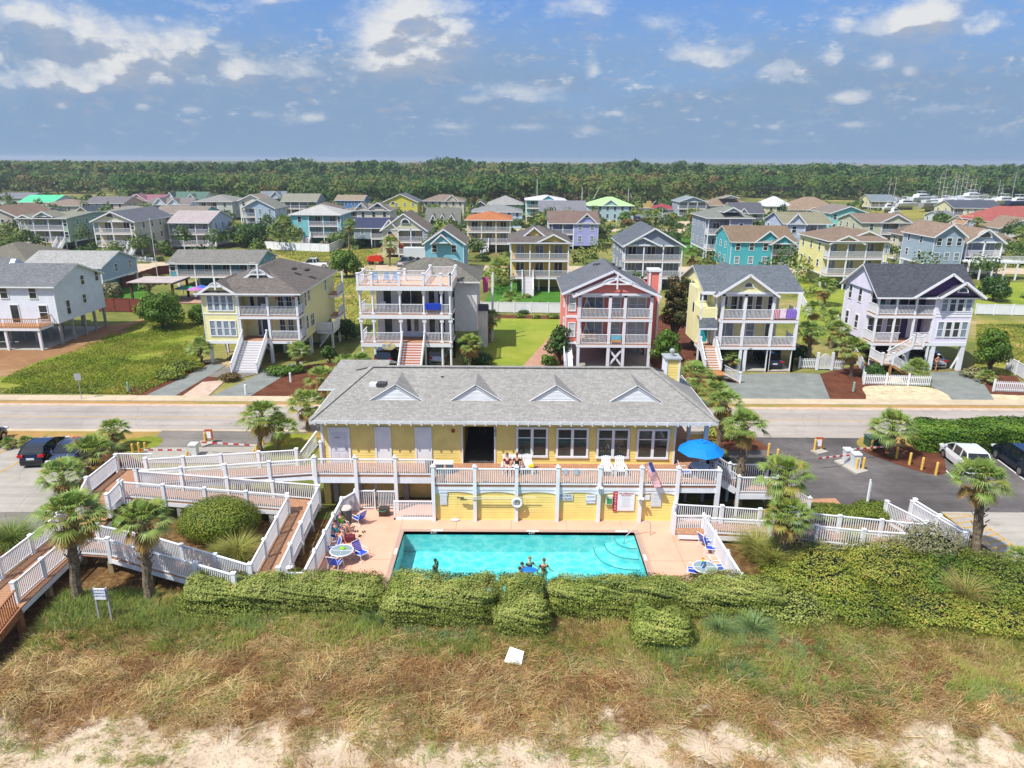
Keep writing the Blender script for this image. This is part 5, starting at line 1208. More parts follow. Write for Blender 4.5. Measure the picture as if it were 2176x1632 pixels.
m=MB(); m.add([(-4000,38.6,-.03),(4000,38.6,-.03),(4000,9000,-.03),(-4000,9000,-.03)],[(0,1,2,3)]); m.add([(-4000,-300,-1.2),(4000,-300,-1.2),(4000,8,-1.2),(-4000,8,-1.2)],[(0,1,2,3)]); struct('ground',m,GM['base'])
# dune terrain
def sm(a,b,x): t=np.clip((x-a)/(b-a),0,1); return t*t*(3-2*t)
def hterr(x,y):
    n=vnoise(x,y,5,4,.22); n2=vnoise(x,y,9,3,.9)
    h=(.55*(n-.35)+.16*(n2-.5)); h=h*sm(31.,28.5,y)+(-.03)*sm(28.5,31.,y)
    h=h-.05*np.clip(24-y,0,20)
    inner=sm(-27,-22,x)*sm(13.5,12.,x)*sm(30.,31.,y); h=h*(1-inner)-.12*inner
    far=sm(34.5,36.,y); h=h*(1-far)+(-.028)*far
    beach=sm(-21.,-23.5,x)*sm(31.,28.,y); h=h-.9*beach
    return h
xs=np.linspace(-60,60,300); ys=np.linspace(6,39,130); XX,YY=np.meshgrid(xs,ys); ZZ=hterr(XX,YY); idx=np.arange(XX.size).reshape(XX.shape)
q=np.stack([idx[:-1,:-1],idx[:-1,1:],idx[1:,1:],idx[1:,:-1]],-1).reshape(-1,4)
def dunemat():
    m,nt,b=_new('dune_sand'); t=nt.nodes.new('ShaderNodeTexCoord'); sp=nt.nodes.new('ShaderNodeSeparateXYZ'); nt.links.new(t.outputs['Object'],sp.inputs[0])
    sand=_ramp(nt,_noise(nt,.8,8,.6,vec=t.outputs['Object']),[(.3,C('#bda78e',.85)),(.55,C('#d3c0a6',.86)),(.8,C('#e0d0b8',.88))])
    soil=_ramp(nt,_noise(nt,2.5,8,.65,vec=t.outputs['Object']),[(.3,C('#4f3b26',.8)),(.5,C('#7a5c3a',.8)),(.7,C('#9c8258',.8))])
    mr=nt.nodes.new('ShaderNodeMapRange'); nt.links.new(sp.outputs[1],mr.inputs[0]); mr.inputs[1].default_value=20.6; mr.inputs[2].default_value=24.5; mr.inputs[3].default_value=-.12; mr.inputs[4].default_value=.28
    ad=nt.nodes.new('ShaderNodeMath'); ad.operation='ADD'; nt.links.new(_noise(nt,.55,7,.65,vec=t.outputs['Object']),ad.inputs[0]); nt.links.new(mr.outputs[0],ad.inputs[1])
    f=_ramp(nt,ad.outputs[0],[(.50,(0,0,0)),(.62,(1,1,1))]); col=_mix(nt,f,sand,soil)
    sp_=_ramp(nt,_noise(nt,9.,5,.75,vec=t.outputs['Object']),[(.36,(.45,.36,.26)),(.47,(1,1,1))]); col=_mix(nt,.75,col,sp_,'MULTIPLY')
    nt.links.new(col,b.inputs['Base Color']); b.inputs['Roughness'].default_value=.95; b.inputs['Specular IOR Level'].default_value=.1
    _bump(nt,b,_noise(nt,3.5,6,.65,vec=t.outputs['Object']),.9,.10); return m
cx=XX.ravel()[q].mean(1); cyy=YY.ravel()[q].mean(1); q=q[~((cx>-6.7)&(cx<7.6)&(cyy>30.9)&(cyy<37.7))]
o=fast('dune',np.stack([XX.ravel(),YY.ravel(),ZZ.ravel()],1),q,mats=dunemat()); o['kind']='structure'; o.data.polygons.foreach_set('use_smooth',np.ones(len(q),dtype=bool))
# streets
R=lambda *a:[(a[0],a[2]),(a[1],a[2]),(a[1],a[3]),(a[0],a[3])]
sheet('road_verge',R(-260,260,52.2,61.2),'tan',.004,False)
sheet('road',R(-260,260,53.75,59.55),'road',.014,False); sheet('road_edge',R(-260,260,53.3,53.85),'walk',.020,False); sheet('road_edge',R(-260,260,59.45,60.1),'pinkgravel',.020,False)
m=MB(); m.box(-260,260,56.55,56.63,.0145,.0185); m.box(-260,260,56.75,56.83,.0145,.0185); struct('road_markings',m,pm('faded_yellow_line',C('#c9a77a',.8),.9,.1,.5))
m=MB(); 
x=-120
while x<120: m.box(x,x+1.48,60.75,62.2,-.02,.10); x+=1.5
struct('sidewalk',m,GM['walk'])
sheet('rear_street',R(-300,300,140.5,148.5),'sandroad',.016,False); sheet('rear_street',R(-300,300,224,232),'sandroad',.016,False); sheet('side_street',[(1440,470),(1530,470),(1500,505),(1440,500)],'sandroad',.014)
sheet('side_street',[(250,590),(330,555),(360,560),(300,598)],'sandroad',.018)
# lots
sheet('weedy_lot',curve([(-40,812),(60,765),(215,715),(330,672),(455,672),(455,735),(395,785),(300,818),(200,828),(80,832)]),'weeds',.012)
sheet('dirt_lot',curve([(-60,700),(60,700),(240,690),(320,676),(215,730),(90,765),(10,800),(-60,800)]),'dirt',.018)
sheet('garden_lawn',[(215,660),(300,655),(330,630),(300,600),(230,610)],'dlawn',.012)
sheet('grass_lot',[(560,530),(800,530),(800,566),(640,575),(560,560)],'olive',.014)
sheet('grass_lot',[(700,570),(800,575),(770,720),(700,700)],'olive',.014)
sheet('driveway',[(309,841),(450,773),(482,776),(371,842)],'drive',.022); sheet('driveway',[(447,843),(562,790),(622,772),(640,776),(532,842)],'drive',.022); sheet('driveway',[(440,800),(480,780),(560,780),(560,792),(500,806)],'lasphalt',.019)
sheet('gravel_bed',[(388,841),(430,812),(480,808),(442,842)],'pinkgravel',.025)
sheet('mulch_bed',[(532,843),(622,782),(700,770),(780,770),(800,852),(700,852)],'mulch',.020); sheet('mulch_bed',[(371,842),(437,800),(470,795),(440,842)],'mulch',.018)
sheet('mulch_bed',[(260,835),(400,770),(450,770),(309,842)],'mulch',.016)
sheet('bright_lawn',[(1020,790),(1035,700),(1060,672),(1200,676),(1200,700),(1150,790)],'lawn',.014); sheet('flower_bed',[(1040,668),(1200,672),(1200,679),(1040,676)],'mulch',.020)
sheet('dark_lawn',[(1018,660),(1060,590),(1210,625),(1215,662)],'dlawn',.016); sheet('brick_path',[(1095,795),(1152,795),(1208,700),(1192,690)],'brick',.022)
sheet('mulch_bed',[(1150,800),(1210,690),(1500,660),(1530,800),(1560,856),(1150,856)],'mulch',.012)
sheet('driveway',[(1530,812),(1545,795),(1700,793),(1742,795),(1768,858),(1585,858)],'drive',.020); sheet('mulch_bed',[(1742,795),(1850,770),(1905,800),(1850,858),(1768,858)],'mulch',.018)
sheet('stone_bed',curve([(1838,822),(1915,820),(1985,826),(2015,840),(2032,857),(1940,858),(1850,858),(1840,840)]),'gravel',.024); sheet('stone_bed',[(2105,838),(2200,842),(2200,858),(2115,858)],'gravel',.024); sheet('stone_bed',[(1870,800),(1910,795),(1920,812),(1870,815)],'gravel',.024)
sheet('driveway',[(1975,792),(2062,788),(2090,815),(2118,858),(2030,858),(2012,838),(1980,822)],'drive',.027); sheet('mulch_bed',[(2062,788),(2160,800),(2190,845),(2110,842)],'mulch',.020)
sheet('grass_lot',[(2075,680),(2300,690),(2300,790),(2130,800),(2070,780)],'olive',.014); sheet('green_lawn',[(2060,600),(2300,600),(2300,670),(2060,665)],'lawn',.014)
sheet('green_lawn',[(1690,590),(1830,590),(1830,700),(1700,730)],'lawn',.014); sheet('green_lawn',[(1440,500),(1510,500),(1500,545),(1440,540)],'dlawn',.018); sheet('green_lawn',[(1850,445),(2080,445),(2080,462),(1860,465)],'olive',.014)
# left parking and entry
sheet('dirt_bed',[(-300,935),(120,935),(260,960),(330,1000),(200,1100),(-300,1100)],'mulch',.006)
sheet('parking_lot',[(-300,948),(60,946),(175,955),(215,965),(180,1010),(110,1090),(95,1125),(-300,1125)],'pconc',.014); sheet('parking_lot_strip',[(-300,1090),(115,1088),(90,1135),(-300,1140)],'lasphalt',.018)
for a,b in (((0,1005),(43,980)),((80,1005),(110,985)),((0,963),(22,948))):
    p=Vector(G3(*a)); q=Vector(G3(*b)); m=MB(); m.beam(p+Vector((0,0,.018)),q+Vector((0,0,.018)),.12,.008); struct('parking_line',m,GM['yline'])
sheet('lawn_strip',curve([(-300,914),(100,912),(300,914),(345,925),(330,940),(290,950),(200,948),(60,940),(-300,938)]),'tan',.018)
sheet('lawn_strip',curve([(100,938),(240,935),(330,928),(345,940),(310,955),(220,955)]),'weeds',.024)
sheet('entry_drive',[(345,915),(650,918),(640,945),(600,985),(300,985),(310,950)],'lasphalt',.022); sheet('entry_pad',[(320,952),(560,950),(560,985),(300,985)],'pconc',.028)
sheet('planting_strip',curve([(560,955),(600,925),(660,925),(670,960),(600,985)]),'weeds',.034)
# right parking
sheet('right_parking',[(1540,935),(1600,918),(2400,925),(2400,1120),(2010,1090),(1870,1085),(1700,1085),(1560,1000)],'asphalt',.016)
sheet('concrete_parking',[(1998,1088),(2400,1092),(2400,1230),(2130,1190)],'pconc',.022); sheet('mulch_strip',[(1905,1060),(2000,1092),(2140,1200),(2300,1260),(1900,1250)],'mulch',.012)
sheet('mulch_island',curve([(1830,955),(1880,935),(1960,940),(2000,962),(2010,1000),(2000,1010),(1960,1004),(1900,985)]),'mulch',.026); sheet('grass_island',curve([(1820,940),(1850,925),(1950,925),(1990,945),(1900,950),(1840,955)]),'tan',.032)
sheet('mulch_bed',[(1530,925),(1600,930),(1640,955),(1560,960),(1530,950)],'mulch',.024); sheet('wooden_platform',[(1700,1062),(1775,1060),(1800,1086),(1700,1086)],DECKW,.05)
sheet('gravel_shoulder',[(1590,912),(1860,916),(1840,932),(1600,930)],'road',.028)
for a,b in (((1848,1000),(1880,985)),):
    pass
p=Vector(G3(2120,977)); q=Vector(G3(2190,1030)); m=MB(); m.beam(p+Vector((0,0,.022)),q+Vector((0,0,.022)),.12,.008); p=Vector(G3(2010,1000)); q=Vector(G3(2030,1020)); m.beam(p+Vector((0,0,.022)),q+Vector((0,0,.022)),.1,.008); struct('parking_line',m,GM['wline'])
m=MB()
A=[(2006,1093),(2058,1093),(2190,1185),(2145,1190)]; P=[Vector(G3(*a)) for a in A]; U=Vector((0,0,.026))
for a,b in ((0,1),(1,2),(2,3),(3,0)): m.beam(P[a]+U,P[b]+U,.1,.006)
for i in range(1,9): a=P[0].lerp(P[3],i/9); b=P[1].lerp(P[2],max(0,i/9-.06)); m.beam(a+U,b+U,.1,.006)
struct('parking_hatching',m,GM['yline'])
# ================================================================ vegetation
PALMM=leafmat('palm_leaf',[(0,C('#a07c44',.85)),(.18,C('#bd9f58',.85)),(.26,C('#a3a84c',.85)),(.6,C('#7d9a44',.85)),(1,C('#9db464',.85))],.25,.45,ns=.8,nv=.15)
TRUNKM=pm('palm_trunk',C('#7d6c58',.75),.95,.3,5.,bump=.9,bs=14,c2=C('#a08f78',.8),c2s=6.)
BARK=pm('tree_bark',(.10,.075,.055),.95,.3,5.,bump=.8,bs=12)
def crown_mesh(seed,nf=34,dead=.22,droop=1.,nl=13,wl=.022):
    rng=np.random.default_rng(seed); V=[];Q=[];Rn=[]
    for i in range(nf):
        az=i*2.399+rng.uniform(-.3,.3); t=(i+.5)/nf; el=math.radians(78-118*t**.85*droop+rng.uniform(-9,9)); L=rng.uniform(.55,.75)*(.75+.25*t); r=rng.uniform(.40,.55)
        d=np.array([math.cos(az)*math.cos(el),math.sin(az)*math.cos(el),math.sin(el)]); side=np.array([-math.sin(az),math.cos(az),0.]); up=np.cross(side,d)*-1; 
        if up[2]<0: up=-up
        isd=t>1-dead; el-=.45*isd; d=np.array([math.cos(az)*math.cos(el),math.sin(az)*math.cos(el),math.sin(el)]); hue=rng.uniform(0,.16) if isd else rng.uniform(.25,1.)
        if isd: r*=.7; L*=.8
        # petiole (bending down)
        e=d*L; e[2]-=.10*L
        def quad(a,b,c,dd,h): 
            n=len(V); V.extend([a,b,c,dd]); Q.append((n,n+1,n+2,n+3)); Rn.append(h)
        w=side*.018; quad(-w,w,e*.98+w*.6,e*.98-w*.6,hue*.7)
        # fan of leaflets
        for k in range(nl):
            f=(k+.5)/nl*2-1; ang=f*math.radians(88); dr=d*math.cos(ang)+side*math.sin(ang); dr=dr/np.linalg.norm(dr)
            ln=r*(1-.28*abs(f)); hv=min(1,max(0,hue+rng.uniform(-.12,.12))); 
            cup=up*.14*(abs(f))*ln
            p0=e; p1=e+dr*ln*.55+cup; p2=e+dr*ln+cup*.8; p2[2]-=ln*rng.uniform(.18,.5)
            wd=np.cross(dr,up); wd/=np.linalg.norm(wd)+1e-9; ww=wd*wl*(1+.3*rng.random())
            quad(p0-ww*.3,p0+ww*.3,p1+ww,p1-ww,hv); quad(p1-ww,p1+ww,p2+ww*.15,p2-ww*.15,hv)
    return np.array(V),np.array(Q),np.array(Rn)
PC=[]
for sd in range(5):
    V,Q,Rn=crown_mesh(40+sd,nf=(52,46,56,42,44)[sd],dead=(.26,.34,.2,.3,.12)[sd],droop=(1.,1.06,.95,1.08,.85)[sd],nl=19,wl=.0165)
    o=fast('crown',V,Q,mats=PALMM,rnd=Rn); PC.append(o.data); bpy.data.objects.remove(o)
def palm(label,u,v,ut,vt,rpx,kind=None,z=0.,group=None,trunk=None,cat='palm tree',name='palm_tree'):
    x,y=G(u,v,z); xt,zt=PY(ut,vt,y); d=y*math.cos(PT)+(H-zt)*math.sin(PT); R_=rpx*d/F
    zt=max(zt-.1*R_,.15); k=random.randrange(5) if kind is None else kind
    t=thing(name,label,cat,(x,y,z),group=group)
    tr=trunk or min(.24,.10+.03*zt)
    m=MB(); n=9; pts=[]; rs=[]
    for i in range(n+1):
        f=i/n; pts.append((x+(xt-x)*(f**1.5)+.03*math.sin(i*2.1),y+.03*math.cos(i*1.7),z+(zt-z)*f)); rs.append(tr*(1.25 if i==0 else .95+.12*math.sin(i*1.9)+.35*max(0,f-.6)))
    m.tube(pts,rs,9)
    # leaf boots
    nb=int(10+26*(zt>1.5))
    for i in range(nb):
        f=.45+.55*i/nb; a=i*2.4; p=Vector(pts[min(n,int(f*n))]); q=p+Vector((math.cos(a),math.sin(a),0))*(tr*1.0); q.z=z+(zt-z)*f; e=q+Vector((math.cos(a)*.16,math.sin(a)*.16,.22)); m.beam(q,e,.07,.035)
    part('trunk',m,TRUNKM,t)
    c=bpy.data.objects.new('crown',PC[k]); COL.objects.link(c); c.parent=t; c.location=(xt-x,0,zt-z); c.scale=(R_,R_,R_*.95); c.rotation_euler=(random.uniform(-.08,.08),random.uniform(-.08,.08),random.uniform(0,6.28))
    return t
LEAFS={
 'dark':leafmat('dark_leaves',[(0,C('#27401c',.8)),(.5,C('#3d5f26',.8)),(1,C('#5d7f34',.8))],.15),
 'green':leafmat('green_leaves',[(0,C('#365c1c',.8)),(.5,C('#5a7f26',.8)),(1,C('#86a33a',.8))],.2),
 'lime':leafmat('lime_leaves',[(0,C('#4a641c',.82)),(.5,C('#75892c',.85)),(1,C('#a3a340',.85))],.2),
 'hedge':leafmat('hedge_leaves',[(0,C('#52682a',.95)),(.45,C('#86943f',.98)),(.8,C('#a8b062',1.)),(1,C('#b8a468',.95))],.15,ns=.5,nv=.22),
 'scrub':leafmat('scrub_leaves',[(0,C('#566a24',.9)),(.35,C('#809234',.92)),(.7,C('#a8a648',.92)),(1,C('#987c44',.9))],.2,ns=.35,nv=.35),
 'rust':leafmat('rusty_magnolia_leaves',[(0,C('#24381c',.8)),(.55,C('#3e5228',.8)),(.7,C('#6e5230',.8)),(1,C('#936c3c',.8))],.12),
 'grey':leafmat('grey_green_leaves',[(0,C('#6f7450',.8)),(.5,C('#8f9166',.8)),(1,C('#b5aa7e',.8))],.15),
 'autumn':leafmat('brownish_leaves',[(0,C('#5a4428',.8)),(.5,C('#7d6034',.8)),(1,C('#8a8a3c',.8))],.15)}
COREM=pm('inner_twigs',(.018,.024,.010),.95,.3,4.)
def blob(parent,c,r,mat,leaf=.09,dens=260,lump=.18,seed=0,flat=0,name='foliage',core=True,shell=(.78,1.04)):
    """leafy mass: ellipsoid c,r broken into lumps"""
    rng=np.random.default_rng(seed+17); r=np.array(r); c=np.array(c); A=4*math.pi*((r[0]*r[1])**1.6/3+(r[0]*r[2])**1.6/3+(r[1]*r[2])**1.6/3)**(1/1.6)
    n=int(min(60000,A*dens)); d=unit(n,rng); d=d[d[:,2]>-.55]; n=len(d)
    ks=unit(26,rng); ph=np.max(d@ks.T,axis=1); lum=1+lump*(ph-.9)/.1*.5+lump*.5*(vnoise(d[:,0]*3+9,d[:,1]*3+d[:,2]*4,seed,3,1.)-.5)*2
    s=rng.uniform(shell[0],shell[1],n)*np.clip(lum,.6,1.25)
    if flat: d2=d.copy(); d2[:,2]=np.sign(d[:,2])*np.abs(d[:,2])**flat; d=d2
    P=c+d*r*s[:,None]; nr=d/np.array(r); nr/=np.linalg.norm(nr,axis=1,keepdims=True)
    V,Q=diamonds(P-np.array(rootof(parent).location),leaf*rng.uniform(.6,1.3,n),nr,.6,rng)
    hv=np.clip(rng.normal(.5,.22,n)+.25*(vnoise(P[:,0],P[:,1]+P[:,2],seed,2,1.5)-.5),0,1)
    fast(name,V,Q,mats=mat,rnd=hv,parent=parent)
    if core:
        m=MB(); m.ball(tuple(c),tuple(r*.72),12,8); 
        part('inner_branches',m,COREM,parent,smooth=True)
def shrub(label,u,v,rx,h,mat='green',ry=None,z=0.,leaf=None,dens=None,seed=0,group=None,name='shrub',cat='shrub',lump=.2,flat=0):
    """rx in metres (u,v is the foot of the near side centre)"""
    x,y=G(u,v,z); ry=ry or rx*.85; y+=ry*.6; d=y; leaf=leaf or max(.06,d*.0016); dens=dens or min(420,.9/(leaf**2)*1.0)
    t=thing(name,label,cat,(x,y,z),group=group); blob(t,(x,y,z+h*.46),(rx,ry,h*.56),LEAFS[mat],leaf,dens,lump,seed or random.randrange(9999),flat); return t
def tree(label,u,v,vtop,rpx,mat='green',seed=0,vbot=None,leaf=None,clumps=9,group=None,name='tree',z=0.,dens=None,cat='tree'):
    x,y=G(u,v,z); zt=PY(u,vtop,y)[1]; d=y*math.cos(PT)+(H-zt*.5)*math.sin(PT); R_=rpx*d/F; zb=PY(u,vbot,y)[1] if vbot else zt*.25
    t=thing(name,label,cat,(x,y,z),group=group); rng=random.Random(seed or random.randrange(9999)); leaf=leaf or max(.09,d*.0017); dens=dens or min(160,.55/leaf**2)
    m=MB(); top=(x,y,z+(zt+zb)/2); m.tube([(x,y,z-.1),(x+.05*R_,y,zb*.7),top],[max(.08,.03*zt+.04),.03*zt+.02,.04],7)
    cs=[]
    for i in range(clumps):
        a=i*2.4+rng.random(); f=(i+.5)/clumps; rr=R_*rng.uniform(.32,.6)*(1-.45*f); cz=zb+(zt-zb)*(.18+.72*f); cx=x+math.cos(a)*rr; cy_=y+math.sin(a)*rr; cr=R_*rng.uniform(.38,.55)*(1-.25*f)
        cs.append((cx,cy_,min(cz,zt-cr*.6),cr)); m.tube([(x,y,z+zb*.7),(cx,cy_,cz)],[.035*zt*.5+.02,.02],5)
    part('trunk',m,BARK,t)
    Vs=[];Qs=[];H_=[];off=0
    rg=np.random.default_rng(rng.randrange(99999))
    for (cx,cy_,cz,cr) in cs:
        n=int(4*math.pi*cr*cr*dens); dv=unit(n,rg); P=np.array([cx,cy_,cz])+dv*np.array([cr,cr,cr*.8])*(rg.uniform(.55,1.08,n)**.6)[:,None]; nr=dv
        V,Q=diamonds(P-np.array([x,y,z]),leaf*rg.uniform(.6,1.4,n),nr,.6,rg); Vs.append(V); Qs.append(Q+off); off+=len(V); H_.append(np.clip(rg.normal(.45+.2*rg.random(),.2,n),0,1))
    fast('crown',np.concatenate(Vs),np.concatenate(Qs),mats=LEAFS[mat],rnd=np.concatenate(H_),parent=t)
    return t
# ---------------------------------------------------------------- hedges in front of the pool
def hedge(label,x0,x1,y0,y1,h,seed,mat='hedge',dens=950,leaf=.041,z0=-.1,group=None,ang=0.,org=None,wob=.42):
    rng=np.random.default_rng(seed); t=thing('hedge',label,'hedge',((x0+x1)/2,(y0+y1)/2,0),group=group)
    w,dp=x1-x0,y1-y0; A=w*dp+2*(w+dp)*h; n=int(A*dens); r=.72
    # sample box surface by area: top, front/back, sides
    ar=np.array([w*dp,w*h,w*h*.6,dp*h,dp*h]); pk=rng.choice(5,n,p=ar/ar.sum()); a=rng.random(n); b=rng.random(n)
    P=np.zeros((n,3)); N_=np.zeros((n,3))
    s=pk==0; P[s]=np.stack([x0+w*a[s],y0+dp*b[s],np.full(s.sum(),h)],1); N_[s]=(0,0,1)
    s=pk==1; P[s]=np.stack([x0+w*a[s],np.full(s.sum(),y0),z0+(h-z0)*b[s]],1); N_[s]=(0,-1,0)
    s=pk==2; P[s]=np.stack([x0+w*a[s],np.full(s.sum(),y1),z0+(h-z0)*(.4+.6*b[s])],1); N_[s]=(0,1,0)
    s=pk==3; P[s]=np.stack([np.full(s.sum(),x0),y0+dp*a[s],z0+(h-z0)*b[s]],1); N_[s]=(-1,0,0)
    s=pk==4; P[s]=np.stack([np.full(s.sum(),x1),y0+dp*a[s],z0+(h-z0)*b[s]],1); N_[s]=(1,0,0)
    # round the edges towards an inner box
    lo=np.array([x0+r,y0+r,-9]); hi=np.array([x1-r,y1-r,h-r]); Cn=np.clip(P,lo,hi); dv=P-Cn; ln=np.linalg.norm(dv,axis=1,keepdims=True)+1e-6; nn=dv/ln; P=Cn+nn*r; N_=nn
    dis=wob*(vnoise(P[:,0]+7*P[:,2],P[:,1]+3.1*P[:,2],seed,4,1.1)-.5)*2+wob*.6*(vnoise(P[:,0],P[:,1]-2*P[:,2],seed+3,3,3.2)-.5)
    P=P+N_*(dis+rng.uniform(-.2,.06,n))[:,None]
    # edges of the plan bulge slowly
    P[:,1]+=.55*(vnoise(P[:,0],P[:,0]*0,seed+5,2,.45)-.5); P[:,2]+=.30*(vnoise(P[:,0],P[:,1],seed+8,2,.35)-.5)*np.clip(P[:,2],0,1)
    V,Q=diamonds(P-np.array(t.location),leaf*rng.uniform(.65,1.35,n),N_,.62,rng)
    hv=np.clip(rng.normal(.48,.2,n)+.7*(vnoise(P[:,0],P[:,1]+P[:,2],seed,4,.9)-.5),0,1)
    fast('foliage',V,Q,mats=LEAFS[mat],rnd=hv,parent=t)
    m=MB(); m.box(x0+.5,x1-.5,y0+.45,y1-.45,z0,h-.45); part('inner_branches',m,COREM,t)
    return t
hedge('clipped hedge block in front of the left end of the pool deck and ramps',-15.8,-6.15,28.9,30.9,1.62,1)
hedge('clipped hedge block stepping forward in front of the left half of the pool',-6.1,-.7,28.2,30.9,1.66,2)
hedge('short hedge block standing forward by the gap in the middle of the pool front',-.75,1.75,27.3,30.9,1.6,3)
hedge('long hedge block in front of the right half of the pool',1.8,13.2,28.9,30.9,1.6,4)
hedge('small isolated clipped hedge cushion nearest the dune grass',5.5,8.2,26.5,28.8,1.5,6)
# ---------------------------------------------------------------- near shrubs
shrub('large clipped dome bush beside the zigzag ramps',452,1160,2.25,2.25,'lime',1.9,seed=3,leaf=.05,dens=620,lump=.08,name='round_bush',cat='bush')
shrub('low green spreading juniper mound behind the right ramp rail',1770,1108,2.5,.55,'lime',1.2,leaf=.05,dens=500,lump=.08,name='ground_shrub'); shrub('small clipped dome shrub by the right ramp posts',1868,1108,1.35,.85,'lime',1.2,leaf=.05,dens=500,lump=.05,name='round_bush',cat='bush')
for i,(u,v,rx,h,mt,lb) in enumerate(((1770,1270,2.6,1.5,'scrub','yellow-green wild shrub mass just right of the long hedge'),(1905,1260,2.4,1.6,'scrub','middle wild shrub mass below the right ramp'),(2030,1270,2.3,1.4,'green','green wild shrub left of the tall foreground palm'),(2160,1290,2.6,1.5,'lime','wild lime shrub mass at the right photo edge'),
        (1850,1320,2.3,.9,'lime','low yellowish shrub in front of the wild shrub masses'),(1990,1330,2.6,.8,'scrub','low scrub patch nearest the dune on the right'),(2140,1340,2.2,.8,'scrub','low scrub at the lower right edge of the bushes'),(1700,1330,1.7,1.0,'hedge','rounded grey-green shrub touching the end of the hedge'),
        (1990,1215,1.9,1.9,'grey','tall grey twiggy bush hiding the end of the right ramp'),(2090,1225,1.5,1.0,'grey','grey twiggy bush around the foot of the right palm'),(1720,1200,1.6,.9,'grey','grey-green shrub below the middle of the right ramp'),(1690,1255,1.4,1.1,'lime','bright lime shrub under the twin palms'))):
    shrub(lb,u,v,rx,h,mt,seed=60+i,leaf=.055,dens=330,group='wild shrubs right of the pool',lump=.5)
BL=leafmat('grass_blade',[(0,C('#b39a66',.9)),(.25,C('#c8b274',.92)),(.45,C('#aab054',.9)),(.7,C('#93a54a',.88)),(1,C('#86a472',.88))],.25,.6,ns=.5,nv=.12)
STRAW=leafmat('straw_blade',[(0,C('#7f5836',.9)),(.3,C('#a88052',.92)),(.6,C('#c2a06c',.95)),(.85,C('#d8c294',.97)),(1,C('#a09c54',.9))],.12,.7,ns=.6,nv=.28)
def blades(name,P,h,w,lean,az,rnd,mat,parent=None,curve_=.5,org=(0,0,0),rng=RNG):
    n=len(P); d=np.stack([np.cos(az),np.sin(az),np.zeros(n)],1); s=np.stack([-np.sin(az),np.cos(az),np.zeros(n)],1)
    tw=rng.uniform(0,np.pi,n); s=s*np.cos(tw)[:,None]+d*np.sin(tw)[:,None]
    h=h[:,None]; w=(w if hasattr(w,'__len__') else np.full(n,w))[:,None]; cl=np.cos(lean)[:,None]; sl_=np.sin(lean)[:,None]; Z=np.array([[0,0,1.]])
    p1=P+(Z*cl+d*sl_)*h*.5; l2=np.clip(lean+curve_,0,1.75)[:,None]; p2=p1+(Z*np.cos(l2)+d*np.sin(l2))*h*.5
    V=np.stack([P-s*w/2,P+s*w/2,p1+s*w*.42,p1-s*w*.42,p2],1).reshape(-1,3)-np.array(org); b=np.arange(n)[:,None]*5
    Q=(b+np.array([[0,1,2,3]])); T=(b+np.array([[3,2,4]]))
    return fast(name,V,Q,T,mat,np.concatenate([rnd,rnd]),parent)
def scatter(n,x0,x1,y0,y1,dfun):
    P=[]; k=0
    while k<n:
        x=RNG.uniform(x0,x1,n); y=RNG.uniform(y0,y1,n); ok=(RNG.random(n)<dfun(x,y))&(np.abs(x)<y*.78+3.5); P.append(np.stack([x[ok],y[ok]],1)); k+=ok.sum()
    P=np.concatenate(P)[:n]; return np.column_stack([P,hterr(P[:,0],P[:,1])-.02])
def inhedge(x,y): 
    return ((x>-15.9)&(x<13.3)&(y>28.8))|((x>-6.2)&(x<1.8)&(y>28.1))|((x>5.6)&(x<8.1)&(y>26.7))|((x>-28)&(x<-22.6)&(y>24))|((x>-24)&(x<-12.)&(y>31.2))
# clumps of blades
def clumped(name,label,ctr,nb,rad,hl,wd,lean,az,hue,mat,azj=.6,leanj=.3,huej=.1,curve_=.5,lift=0.):
    n=len(ctr); P=np.repeat(ctr,nb,axis=0); m=len(P); a=RNG.uniform(0,6.28,m); r=rad*np.sqrt(RNG.random(m)); P=P.copy(); P[:,0]+=r*np.cos(a); P[:,1]+=r*np.sin(a); P[:,2]=hterr(P[:,0],P[:,1])-.02+lift*RNG.random(m)
    R_=lambda v:np.repeat(v,nb) if hasattr(v,'__len__') else np.full(m,v)
    hs=R_(hl)*RNG.uniform(.55,1.15,m); A=R_(az)+RNG.normal(0,azj,m) if az is not None else a+RNG.normal(0,.5,m)
    o=blades(name,P,hs,RNG.uniform(wd[0],wd[1],m),np.clip(np.abs(R_(lean)+RNG.normal(0,leanj,m)),0,1.55),A,np.clip(R_(hue)+RNG.normal(0,huej,m),0,1),mat,curve_=curve_)
    o['kind']='stuff'; o['label']=label; return o
def edgeA(x): return 26.2-2.7*np.clip((x-4)/7,0,1)+1.6*(vnoise(x,x*0,31,3,.3)-.5)
def dA(x,y):
    c=vnoise(x,y,21,4,.45); return np.clip((y-edgeA(x))/1.0,0,1)*(.15+1.1*np.clip((c-.36)*4,0,1))*(~inhedge(x,y))*(y<31.5)
c=scatter(5600,-27,30,22.5,31.5,dA); n=len(c); hue=np.clip(.55+1.5*(vnoise(c[:,0],c[:,1],41,3,.35)-.5)+.10*np.clip((c[:,0]-4)/6,0,1)+RNG.normal(0,.13,n),0.05,1)
clumped('dune_grass','green and gold standing dune grass in front of the hedges',c,16,.13,.30+.40*vnoise(c[:,0],c[:,1],51,2,.6),(.012,.024),.25,vnoise(c[:,0],c[:,1],61,2,.4)*9.,hue,BL,1.1,.25,.07,.7)
def dB(x,y):
    c=vnoise(x,y,71,5,.5); t=np.clip((y-20.9)/2.3+.22*np.clip((x-4)/8,0,1),0,1); top=np.clip((30.2-y)/3.5,.10,1)
    return np.clip((c-.59+.36*t)*6,0,1)*top*(~inhedge(x,y))
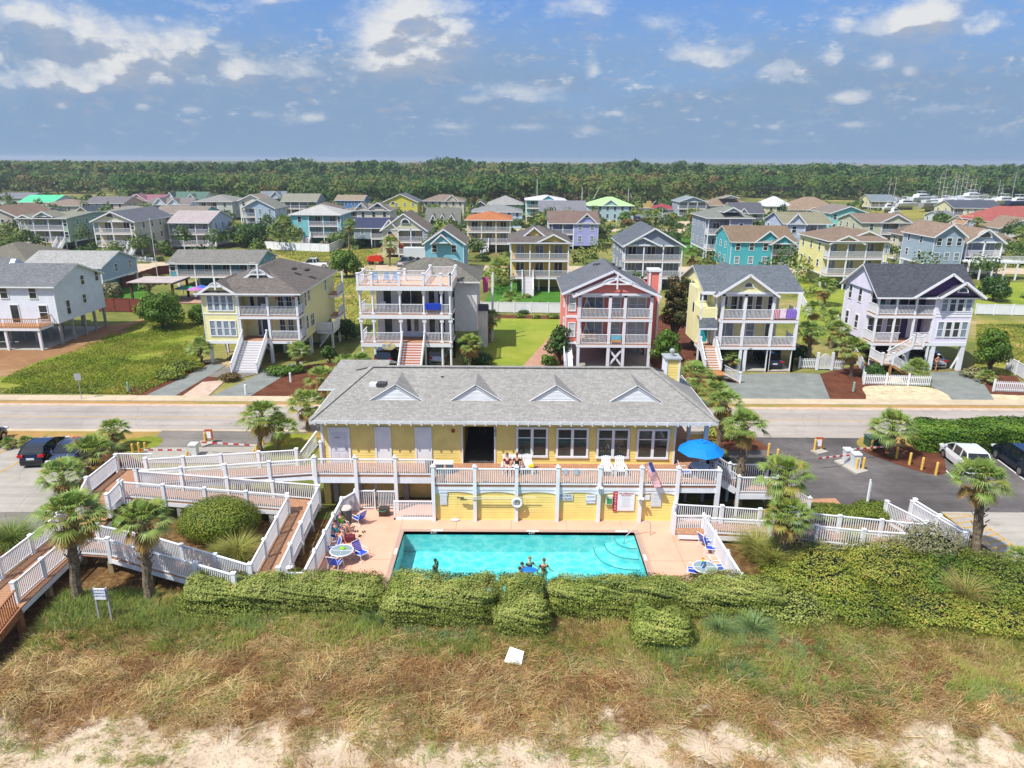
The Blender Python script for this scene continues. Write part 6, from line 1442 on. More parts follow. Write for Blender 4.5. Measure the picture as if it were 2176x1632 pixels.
c=scatter(10000,-24,26,18.6,30.,dB); n=len(c); fl=vnoise(c[:,0],c[:,1],81,3,.35)*8.+.6; hue=np.clip(.56+1.3*(vnoise(c[:,0],c[:,1],93,4,.7)-.5)+RNG.normal(0,.22,n),0,1)
clumped('dry_straw','matted brown and tan dry straw over the dune',c,15,.24,RNG.uniform(.2,.65,n),(.009,.024),1.18,fl+RNG.normal(0,.7,n),hue,STRAW,.7,.25,.13,.35,.13)
c=scatter(1500,-24,26,20.5,30.,lambda x,y:np.clip((vnoise(x,y,171,4,.6)-.5)*8,0,1)*(~inhedge(x,y))); n=len(c)
clumped('green_runners','olive green runners tangled through the dry straw',c,12,.2,RNG.uniform(.25,.6,n),(.012,.024),1.0,vnoise(c[:,0],c[:,1],81,3,.35)*8.,np.clip(RNG.normal(.62,.15,n),0,1),BL,.6,.25,.08,.4,.12)
c=scatter(420,-24,26,20.,30.,lambda x,y:.8*(~inhedge(x,y))); n=len(c)
clumped('pale_stalks','long bleached reed stalks lying on the dune',c,3,.1,RNG.uniform(.6,1.3,n),(.016,.03),1.45,RNG.uniform(0,6.28,n),.85,STRAW,.2,.08,.05,.05,.22)
def dC(x,y):
    c=vnoise(x,y,101,4,1.3); return np.clip((c-.50)*6,0,1)*(.30+.6*(y>20.3))
c=scatter(2600,-20,21,17.6,24.5,dC); n=len(c)
clumped('sparse_beach_grass','thin grass sprigs scattered on the pale sand',c,7,.07,RNG.uniform(.12,.42,n),(.010,.022),1.1,.4+RNG.normal(0,.8,n),np.clip(RNG.normal(.33,.25,n),0,1),BL,.4,.3,.1,.5)
c=scatter(1500,-20,21,17.6,24,dC); n=len(c)
clumped('litter_straw','brown plant litter scattered on the pale sand',c,8,.15,RNG.uniform(.08,.3,n),(.010,.022),1.4,.3+RNG.normal(0,.9,n),np.clip(RNG.normal(.3,.25,n),0,1),STRAW,.6,.15,.1,.1)
# weedy fringe along boardwalk, and right dune top
P=scatter(9000,-24,-12,28,32,lambda x,y:(vnoise(x,y,111,3,.8)>.42)*1.*(~inhedge(x,y))); n=len(P)
o=blades('weeds',P,RNG.uniform(.25,.7,n),RNG.uniform(.018,.03,n),np.abs(RNG.normal(.3,.3,n)),RNG.uniform(0,6.28,n),np.clip(RNG.normal(.72,.15,n),0,1),BL); o['kind']='stuff'; o['label']='green weeds under the lower ramp'
# weeds and tall grass on the vacant lots across the road
def lotgrass(name,label,px_,n,leaf,hue,z=.1,sp=.15):
    poly=[G(u,v) for u,v in px_]; xs_=[p[0] for p in poly]; ys_=[p[1] for p in poly]; x=RNG.uniform(min(xs_),max(xs_),n*3); y=RNG.uniform(min(ys_),max(ys_),n*3); ins=np.zeros(len(x),bool); j=len(poly)-1
    for i in range(len(poly)):
        xi,yi=poly[i]; xj,yj=poly[j]; c=((yi>y)!=(yj>y))&(x<(xj-xi)*(y-yi)/(yj-yi+1e-9)+xi); ins^=c; j=i
    ins&=RNG.random(len(x))<np.clip((vnoise(x,y,131,4,.25)-.30)*4,0,1); x=x[ins][:n]; y=y[ins][:n]; m=len(x); h=np.clip(vnoise(x,y,133,3,.5),0,1)
    V,Q=diamonds(np.column_stack([x,y,z-.05+RNG.uniform(0,.16,m)*h]),leaf*RNG.uniform(.6,1.4,m)); o=fast(name,V,Q,mats=LEAFS['scrub'] if hue else leafmat('lot_grass',[(0,C('#6c8420',.85)),(.5,C('#92a234',.88)),(.8,C('#aaa84a',.88)),(1,C('#bda868',.88))],.25),rnd=np.clip(vnoise(x,y,135,4,.35)*1.1-.1+RNG.normal(0,.15,m),0,1)); o['kind']='stuff'; o['label']=label
lotgrass('weeds','rough green weeds covering the vacant lot left of the yellow house',[(0,812),(60,770),(215,720),(330,672),(455,676),(450,735),(395,785),(300,818),(100,828)],60000,.075,0)
lotgrass('weeds','rough olive grass on the lots behind the front row',[(560,532),(800,532),(800,566),(760,720),(720,690),(700,575)],20000,.13,1); lotgrass('weeds','rough olive dune grass on the right lot',[(2075,690),(2200,690),(2200,790),(2130,800),(2070,780)],14000,.10,1)
lotgrass('weeds','dry scrub along the sidewalk of the vacant lot',[(0,835),(60,815),(300,818),(400,790),(300,838)],9000,.09,1)
# tufts of ornamental grass
def tuft(label,u,v,r,h,n,hue,name='grass_clump',z=0.,group=None):
    x,y=G(u,v,z); t=thing(name,label,'grass clump',(x,y,z),group=group); a=RNG.uniform(0,6.28,n); rr=r*.25*np.sqrt(RNG.random(n)); P=np.column_stack([x+rr*np.cos(a),y+rr*np.sin(a),np.full(n,z)])
    blades('leaves',P,RNG.uniform(.7,1.15,n)*h*1.3,RNG.uniform(.018,.03,n),np.abs(RNG.normal(.25,.22,n))*r/h*1.3,a+RNG.normal(0,.3,n),np.clip(RNG.normal(hue,.15,n),0,1),BL,t,curve_=.9,org=t.location)
tuft('pampas-like grass clump inside the corner of the ramps',510,1195,1.5,1.5,900,.45); tuft('small pale grass clump left of the ramp corner',470,1190,.9,1.,500,.5)
tuft('tall olive ornamental grass right of the pool fence',1605,1190,1.4,1.7,1300,.42); tuft('tall olive ornamental grass left of the twin palm trunks',1640,1215,1.3,1.6,1200,.45); tuft('pampas clump below the right ramp rail',1815,1165,1.,1.1,700,.5); tuft('tall pale reed tuft among the right shrubs',2045,1290,1.1,1.7,500,.3)
tuft('blue-green grass clump at the left photo edge by the parking',30,1165,1.8,1.6,1400,.75); tuft('grass clump under the second foreground palm',360,1200,1.1,1.0,600,.7)
tuft('blue-green sea oats beside the small hedge cushion',1600,1345,1.4,.9,800,.95); tuft('blue-green sea oats before the long hedge',1530,1345,1.2,.8,600,.95); tuft('blue-green sprigs at the dark gap of the hedge',800,1325,.9,.8,400,.9)
# ---------------------------------------------------------------- palms
FP=[('tall palm in front of the beach boardwalk with rough booted trunk',165,1272,152,1090,82,0),('second foreground palm standing before the lower ramp',318,1275,303,1100,70,1),('small leaning palm between parking lot and ramp landing',140,1050,130,1005,52,3),
 ('bushy palmetto beside the parked dark blue car',208,1012,195,958,62,1),('young palm on the verge behind the parked cars',240,955,240,910,36,2),('tall palm at the left entry drive',553,962,556,880,54,0),('small palm leaning beside the tall entry palm',592,962,597,905,42,3),('palm against the roof corner left of the clubhouse',655,915,650,852,44,2),
 ('palm trunk rising behind the right roof corner of the clubhouse',1523,975,1540,850,46,3),('palm beside the blue umbrella',1566,1085,1583,900,54,0),('upper crowned palm of the pair by the right ramp',1648,1180,1668,1005,66,1),('lower crowned palm of the pair by the right ramp',1662,1212,1674,1090,58,2),
 ('tall solitary palm right of the right ramp',2068,1205,2084,1012,64,0),('stout palm between gate island and long hedge',1893,970,1898,902,54,4),('dark little palm at the right photo edge',2172,1225,2170,1185,38,3),
 ('palm between clubhouse chimney and the stairs of the pale yellow carport house',1482,862,1480,795,48,3),('palm overhanging the mailbox bed behind the clubhouse corner',1536,900,1522,830,40,2)]
for a in FP: palm(a[0],*a[1:6],kind=a[6],group='palms around the clubhouse')
HP=[('palm in the mulch bed left of the clubhouse roof',690,852,682,800,42,1),('palm left of the black car under the white house',738,800,735,768,32,3),('palm touching the stair of the white roof-deck house',772,805,768,768,34,0),('short palm before the pale yellow house porch',632,785,635,742,30,3),('low fan palm at the left foot of the pale yellow house',430,772,425,735,30,4),
 ('yellowing palm at the right corner of the white roof-deck house',998,785,1000,728,34,1),('dark slim palm on the bright lawn',1040,728,1043,672,26,2),('palm behind the picket fence left of the red house',1086,655,1085,632,24,4),('palm left of the golden house, nearer one',1062,600,1060,565,28,2),('palm left of the golden house, farther one',1082,592,1084,548,24,0),
 ('golden green palm behind the gate gardens',1752,650,1752,605,34,1),('palm high above the white gate',1725,700,1730,655,30,0),('palm over the round white gate',1718,775,1722,700,34,3),('palm left of the lilac house, front one',1808,800,1812,735,38,1),('palm left of the lilac house, middle one',1775,775,1780,700,34,2),('palm left of the lilac house, rear one',1765,740,1770,672,30,0),
 ('low fan palm bush under the upper balcony of the pale yellow carport house',1553,785,1555,755,26,4),('round fan palm at the lilac house drive',1948,808,1948,780,32,4),('small fan palm in the right gravel bed',2100,815,2098,798,22,4),('tall palm right of the grey-blue gabled house',1470,600,1472,540,26,3),
 ('palm before the brown-roofed lavender house',1318,560,1322,500,22,0),('palm left of the lavender house garden',1300,600,1302,572,18,2),('palm between cream and navy solar roof houses',742,530,744,475,18,2),('palm right of the aqua bay house',603,520,603,468,20,0),('palm between grey crescent and white houses',497,520,497,480,18,1),
 ('palm by the white trailer on the sandy street',828,565,830,515,26,1),('pair palm left, beside the marina gate',1375,500,1376,455,14,0),('pair palm right, beside the marina gate',1392,500,1394,455,14,2),('palm left of the three-level grey house',1467,490,1468,450,14,1),('palm beside the marina house, slightly lower',1493,492,1495,452,14,3),
 ('palm behind the bright teal house',1640,500,1640,462,18,0),('small palm at the corner of the blue-grey arch house',1962,545,1962,520,22,2),('palm between tower house and grey arch house',1978,525,1980,498,18,1),('palm by the red roof at the right edge',2076,500,2078,470,16,0),('palm at the right edge behind the big grey house',2172,530,2172,490,20,3),
 ('palm at the far left before the brown cottage roof',26,540,28,510,16,2),('palm left of the mint green house',62,460,60,440,12,0),('palm before the tan dormer house',925,480,926,440,12,1)]
for a in HP: palm(a[0],*a[1:6],kind=a[6],group='palms among the houses')
for u,v,r in ((18,952,24),(55,950,26),(100,948,20)): palm('small fan palmetto in the verge behind the left parking lot, '+{18:'leftmost one',55:'behind the black hatchback',100:'right one'}[u],u,v,u,v-12,r*.8,4,group='verge palmettos',name='palmetto',cat='palmetto',trunk=.08)
# ---------------------------------------------------------------- trees and shrubs among the houses
T=[('dense dark bush tree between the brick wall and the pale yellow house',345,700,625,60,'green',8),('round shrub beside the brick wall lawn',240,640,602,34,'grey',6),('spreading green shrub left of the grey driveway',430,690,650,34,'green',5),('dark tree right of the pale yellow house',735,722,680,34,'dark',6),('dark bushes beneath the yellow house deck',700,770,735,24,'dark',5),
 ('dark oak beside the parked white pickup',735,590,533,40,'green',8),('narrow dark evergreen left of the red house stilts',1188,775,690,32,'dark',9),('big rusty leaved magnolia right of the red house',1430,745,580,40,'rust',12),('dark cedar right of the magnolia',1480,745,600,24,'dark',9),('bushy green tree below the magnolia',1412,790,700,40,'green',10),('bright shrubs before the red house left stilts',1165,785,755,24,'green',5),
 ('dark pine shrub right of the lilac house',2100,795,700,42,'green',12),('dark round tree behind the lilac house',2108,640,590,38,'dark',9),('dark tree behind the golden house',1255,610,555,22,'dark',8),('brown shrub garden behind the golden house',1285,600,560,26,'autumn',7),('small dark tree beside the lilac chimney',1835,740,665,18,'dark',7),('dark shrubs at the foot of the lilac house stair',1855,805,775,28,'dark',7),
 ('shrub border left of the white gate',1700,770,735,24,'dark',6),('dense dark trees right of the white pink-roofed house',535,525,478,44,'dark',10),('dark tree left of those trees',510,520,490,24,'dark',6),('bright green bush by the long white fence',560,540,520,12,'lime',4),('dark bush under the navy solar roof house',765,525,505,24,'dark',6),('bush by the mint green house stair',355,545,525,14,'green',5),
 ('palmetto mass before the cream arch house',1135,500,475,20,'green',6),('round green tree at the marina road',1432,470,452,12,'green',5),('clipped round shrub in the marina garden',1428,490,478,14,'lime',4),('red brown small tree beside the marina garden',1152,495,472,14,'autumn',5),('green tree before the lime green roof house',1325,478,450,16,'green',6),('brown tree before the lime green roof house',1332,480,465,14,'autumn',6),
 ('garden trees behind the turquoise gables, left',1640,485,450,22,'dark',7),('green trees behind the tower house, left',2000,480,455,24,'green',7),('green trees behind the tower house, right',1985,510,472,22,'green',7),('shrub right of the bright teal house',1700,565,535,16,'dark',6),('pale bush beside the tower house',1935,560,545,16,'grey',5),('oleander bush before the teal bay house',690,530,512,14,'grey',5),('light bush at the teal bay house fence',575,525,505,14,'grey',5),
 ('dark trees behind the golden house garden wall',1310,530,490,16,'green',6),('small tree in the dark lawn',1150,660,640,12,'green',4),('shrub row right of the magnolia behind the teal door house',1500,640,600,20,'dark',6),('shrub beneath the picket fence palm',1720,730,700,20,'green',6)]
for i,(lb,u,v,vt,r,mt,c) in enumerate(T): tree(lb,u,v,vt,r,mt,seed=200+i,clumps=c+3,vbot=v-(v-vt)*.22,name='tree')
S_=[('clipped low green hedge beside the right grey driveway',590,800,1.4,.9,'green'),('low green bush left of the grey driveway',378,792,2.0,.9,'lime'),('second low green bush left of the grey driveway',350,808,1.6,.7,'lime'),('small clipped bush at the mailbox bed',622,795,1.1,.8,'green'),('round grey-green bush at the lilac house stair',1905,800,1.3,1.1,'grey'),('low shrub in the right mulch bed of the lilac house',2075,805,1.3,.9,'grey'),('dark bush inside the picket corner',1865,808,1.3,1.0,'dark'),
 ('rusty shrub between the two grey driveways',485,812,1.0,.8,'autumn'),('green shrub right behind the clubhouse porch',1540,935,1.5,1.,'scrub'),('low green hedge left of the white picket gate',1715,780,1.,.8,'green'),('shrub in the bed before the picket fence',1105,676,.7,.5,'lime'),('second shrub in the bed before the picket fence',1140,678,.6,.5,'lime'),('third shrub in the bed before the picket fence',1175,678,.8,.6,'lime'),('dark clipped bush on the lawn behind the fence',1112,668,.8,.5,'dark'),('bush under the white house right corner palm',1015,780,1.6,1.4,'dark')]
for i,(lb,u,v,rx,h,mt) in enumerate(S_): shrub(lb,u,v,rx,h,mt,seed=300+i)
# long leafy hedge right of the gates
xa,ya=G(1955,955); xb,yb=G(2300,975)
hedge('long glossy green hedge along the right parking lot',xa-.3,xb,ya-.6,ya+2.,2.1,12,'green',dens=260,leaf=.085,wob=.22)
# ---------------------------------------------------------------- the far woods
def woods():
    rng=np.random.default_rng(5); Vs=[];Qs=[];Hs=[];off=0
    def crowns(n,y0,y1,hmin,hmax,r0,r1,nl,ls,seed,front=None):
        nonlocal off
        y=rng.uniform(y0,y1,n); x=rng.uniform(-1,1,n)*(y*.78+40)
        h=hmin+(hmax-hmin)*np.clip(.6*vnoise(x,y,seed,3,.012)+.4*rng.random(n),0,1); r=rng.uniform(r0,r1,n)
        ok=np.ones(n,bool)
        if front is not None: ok=front(x,y)
        x,y,h,r=x[ok],y[ok],h[ok],r[ok]; n=len(x)
        tone=np.clip(.5+.9*(vnoise(x,y,seed+2,3,.010)-.5)+rng.normal(0,.16,n),0,1)
        d=unit(n*nl,rng).reshape(n,nl,3); d[:,:,2]=np.abs(d[:,:,2])*1.0-.15; s=rng.uniform(.7,1.05,(n,nl,1)); lump=1+.25*(rng.random((n,nl,1))-.5)
        P=np.stack([x,y,h-r*.55],1)[:,None,:]+d*s*lump*np.stack([r,r,r*.85],1)[:,None,:]
        nr=d.reshape(-1,3); V,Q=diamonds(P.reshape(-1,3),ls*rng.uniform(.6,1.3,n*nl),nr,.7,rng); hv=np.clip(np.repeat(tone,nl)+rng.normal(0,.07,n*nl),0,1)
        Vs.append(V);Qs.append(Q+off);Hs.append(hv);off+=len(V)
    def fr(x,y):
        edge=338+vnoise(x,x*0,77,3,.015)*45
        r_=x/y; edge=edge+ 75*sm(-.74,-.70,r_)*sm(-.50,-.56,r_)+70*sm(105,135,x)
        return y>edge
    crowns(3000,335,560,5,15,3.5,7.,120,.85,3,fr)
    crowns(2600,540,800,10,18.5,4.5,8.5,46,1.7,13)
    crowns(2600,780,1500,6,13.5,6,11,26,3.,23)
    crowns(2200,1400,3200,3,10,10,20,16,6.,33)
    n=800; yy=rng.uniform(480,1000,n); xx=rng.uniform(-1,1,n)*yy*.8; rel=xx/yy; lowf=vnoise(rel*60,rel*0,55,3,.35); hh=21-yy*np.tan(np.radians(.62-.85*lowf+rng.uniform(-.1,.25,n)+.12*(rel>.1)+.10*(rel>.45))); 
    d=unit(n*60,rng).reshape(n,60,3); r=rng.uniform(2.2,5.5,n)*np.where(rng.random(n)<.5,.8,1.15); P=np.stack([xx,yy,hh-r*.8],1)[:,None,:]+d*rng.uniform(.5,1.05,(n,60,1))*np.stack([r,r,r*.9],1)[:,None,:]
    V,Q=diamonds(P.reshape(-1,3),1.1*rng.uniform(.6,1.3,n*60),d.reshape(-1,3),.7,rng); Vs.append(V);Qs.append(Q+off);Hs.append(np.clip(np.repeat(rng.normal(.3,.15,n),60)+rng.normal(0,.07,n*60),0,1));off+=len(V)
    # understorey along the wood edge
    crowns(1800,330,470,2.,6,2.5,5,46,1.1,43,fr)
    m=leafmat('woods_leaves',[(0,C('#3a5a2e',.9)),(.35,C('#4c6c34',.9)),(.6,C('#66783c',.9)),(.8,C('#7d7a44',.9)),(.92,C('#80694a',.9)),(1,C('#75604a',.9))],.15,.8,ns=.02,nv=.14,spec=.1)
    o=fast('woods',np.concatenate(Vs),np.concatenate(Qs),mats=m,rnd=np.concatenate(Hs)); o['kind']='stuff'; o['label']='wide belt of mixed green and rusty woodland along the horizon'
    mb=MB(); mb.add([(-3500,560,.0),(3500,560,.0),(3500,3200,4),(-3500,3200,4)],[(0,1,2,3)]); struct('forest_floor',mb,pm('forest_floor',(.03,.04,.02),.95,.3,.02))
woods()
# ================================================================ houses behind the front row (photo pixels)
# label,u0,u1,vbase,veave,vridge,depth,wall,roof,type,porch,front gables,extra
A=[
('low cottage with olive brown hip roof at the left photo edge',-110,62,603,562,514,16,'b9b3a8','7a7669','hip',None,(),dict(detail=1)),
('grey raised house with pale metal-grey gable roof behind the left edge house',46,213,628,566,532,11,'aab7c3','a8a8a4','gx',None,(),dict(detail=1,g=2.6)),
('long teal ranch house with white porch posts and grey roof',358,545,612,558,530,10,'4f9aa8','85837d','gx',(0.08,.9),(),dict(detail=1,g=2.2,k=3.)),
('golden yellow two-storey porch house with twin small gables',1085,1210,622,515,480,13,'e2bf55','6f6864','hip','f',((1095,1175,482,515,-2),(1140,1212,497,515)),dict(detail=1,stair=(1122,1))),
('slate grey porch house with arched gable vent and double front gables',1328,1452,617,520,484,14,'8690a0','666c74','gy','f',((1328,1402,503,520),),dict(detail=1)),
('powder blue gabled house with small front balcony',902,985,586,515,486,12,'6fb3c6','7e766c','gy',None,((918,958,497,515,.8),),dict(detail=1,k=2.8)),
('cream house with tall arched window and left bay behind the red boom lift',812,905,547,487,453,12,'c9c5a6','7f7468','gy',(.35,.95),((810,845,466,487),),dict(detail=1,arch=((861,474,.8),))),
('blue-grey ranch with navy solar roof',752,830,527,483,462,10,'8f9daa','3f4560','gx',(.45,1),(),dict(detail=1,g=2.4)),
('aqua two-storey house with white hip roof and zigzag balcony stair',617,722,520,456,434,13,'74c3c6','b9b8b4','hip',(.35,.95),(),dict(detail=1,stair=(650,1))),
('pale blue house with blue pediment and white sunrooms',514,583,488,441,423,12,'a9bccd','8a8b80','gy',(0,.4),(),dict(detail=1)),
('cream arch-window house peeking behind the pale blue pediment house',508,560,478,425,413,10,'d8d0b8','93897a','gy',None,(),{}),
('grey gabled house at the wood edge left of center',548,600,452,420,406,12,'a5afb8','808890','gx',None,((572,600,406),),{}),
('grey house with long olive roof and rear balcony at the wood edge',598,672,463,427,411,12,'9fa6a8','8f8f80','gx','f',(),{}),
('brown-roofed house hidden behind the aqua house',650,712,490,444,429,12,'a9a098','7b6f68','hip',None,(),{}),
('cobalt blue house with tan roof at the wood edge',712,772,460,425,414,12,'3f7fb8','9a8b78','gx',None,(),{}),
('cream house with two arched gables and balconies',730,828,500,447,432,12,'d9cdb8','857d74','hip',(0,.3),((752,785,430),(778,828,430)),dict(detail=1,arch=((765,440,.6),(803,440,.9)))),
('bright yellow gabled house with white roof slope',816,886,462,428,412,13,'cfc22e','707078','gy',None,(),dict(arch=((835,433,.7),))),
('tan house with rows of white windows and brown roof at the wood edge',898,985,458,427,413,12,'c9bfa8','8b7c70','hip',None,((945,975,414),),{}),
('grey steep-roofed cottage with three white dormers',904,975,505,477,441,12,'8e9088','77786f','gx',None,((915,926,455,466),(934,946,455,466),(953,966,455,466)),{}),
('yellow porch house with orange tile hip roof',992,1085,537,467,449,13,'e0c878','b9774f','hip','f',(),dict(detail=1,stair=(1030,1))),
('blue cottage with wide grey hip roof behind the orange roof',1003,1108,485,450,434,13,'9fc0d4','8f9190','hip',None,(),{}),
('grey house with light hip roof and dark trim',1037,1110,465,434,415,13,'9aa4ac','a09f9b','hip',None,(),{}),
('small dark-gabled house between tan and grey hip roofs',1000,1042,460,442,427,10,'6c6a68','6f5f58','gy',None,(),{}),
('turquoise house with white roof and balconies',1118,1202,473,425,414,13,'5fc9c4','cfcfd2','hip',(0,.35),((1150,1180,415),),{}),
('cream house with long grey gable roof',1147,1245,478,447,426,12,'cfc08c','83838a','gx',None,(),{}),
('pale house with vivid light green roof',1252,1347,470,437,418,14,'a8c6cc','b6e29a','hip',None,((1280,1315,424),),{}),
('lavender house with brown roof and pointed purple bay gable',1168,1272,530,473,448,12,'a2a3d8','806c63','gx',(.05,.5),((1226,1268,453),),dict(detail=1,arch=((1247,462,.45),))),
('red-roofed low marina building',1389,1441,458,444,433,12,'c9b8ac','a04450','hip',None,(),{}),
('blue-grey pediment house near the marina',1443,1502,462,428,418,12,'8aa2ac','8c98a0','gy','f',(),{}),
('house with wide tan hip roof and blue gablets near the marina',1500,1600,462,437,418,14,'b9b3a0','93816f','hip',None,((1535,1570,415,420),),{}),
('tall grey three-level house with white balconies',1506,1600,556,463,440,14,'8e99a8','84877f','hip',(.0,.5),((1540,1575,440,449),),dict(detail=1)),
('dark slate roofed house behind the tall grey house',1556,1624,482,452,430,12,'9aa0a0','5f6068','gx',(.6,1),((1570,1590,442,453),),{}),
('bright teal house with brown roof and two front gables',1555,1690,572,512,479,13,'2fa5ae','86735f','gx',(.65,1),((1606,1661,490,512),(1640,1690,500,517,1.)),dict(detail=1)),
('light grey house with olive roof and long balconies',1667,1766,558,474,450,12,'b9c3d2','8f8b74','gx',(.45,1),((1674,1712,453),),dict(detail=1)),
('aqua house with windowless gable wall',1766,1845,505,452,438,13,'83cfc4','8a8078','gy',None,(),{}),
('white-roofed cream house by the wood edge',1628,1684,465,438,417,13,'d8cf9a','cfcfd0','hip',(.4,1),(),{}),
('large tan double-hip roofed house at the wood edge',1678,1790,468,446,418,16,'cfc8bc','9a8570','hip',(0,.5),((1715,1745,440,447),),{}),
('pale yellow two-storey house with turquoise chairs on its balcony',1765,1890,616,512,482,13,'e8dd92','8a7767','hip',(.0,.95),((1765,1835,500,516),(1808,1880,490,505,-2)),dict(detail=1)),
('sage cream house with truss gable and brown roof',1832,1940,535,472,453,13,'c3c1a0','8a7769','gx',(.4,.75),((1872,1938,455),),dict(detail=1)),
('round-arched cream tower with brown pointed roof',1922,1962,557,499,478,5.5,'d3c9a2','7d6c61','hip','f',(),{}),
('pale yellow cottage with grey roof on the marina lawn',1852,1905,446,427,413,12,'ddd6a0','7f8a92','gx','f',(),{}),
('pale yellow tall house with dark roof before the boats',2028,2130,478,441,425,12,'dcd6a4','555a66','gx',(0,.22),(),dict(stair=(2060,1))),
('white cottage with dark grey roof left of the dark-roofed yellow house',2000,2030,480,460,448,10,'c8ccd2','7d8088','gx',None,(),{}),
('red-roofed blue house at the right photo edge',2095,2260,498,470,438,14,'8fa9c4','a86058','hip','f',(),{}),
('tan-roofed white gable cottage at the right edge',2125,2240,505,484,463,12,'cfccc4','94806c','gy',None,(),{}),
('peach-roofed little gable cottage before the tall yellow house',2055,2128,492,474,457,10,'d9cfc0','b08a6c','gx',None,((2050,2078,458),),{}),
('blue-grey bay wing with triple windows of the arched house',1988,2052,592,500,476,11,'93a7b5','94806f','gy',None,(),dict(detail=1,k=1.7)),
('slate blue gabled house with great arched window and long deck',2056,2133,590,513,486,12,'8492a8','94806f','gy','f',(),dict(detail=1,arch=((2094,505,1.1),))),
('small grey-blue annex with brown roof left of the bay wing',1955,1990,580,540,520,7,'93a7b5','94806f','gx',None,(),{}),
('tan-roofed garden pavilion behind the slate blue house',2112,2160,540,512,494,8,'a59a8c','8a7767','hip','f',(),{}),
('sage green porch house with olive roof and grouped columns',36,140,532,463,451,22,'9fb39a','8e8f7d','gx',(.0,.92),((34,66,456,463),(72,110,449,459)),dict(detail=1,stair=(122,1))),
('cream porch house with dark roof and white crescent on its gable',196,283,545,469,449,18,'d3ccb2','6a6e76','gy',(.0,.92),(),dict(detail=1,stair=(275,1),arch=((232,461,.75),))),
('white two-storey porch house with pinkish metal roof',356,442,530,472,447,15,'cdd3dc','b4a8a8','gx','f',(),dict(detail=1,stair=(447,1))),
('turquoise house behind the white pink-roofed house',326,430,505,453,437,12,'5fc0bc','8f857a','gx',(.0,.3),(),{}),
('tan-gabled brown cottage at the left photo edge',-60,42,515,462,438,16,'b5aa9c','8c7768','gy',None,(),{}),
('grey-shingled cottage with fan gable right of the left tan gable',30,72,500,455,440,16,'a8b0b8','85807a','gx',None,((45,72,441),),{}),
('house with vivid sea-green metal roof in the far left',40,112,455,429,414,16,'cfd6d8','5fd3a0','gx',None,(),{}),
('brown-roofed house with white top balcony in the far left',78,175,462,437,423,14,'b9b0a4','8f8072','hip',(0,.4),(),{}),
('long grey-roofed low house at the far left wood edge',-10,62,440,420,409,14,'a9b3a8','808288','gx',None,(),{}),
('peach house with long dark grey roof',180,262,462,431,417,14,'d8b9a0','7a7678','gx',None,(),{}),
('pink gabled house with blue solar panels',268,340,450,426,413,14,'dba89c','9a6a74','gx',None,((272,312,412),),{}),
('white twin-gabled cottage with grey roofs',312,402,462,434,420,12,'c9d4de','857d7c','gx',None,((326,352,420),(356,382,422)),{}),
('house with dark green roof and white gable at the wood edge',352,432,448,424,407,13,'d8dcdc','5f7a6c','gx',None,((352,372,408),(395,418,412)),{}),
('grey-roofed pale house with dish, left of the cream arch house',415,492,468,428,413,16,'bcbdb4','93918c','hip',(0,.6),(),{}),
('sprawling taupe roofed house behind the sage green house',198,320,488,456,437,14,'a9b6b0','8c8a82','hip',None,(),{}),
('narrow tan gable with dark side roof behind the sage house',160,188,470,450,439,12,'cbb38c','55626a','gy',None,(),{}),
('slate-roofed white beach house beneath the far left woods',94,115,402,388,377,10,'b9c3cc','6f7f90','hip','f',(),{}),
('white-roofed beach house beneath the far left woods',113,152,404,391,381,10,'c9cfd4','dfe2e4','gx','f',(),{}),
('low white-roofed cottage right of the white beach house',158,196,402,392,387,10,'a9b4bc','d0d4d6','gx',None,(),{}),
]
random.seed(5)
for a in A:
    lb,u0,u1,vb,ve,vr,dep,wc,rc,rt,po,fg,kw=a
    try: auto(lb,u0,u1,vb,ve,vr,dep,wc,rc,rt,po,fg,**kw)
    except Exception as e: print('AUTO FAIL',lb,e); raise
def gardens():
    rng=np.random.default_rng(77); Vs=[];Qs=[];Hs=[];off=0; k=0
    FT=np.array(FOOT)
    while k<1450:
        y=rng.uniform(112,345); x=rng.uniform(-1,1)*(y*.76+6)
        if 139<y<150.5 or 222.5<y<233.5: continue
        if np.any((x>FT[:,0])&(x<FT[:,1])&(y>FT[:,2])&(y<FT[:,3])): continue
        near=np.min(np.maximum(np.maximum(FT[:,0]-x,x-FT[:,1]),np.maximum(FT[:,2]-y,y-FT[:,3])))
        if near>7 and rng.random()<.6: continue
        if y<150 and rng.random()<.72: continue
        if x/y>.50 and y>240: continue
        u=1088+x*F/(y*.954+6.3)
        if y<175 and (590<u<905 or 1440<u<1500): continue
        tall=rng.random()<.36; r=rng.uniform(.8,1.7) if not tall else rng.uniform(1.6,3.0); h=r*rng.uniform(.7,1.1) if not tall else rng.uniform(3.2,6.5)
        n=int(50+26*r*r) if y<230 else int(34+12*r*r); d=unit(n,rng); d[:,2]=np.abs(d[:,2])*1.1-.1
        c=np.array([x,y,h*.55 if tall else 0.]); P=c+d*np.array([r,r,h*.5 if tall else h])*rng.uniform(.55,1.05,(n,1)); V,Q=diamonds(P,max(.26,y*.0019)*rng.uniform(.6,1.3,n),d,.65,rng)
        Vs.append(V);Qs.append(Q+off);Hs.append(np.clip(rng.normal(rng.uniform(.1,.8),.12,n),0,1));off+=len(V);k+=1
    o=fast('garden_shrubbery',np.concatenate(Vs),np.concatenate(Qs),mats=leafmat('garden_leaves',[(0,C('#34501f',.85)),(.5,C('#557030',.88)),(.85,C('#8a963e',.88)),(1,C('#8a7444',.88))],.15,ns=.05),rnd=np.concatenate(Hs)); o['kind']='stuff'; o['label']='mixed shrubs and small trees filling the gardens between the far houses'
gardens()
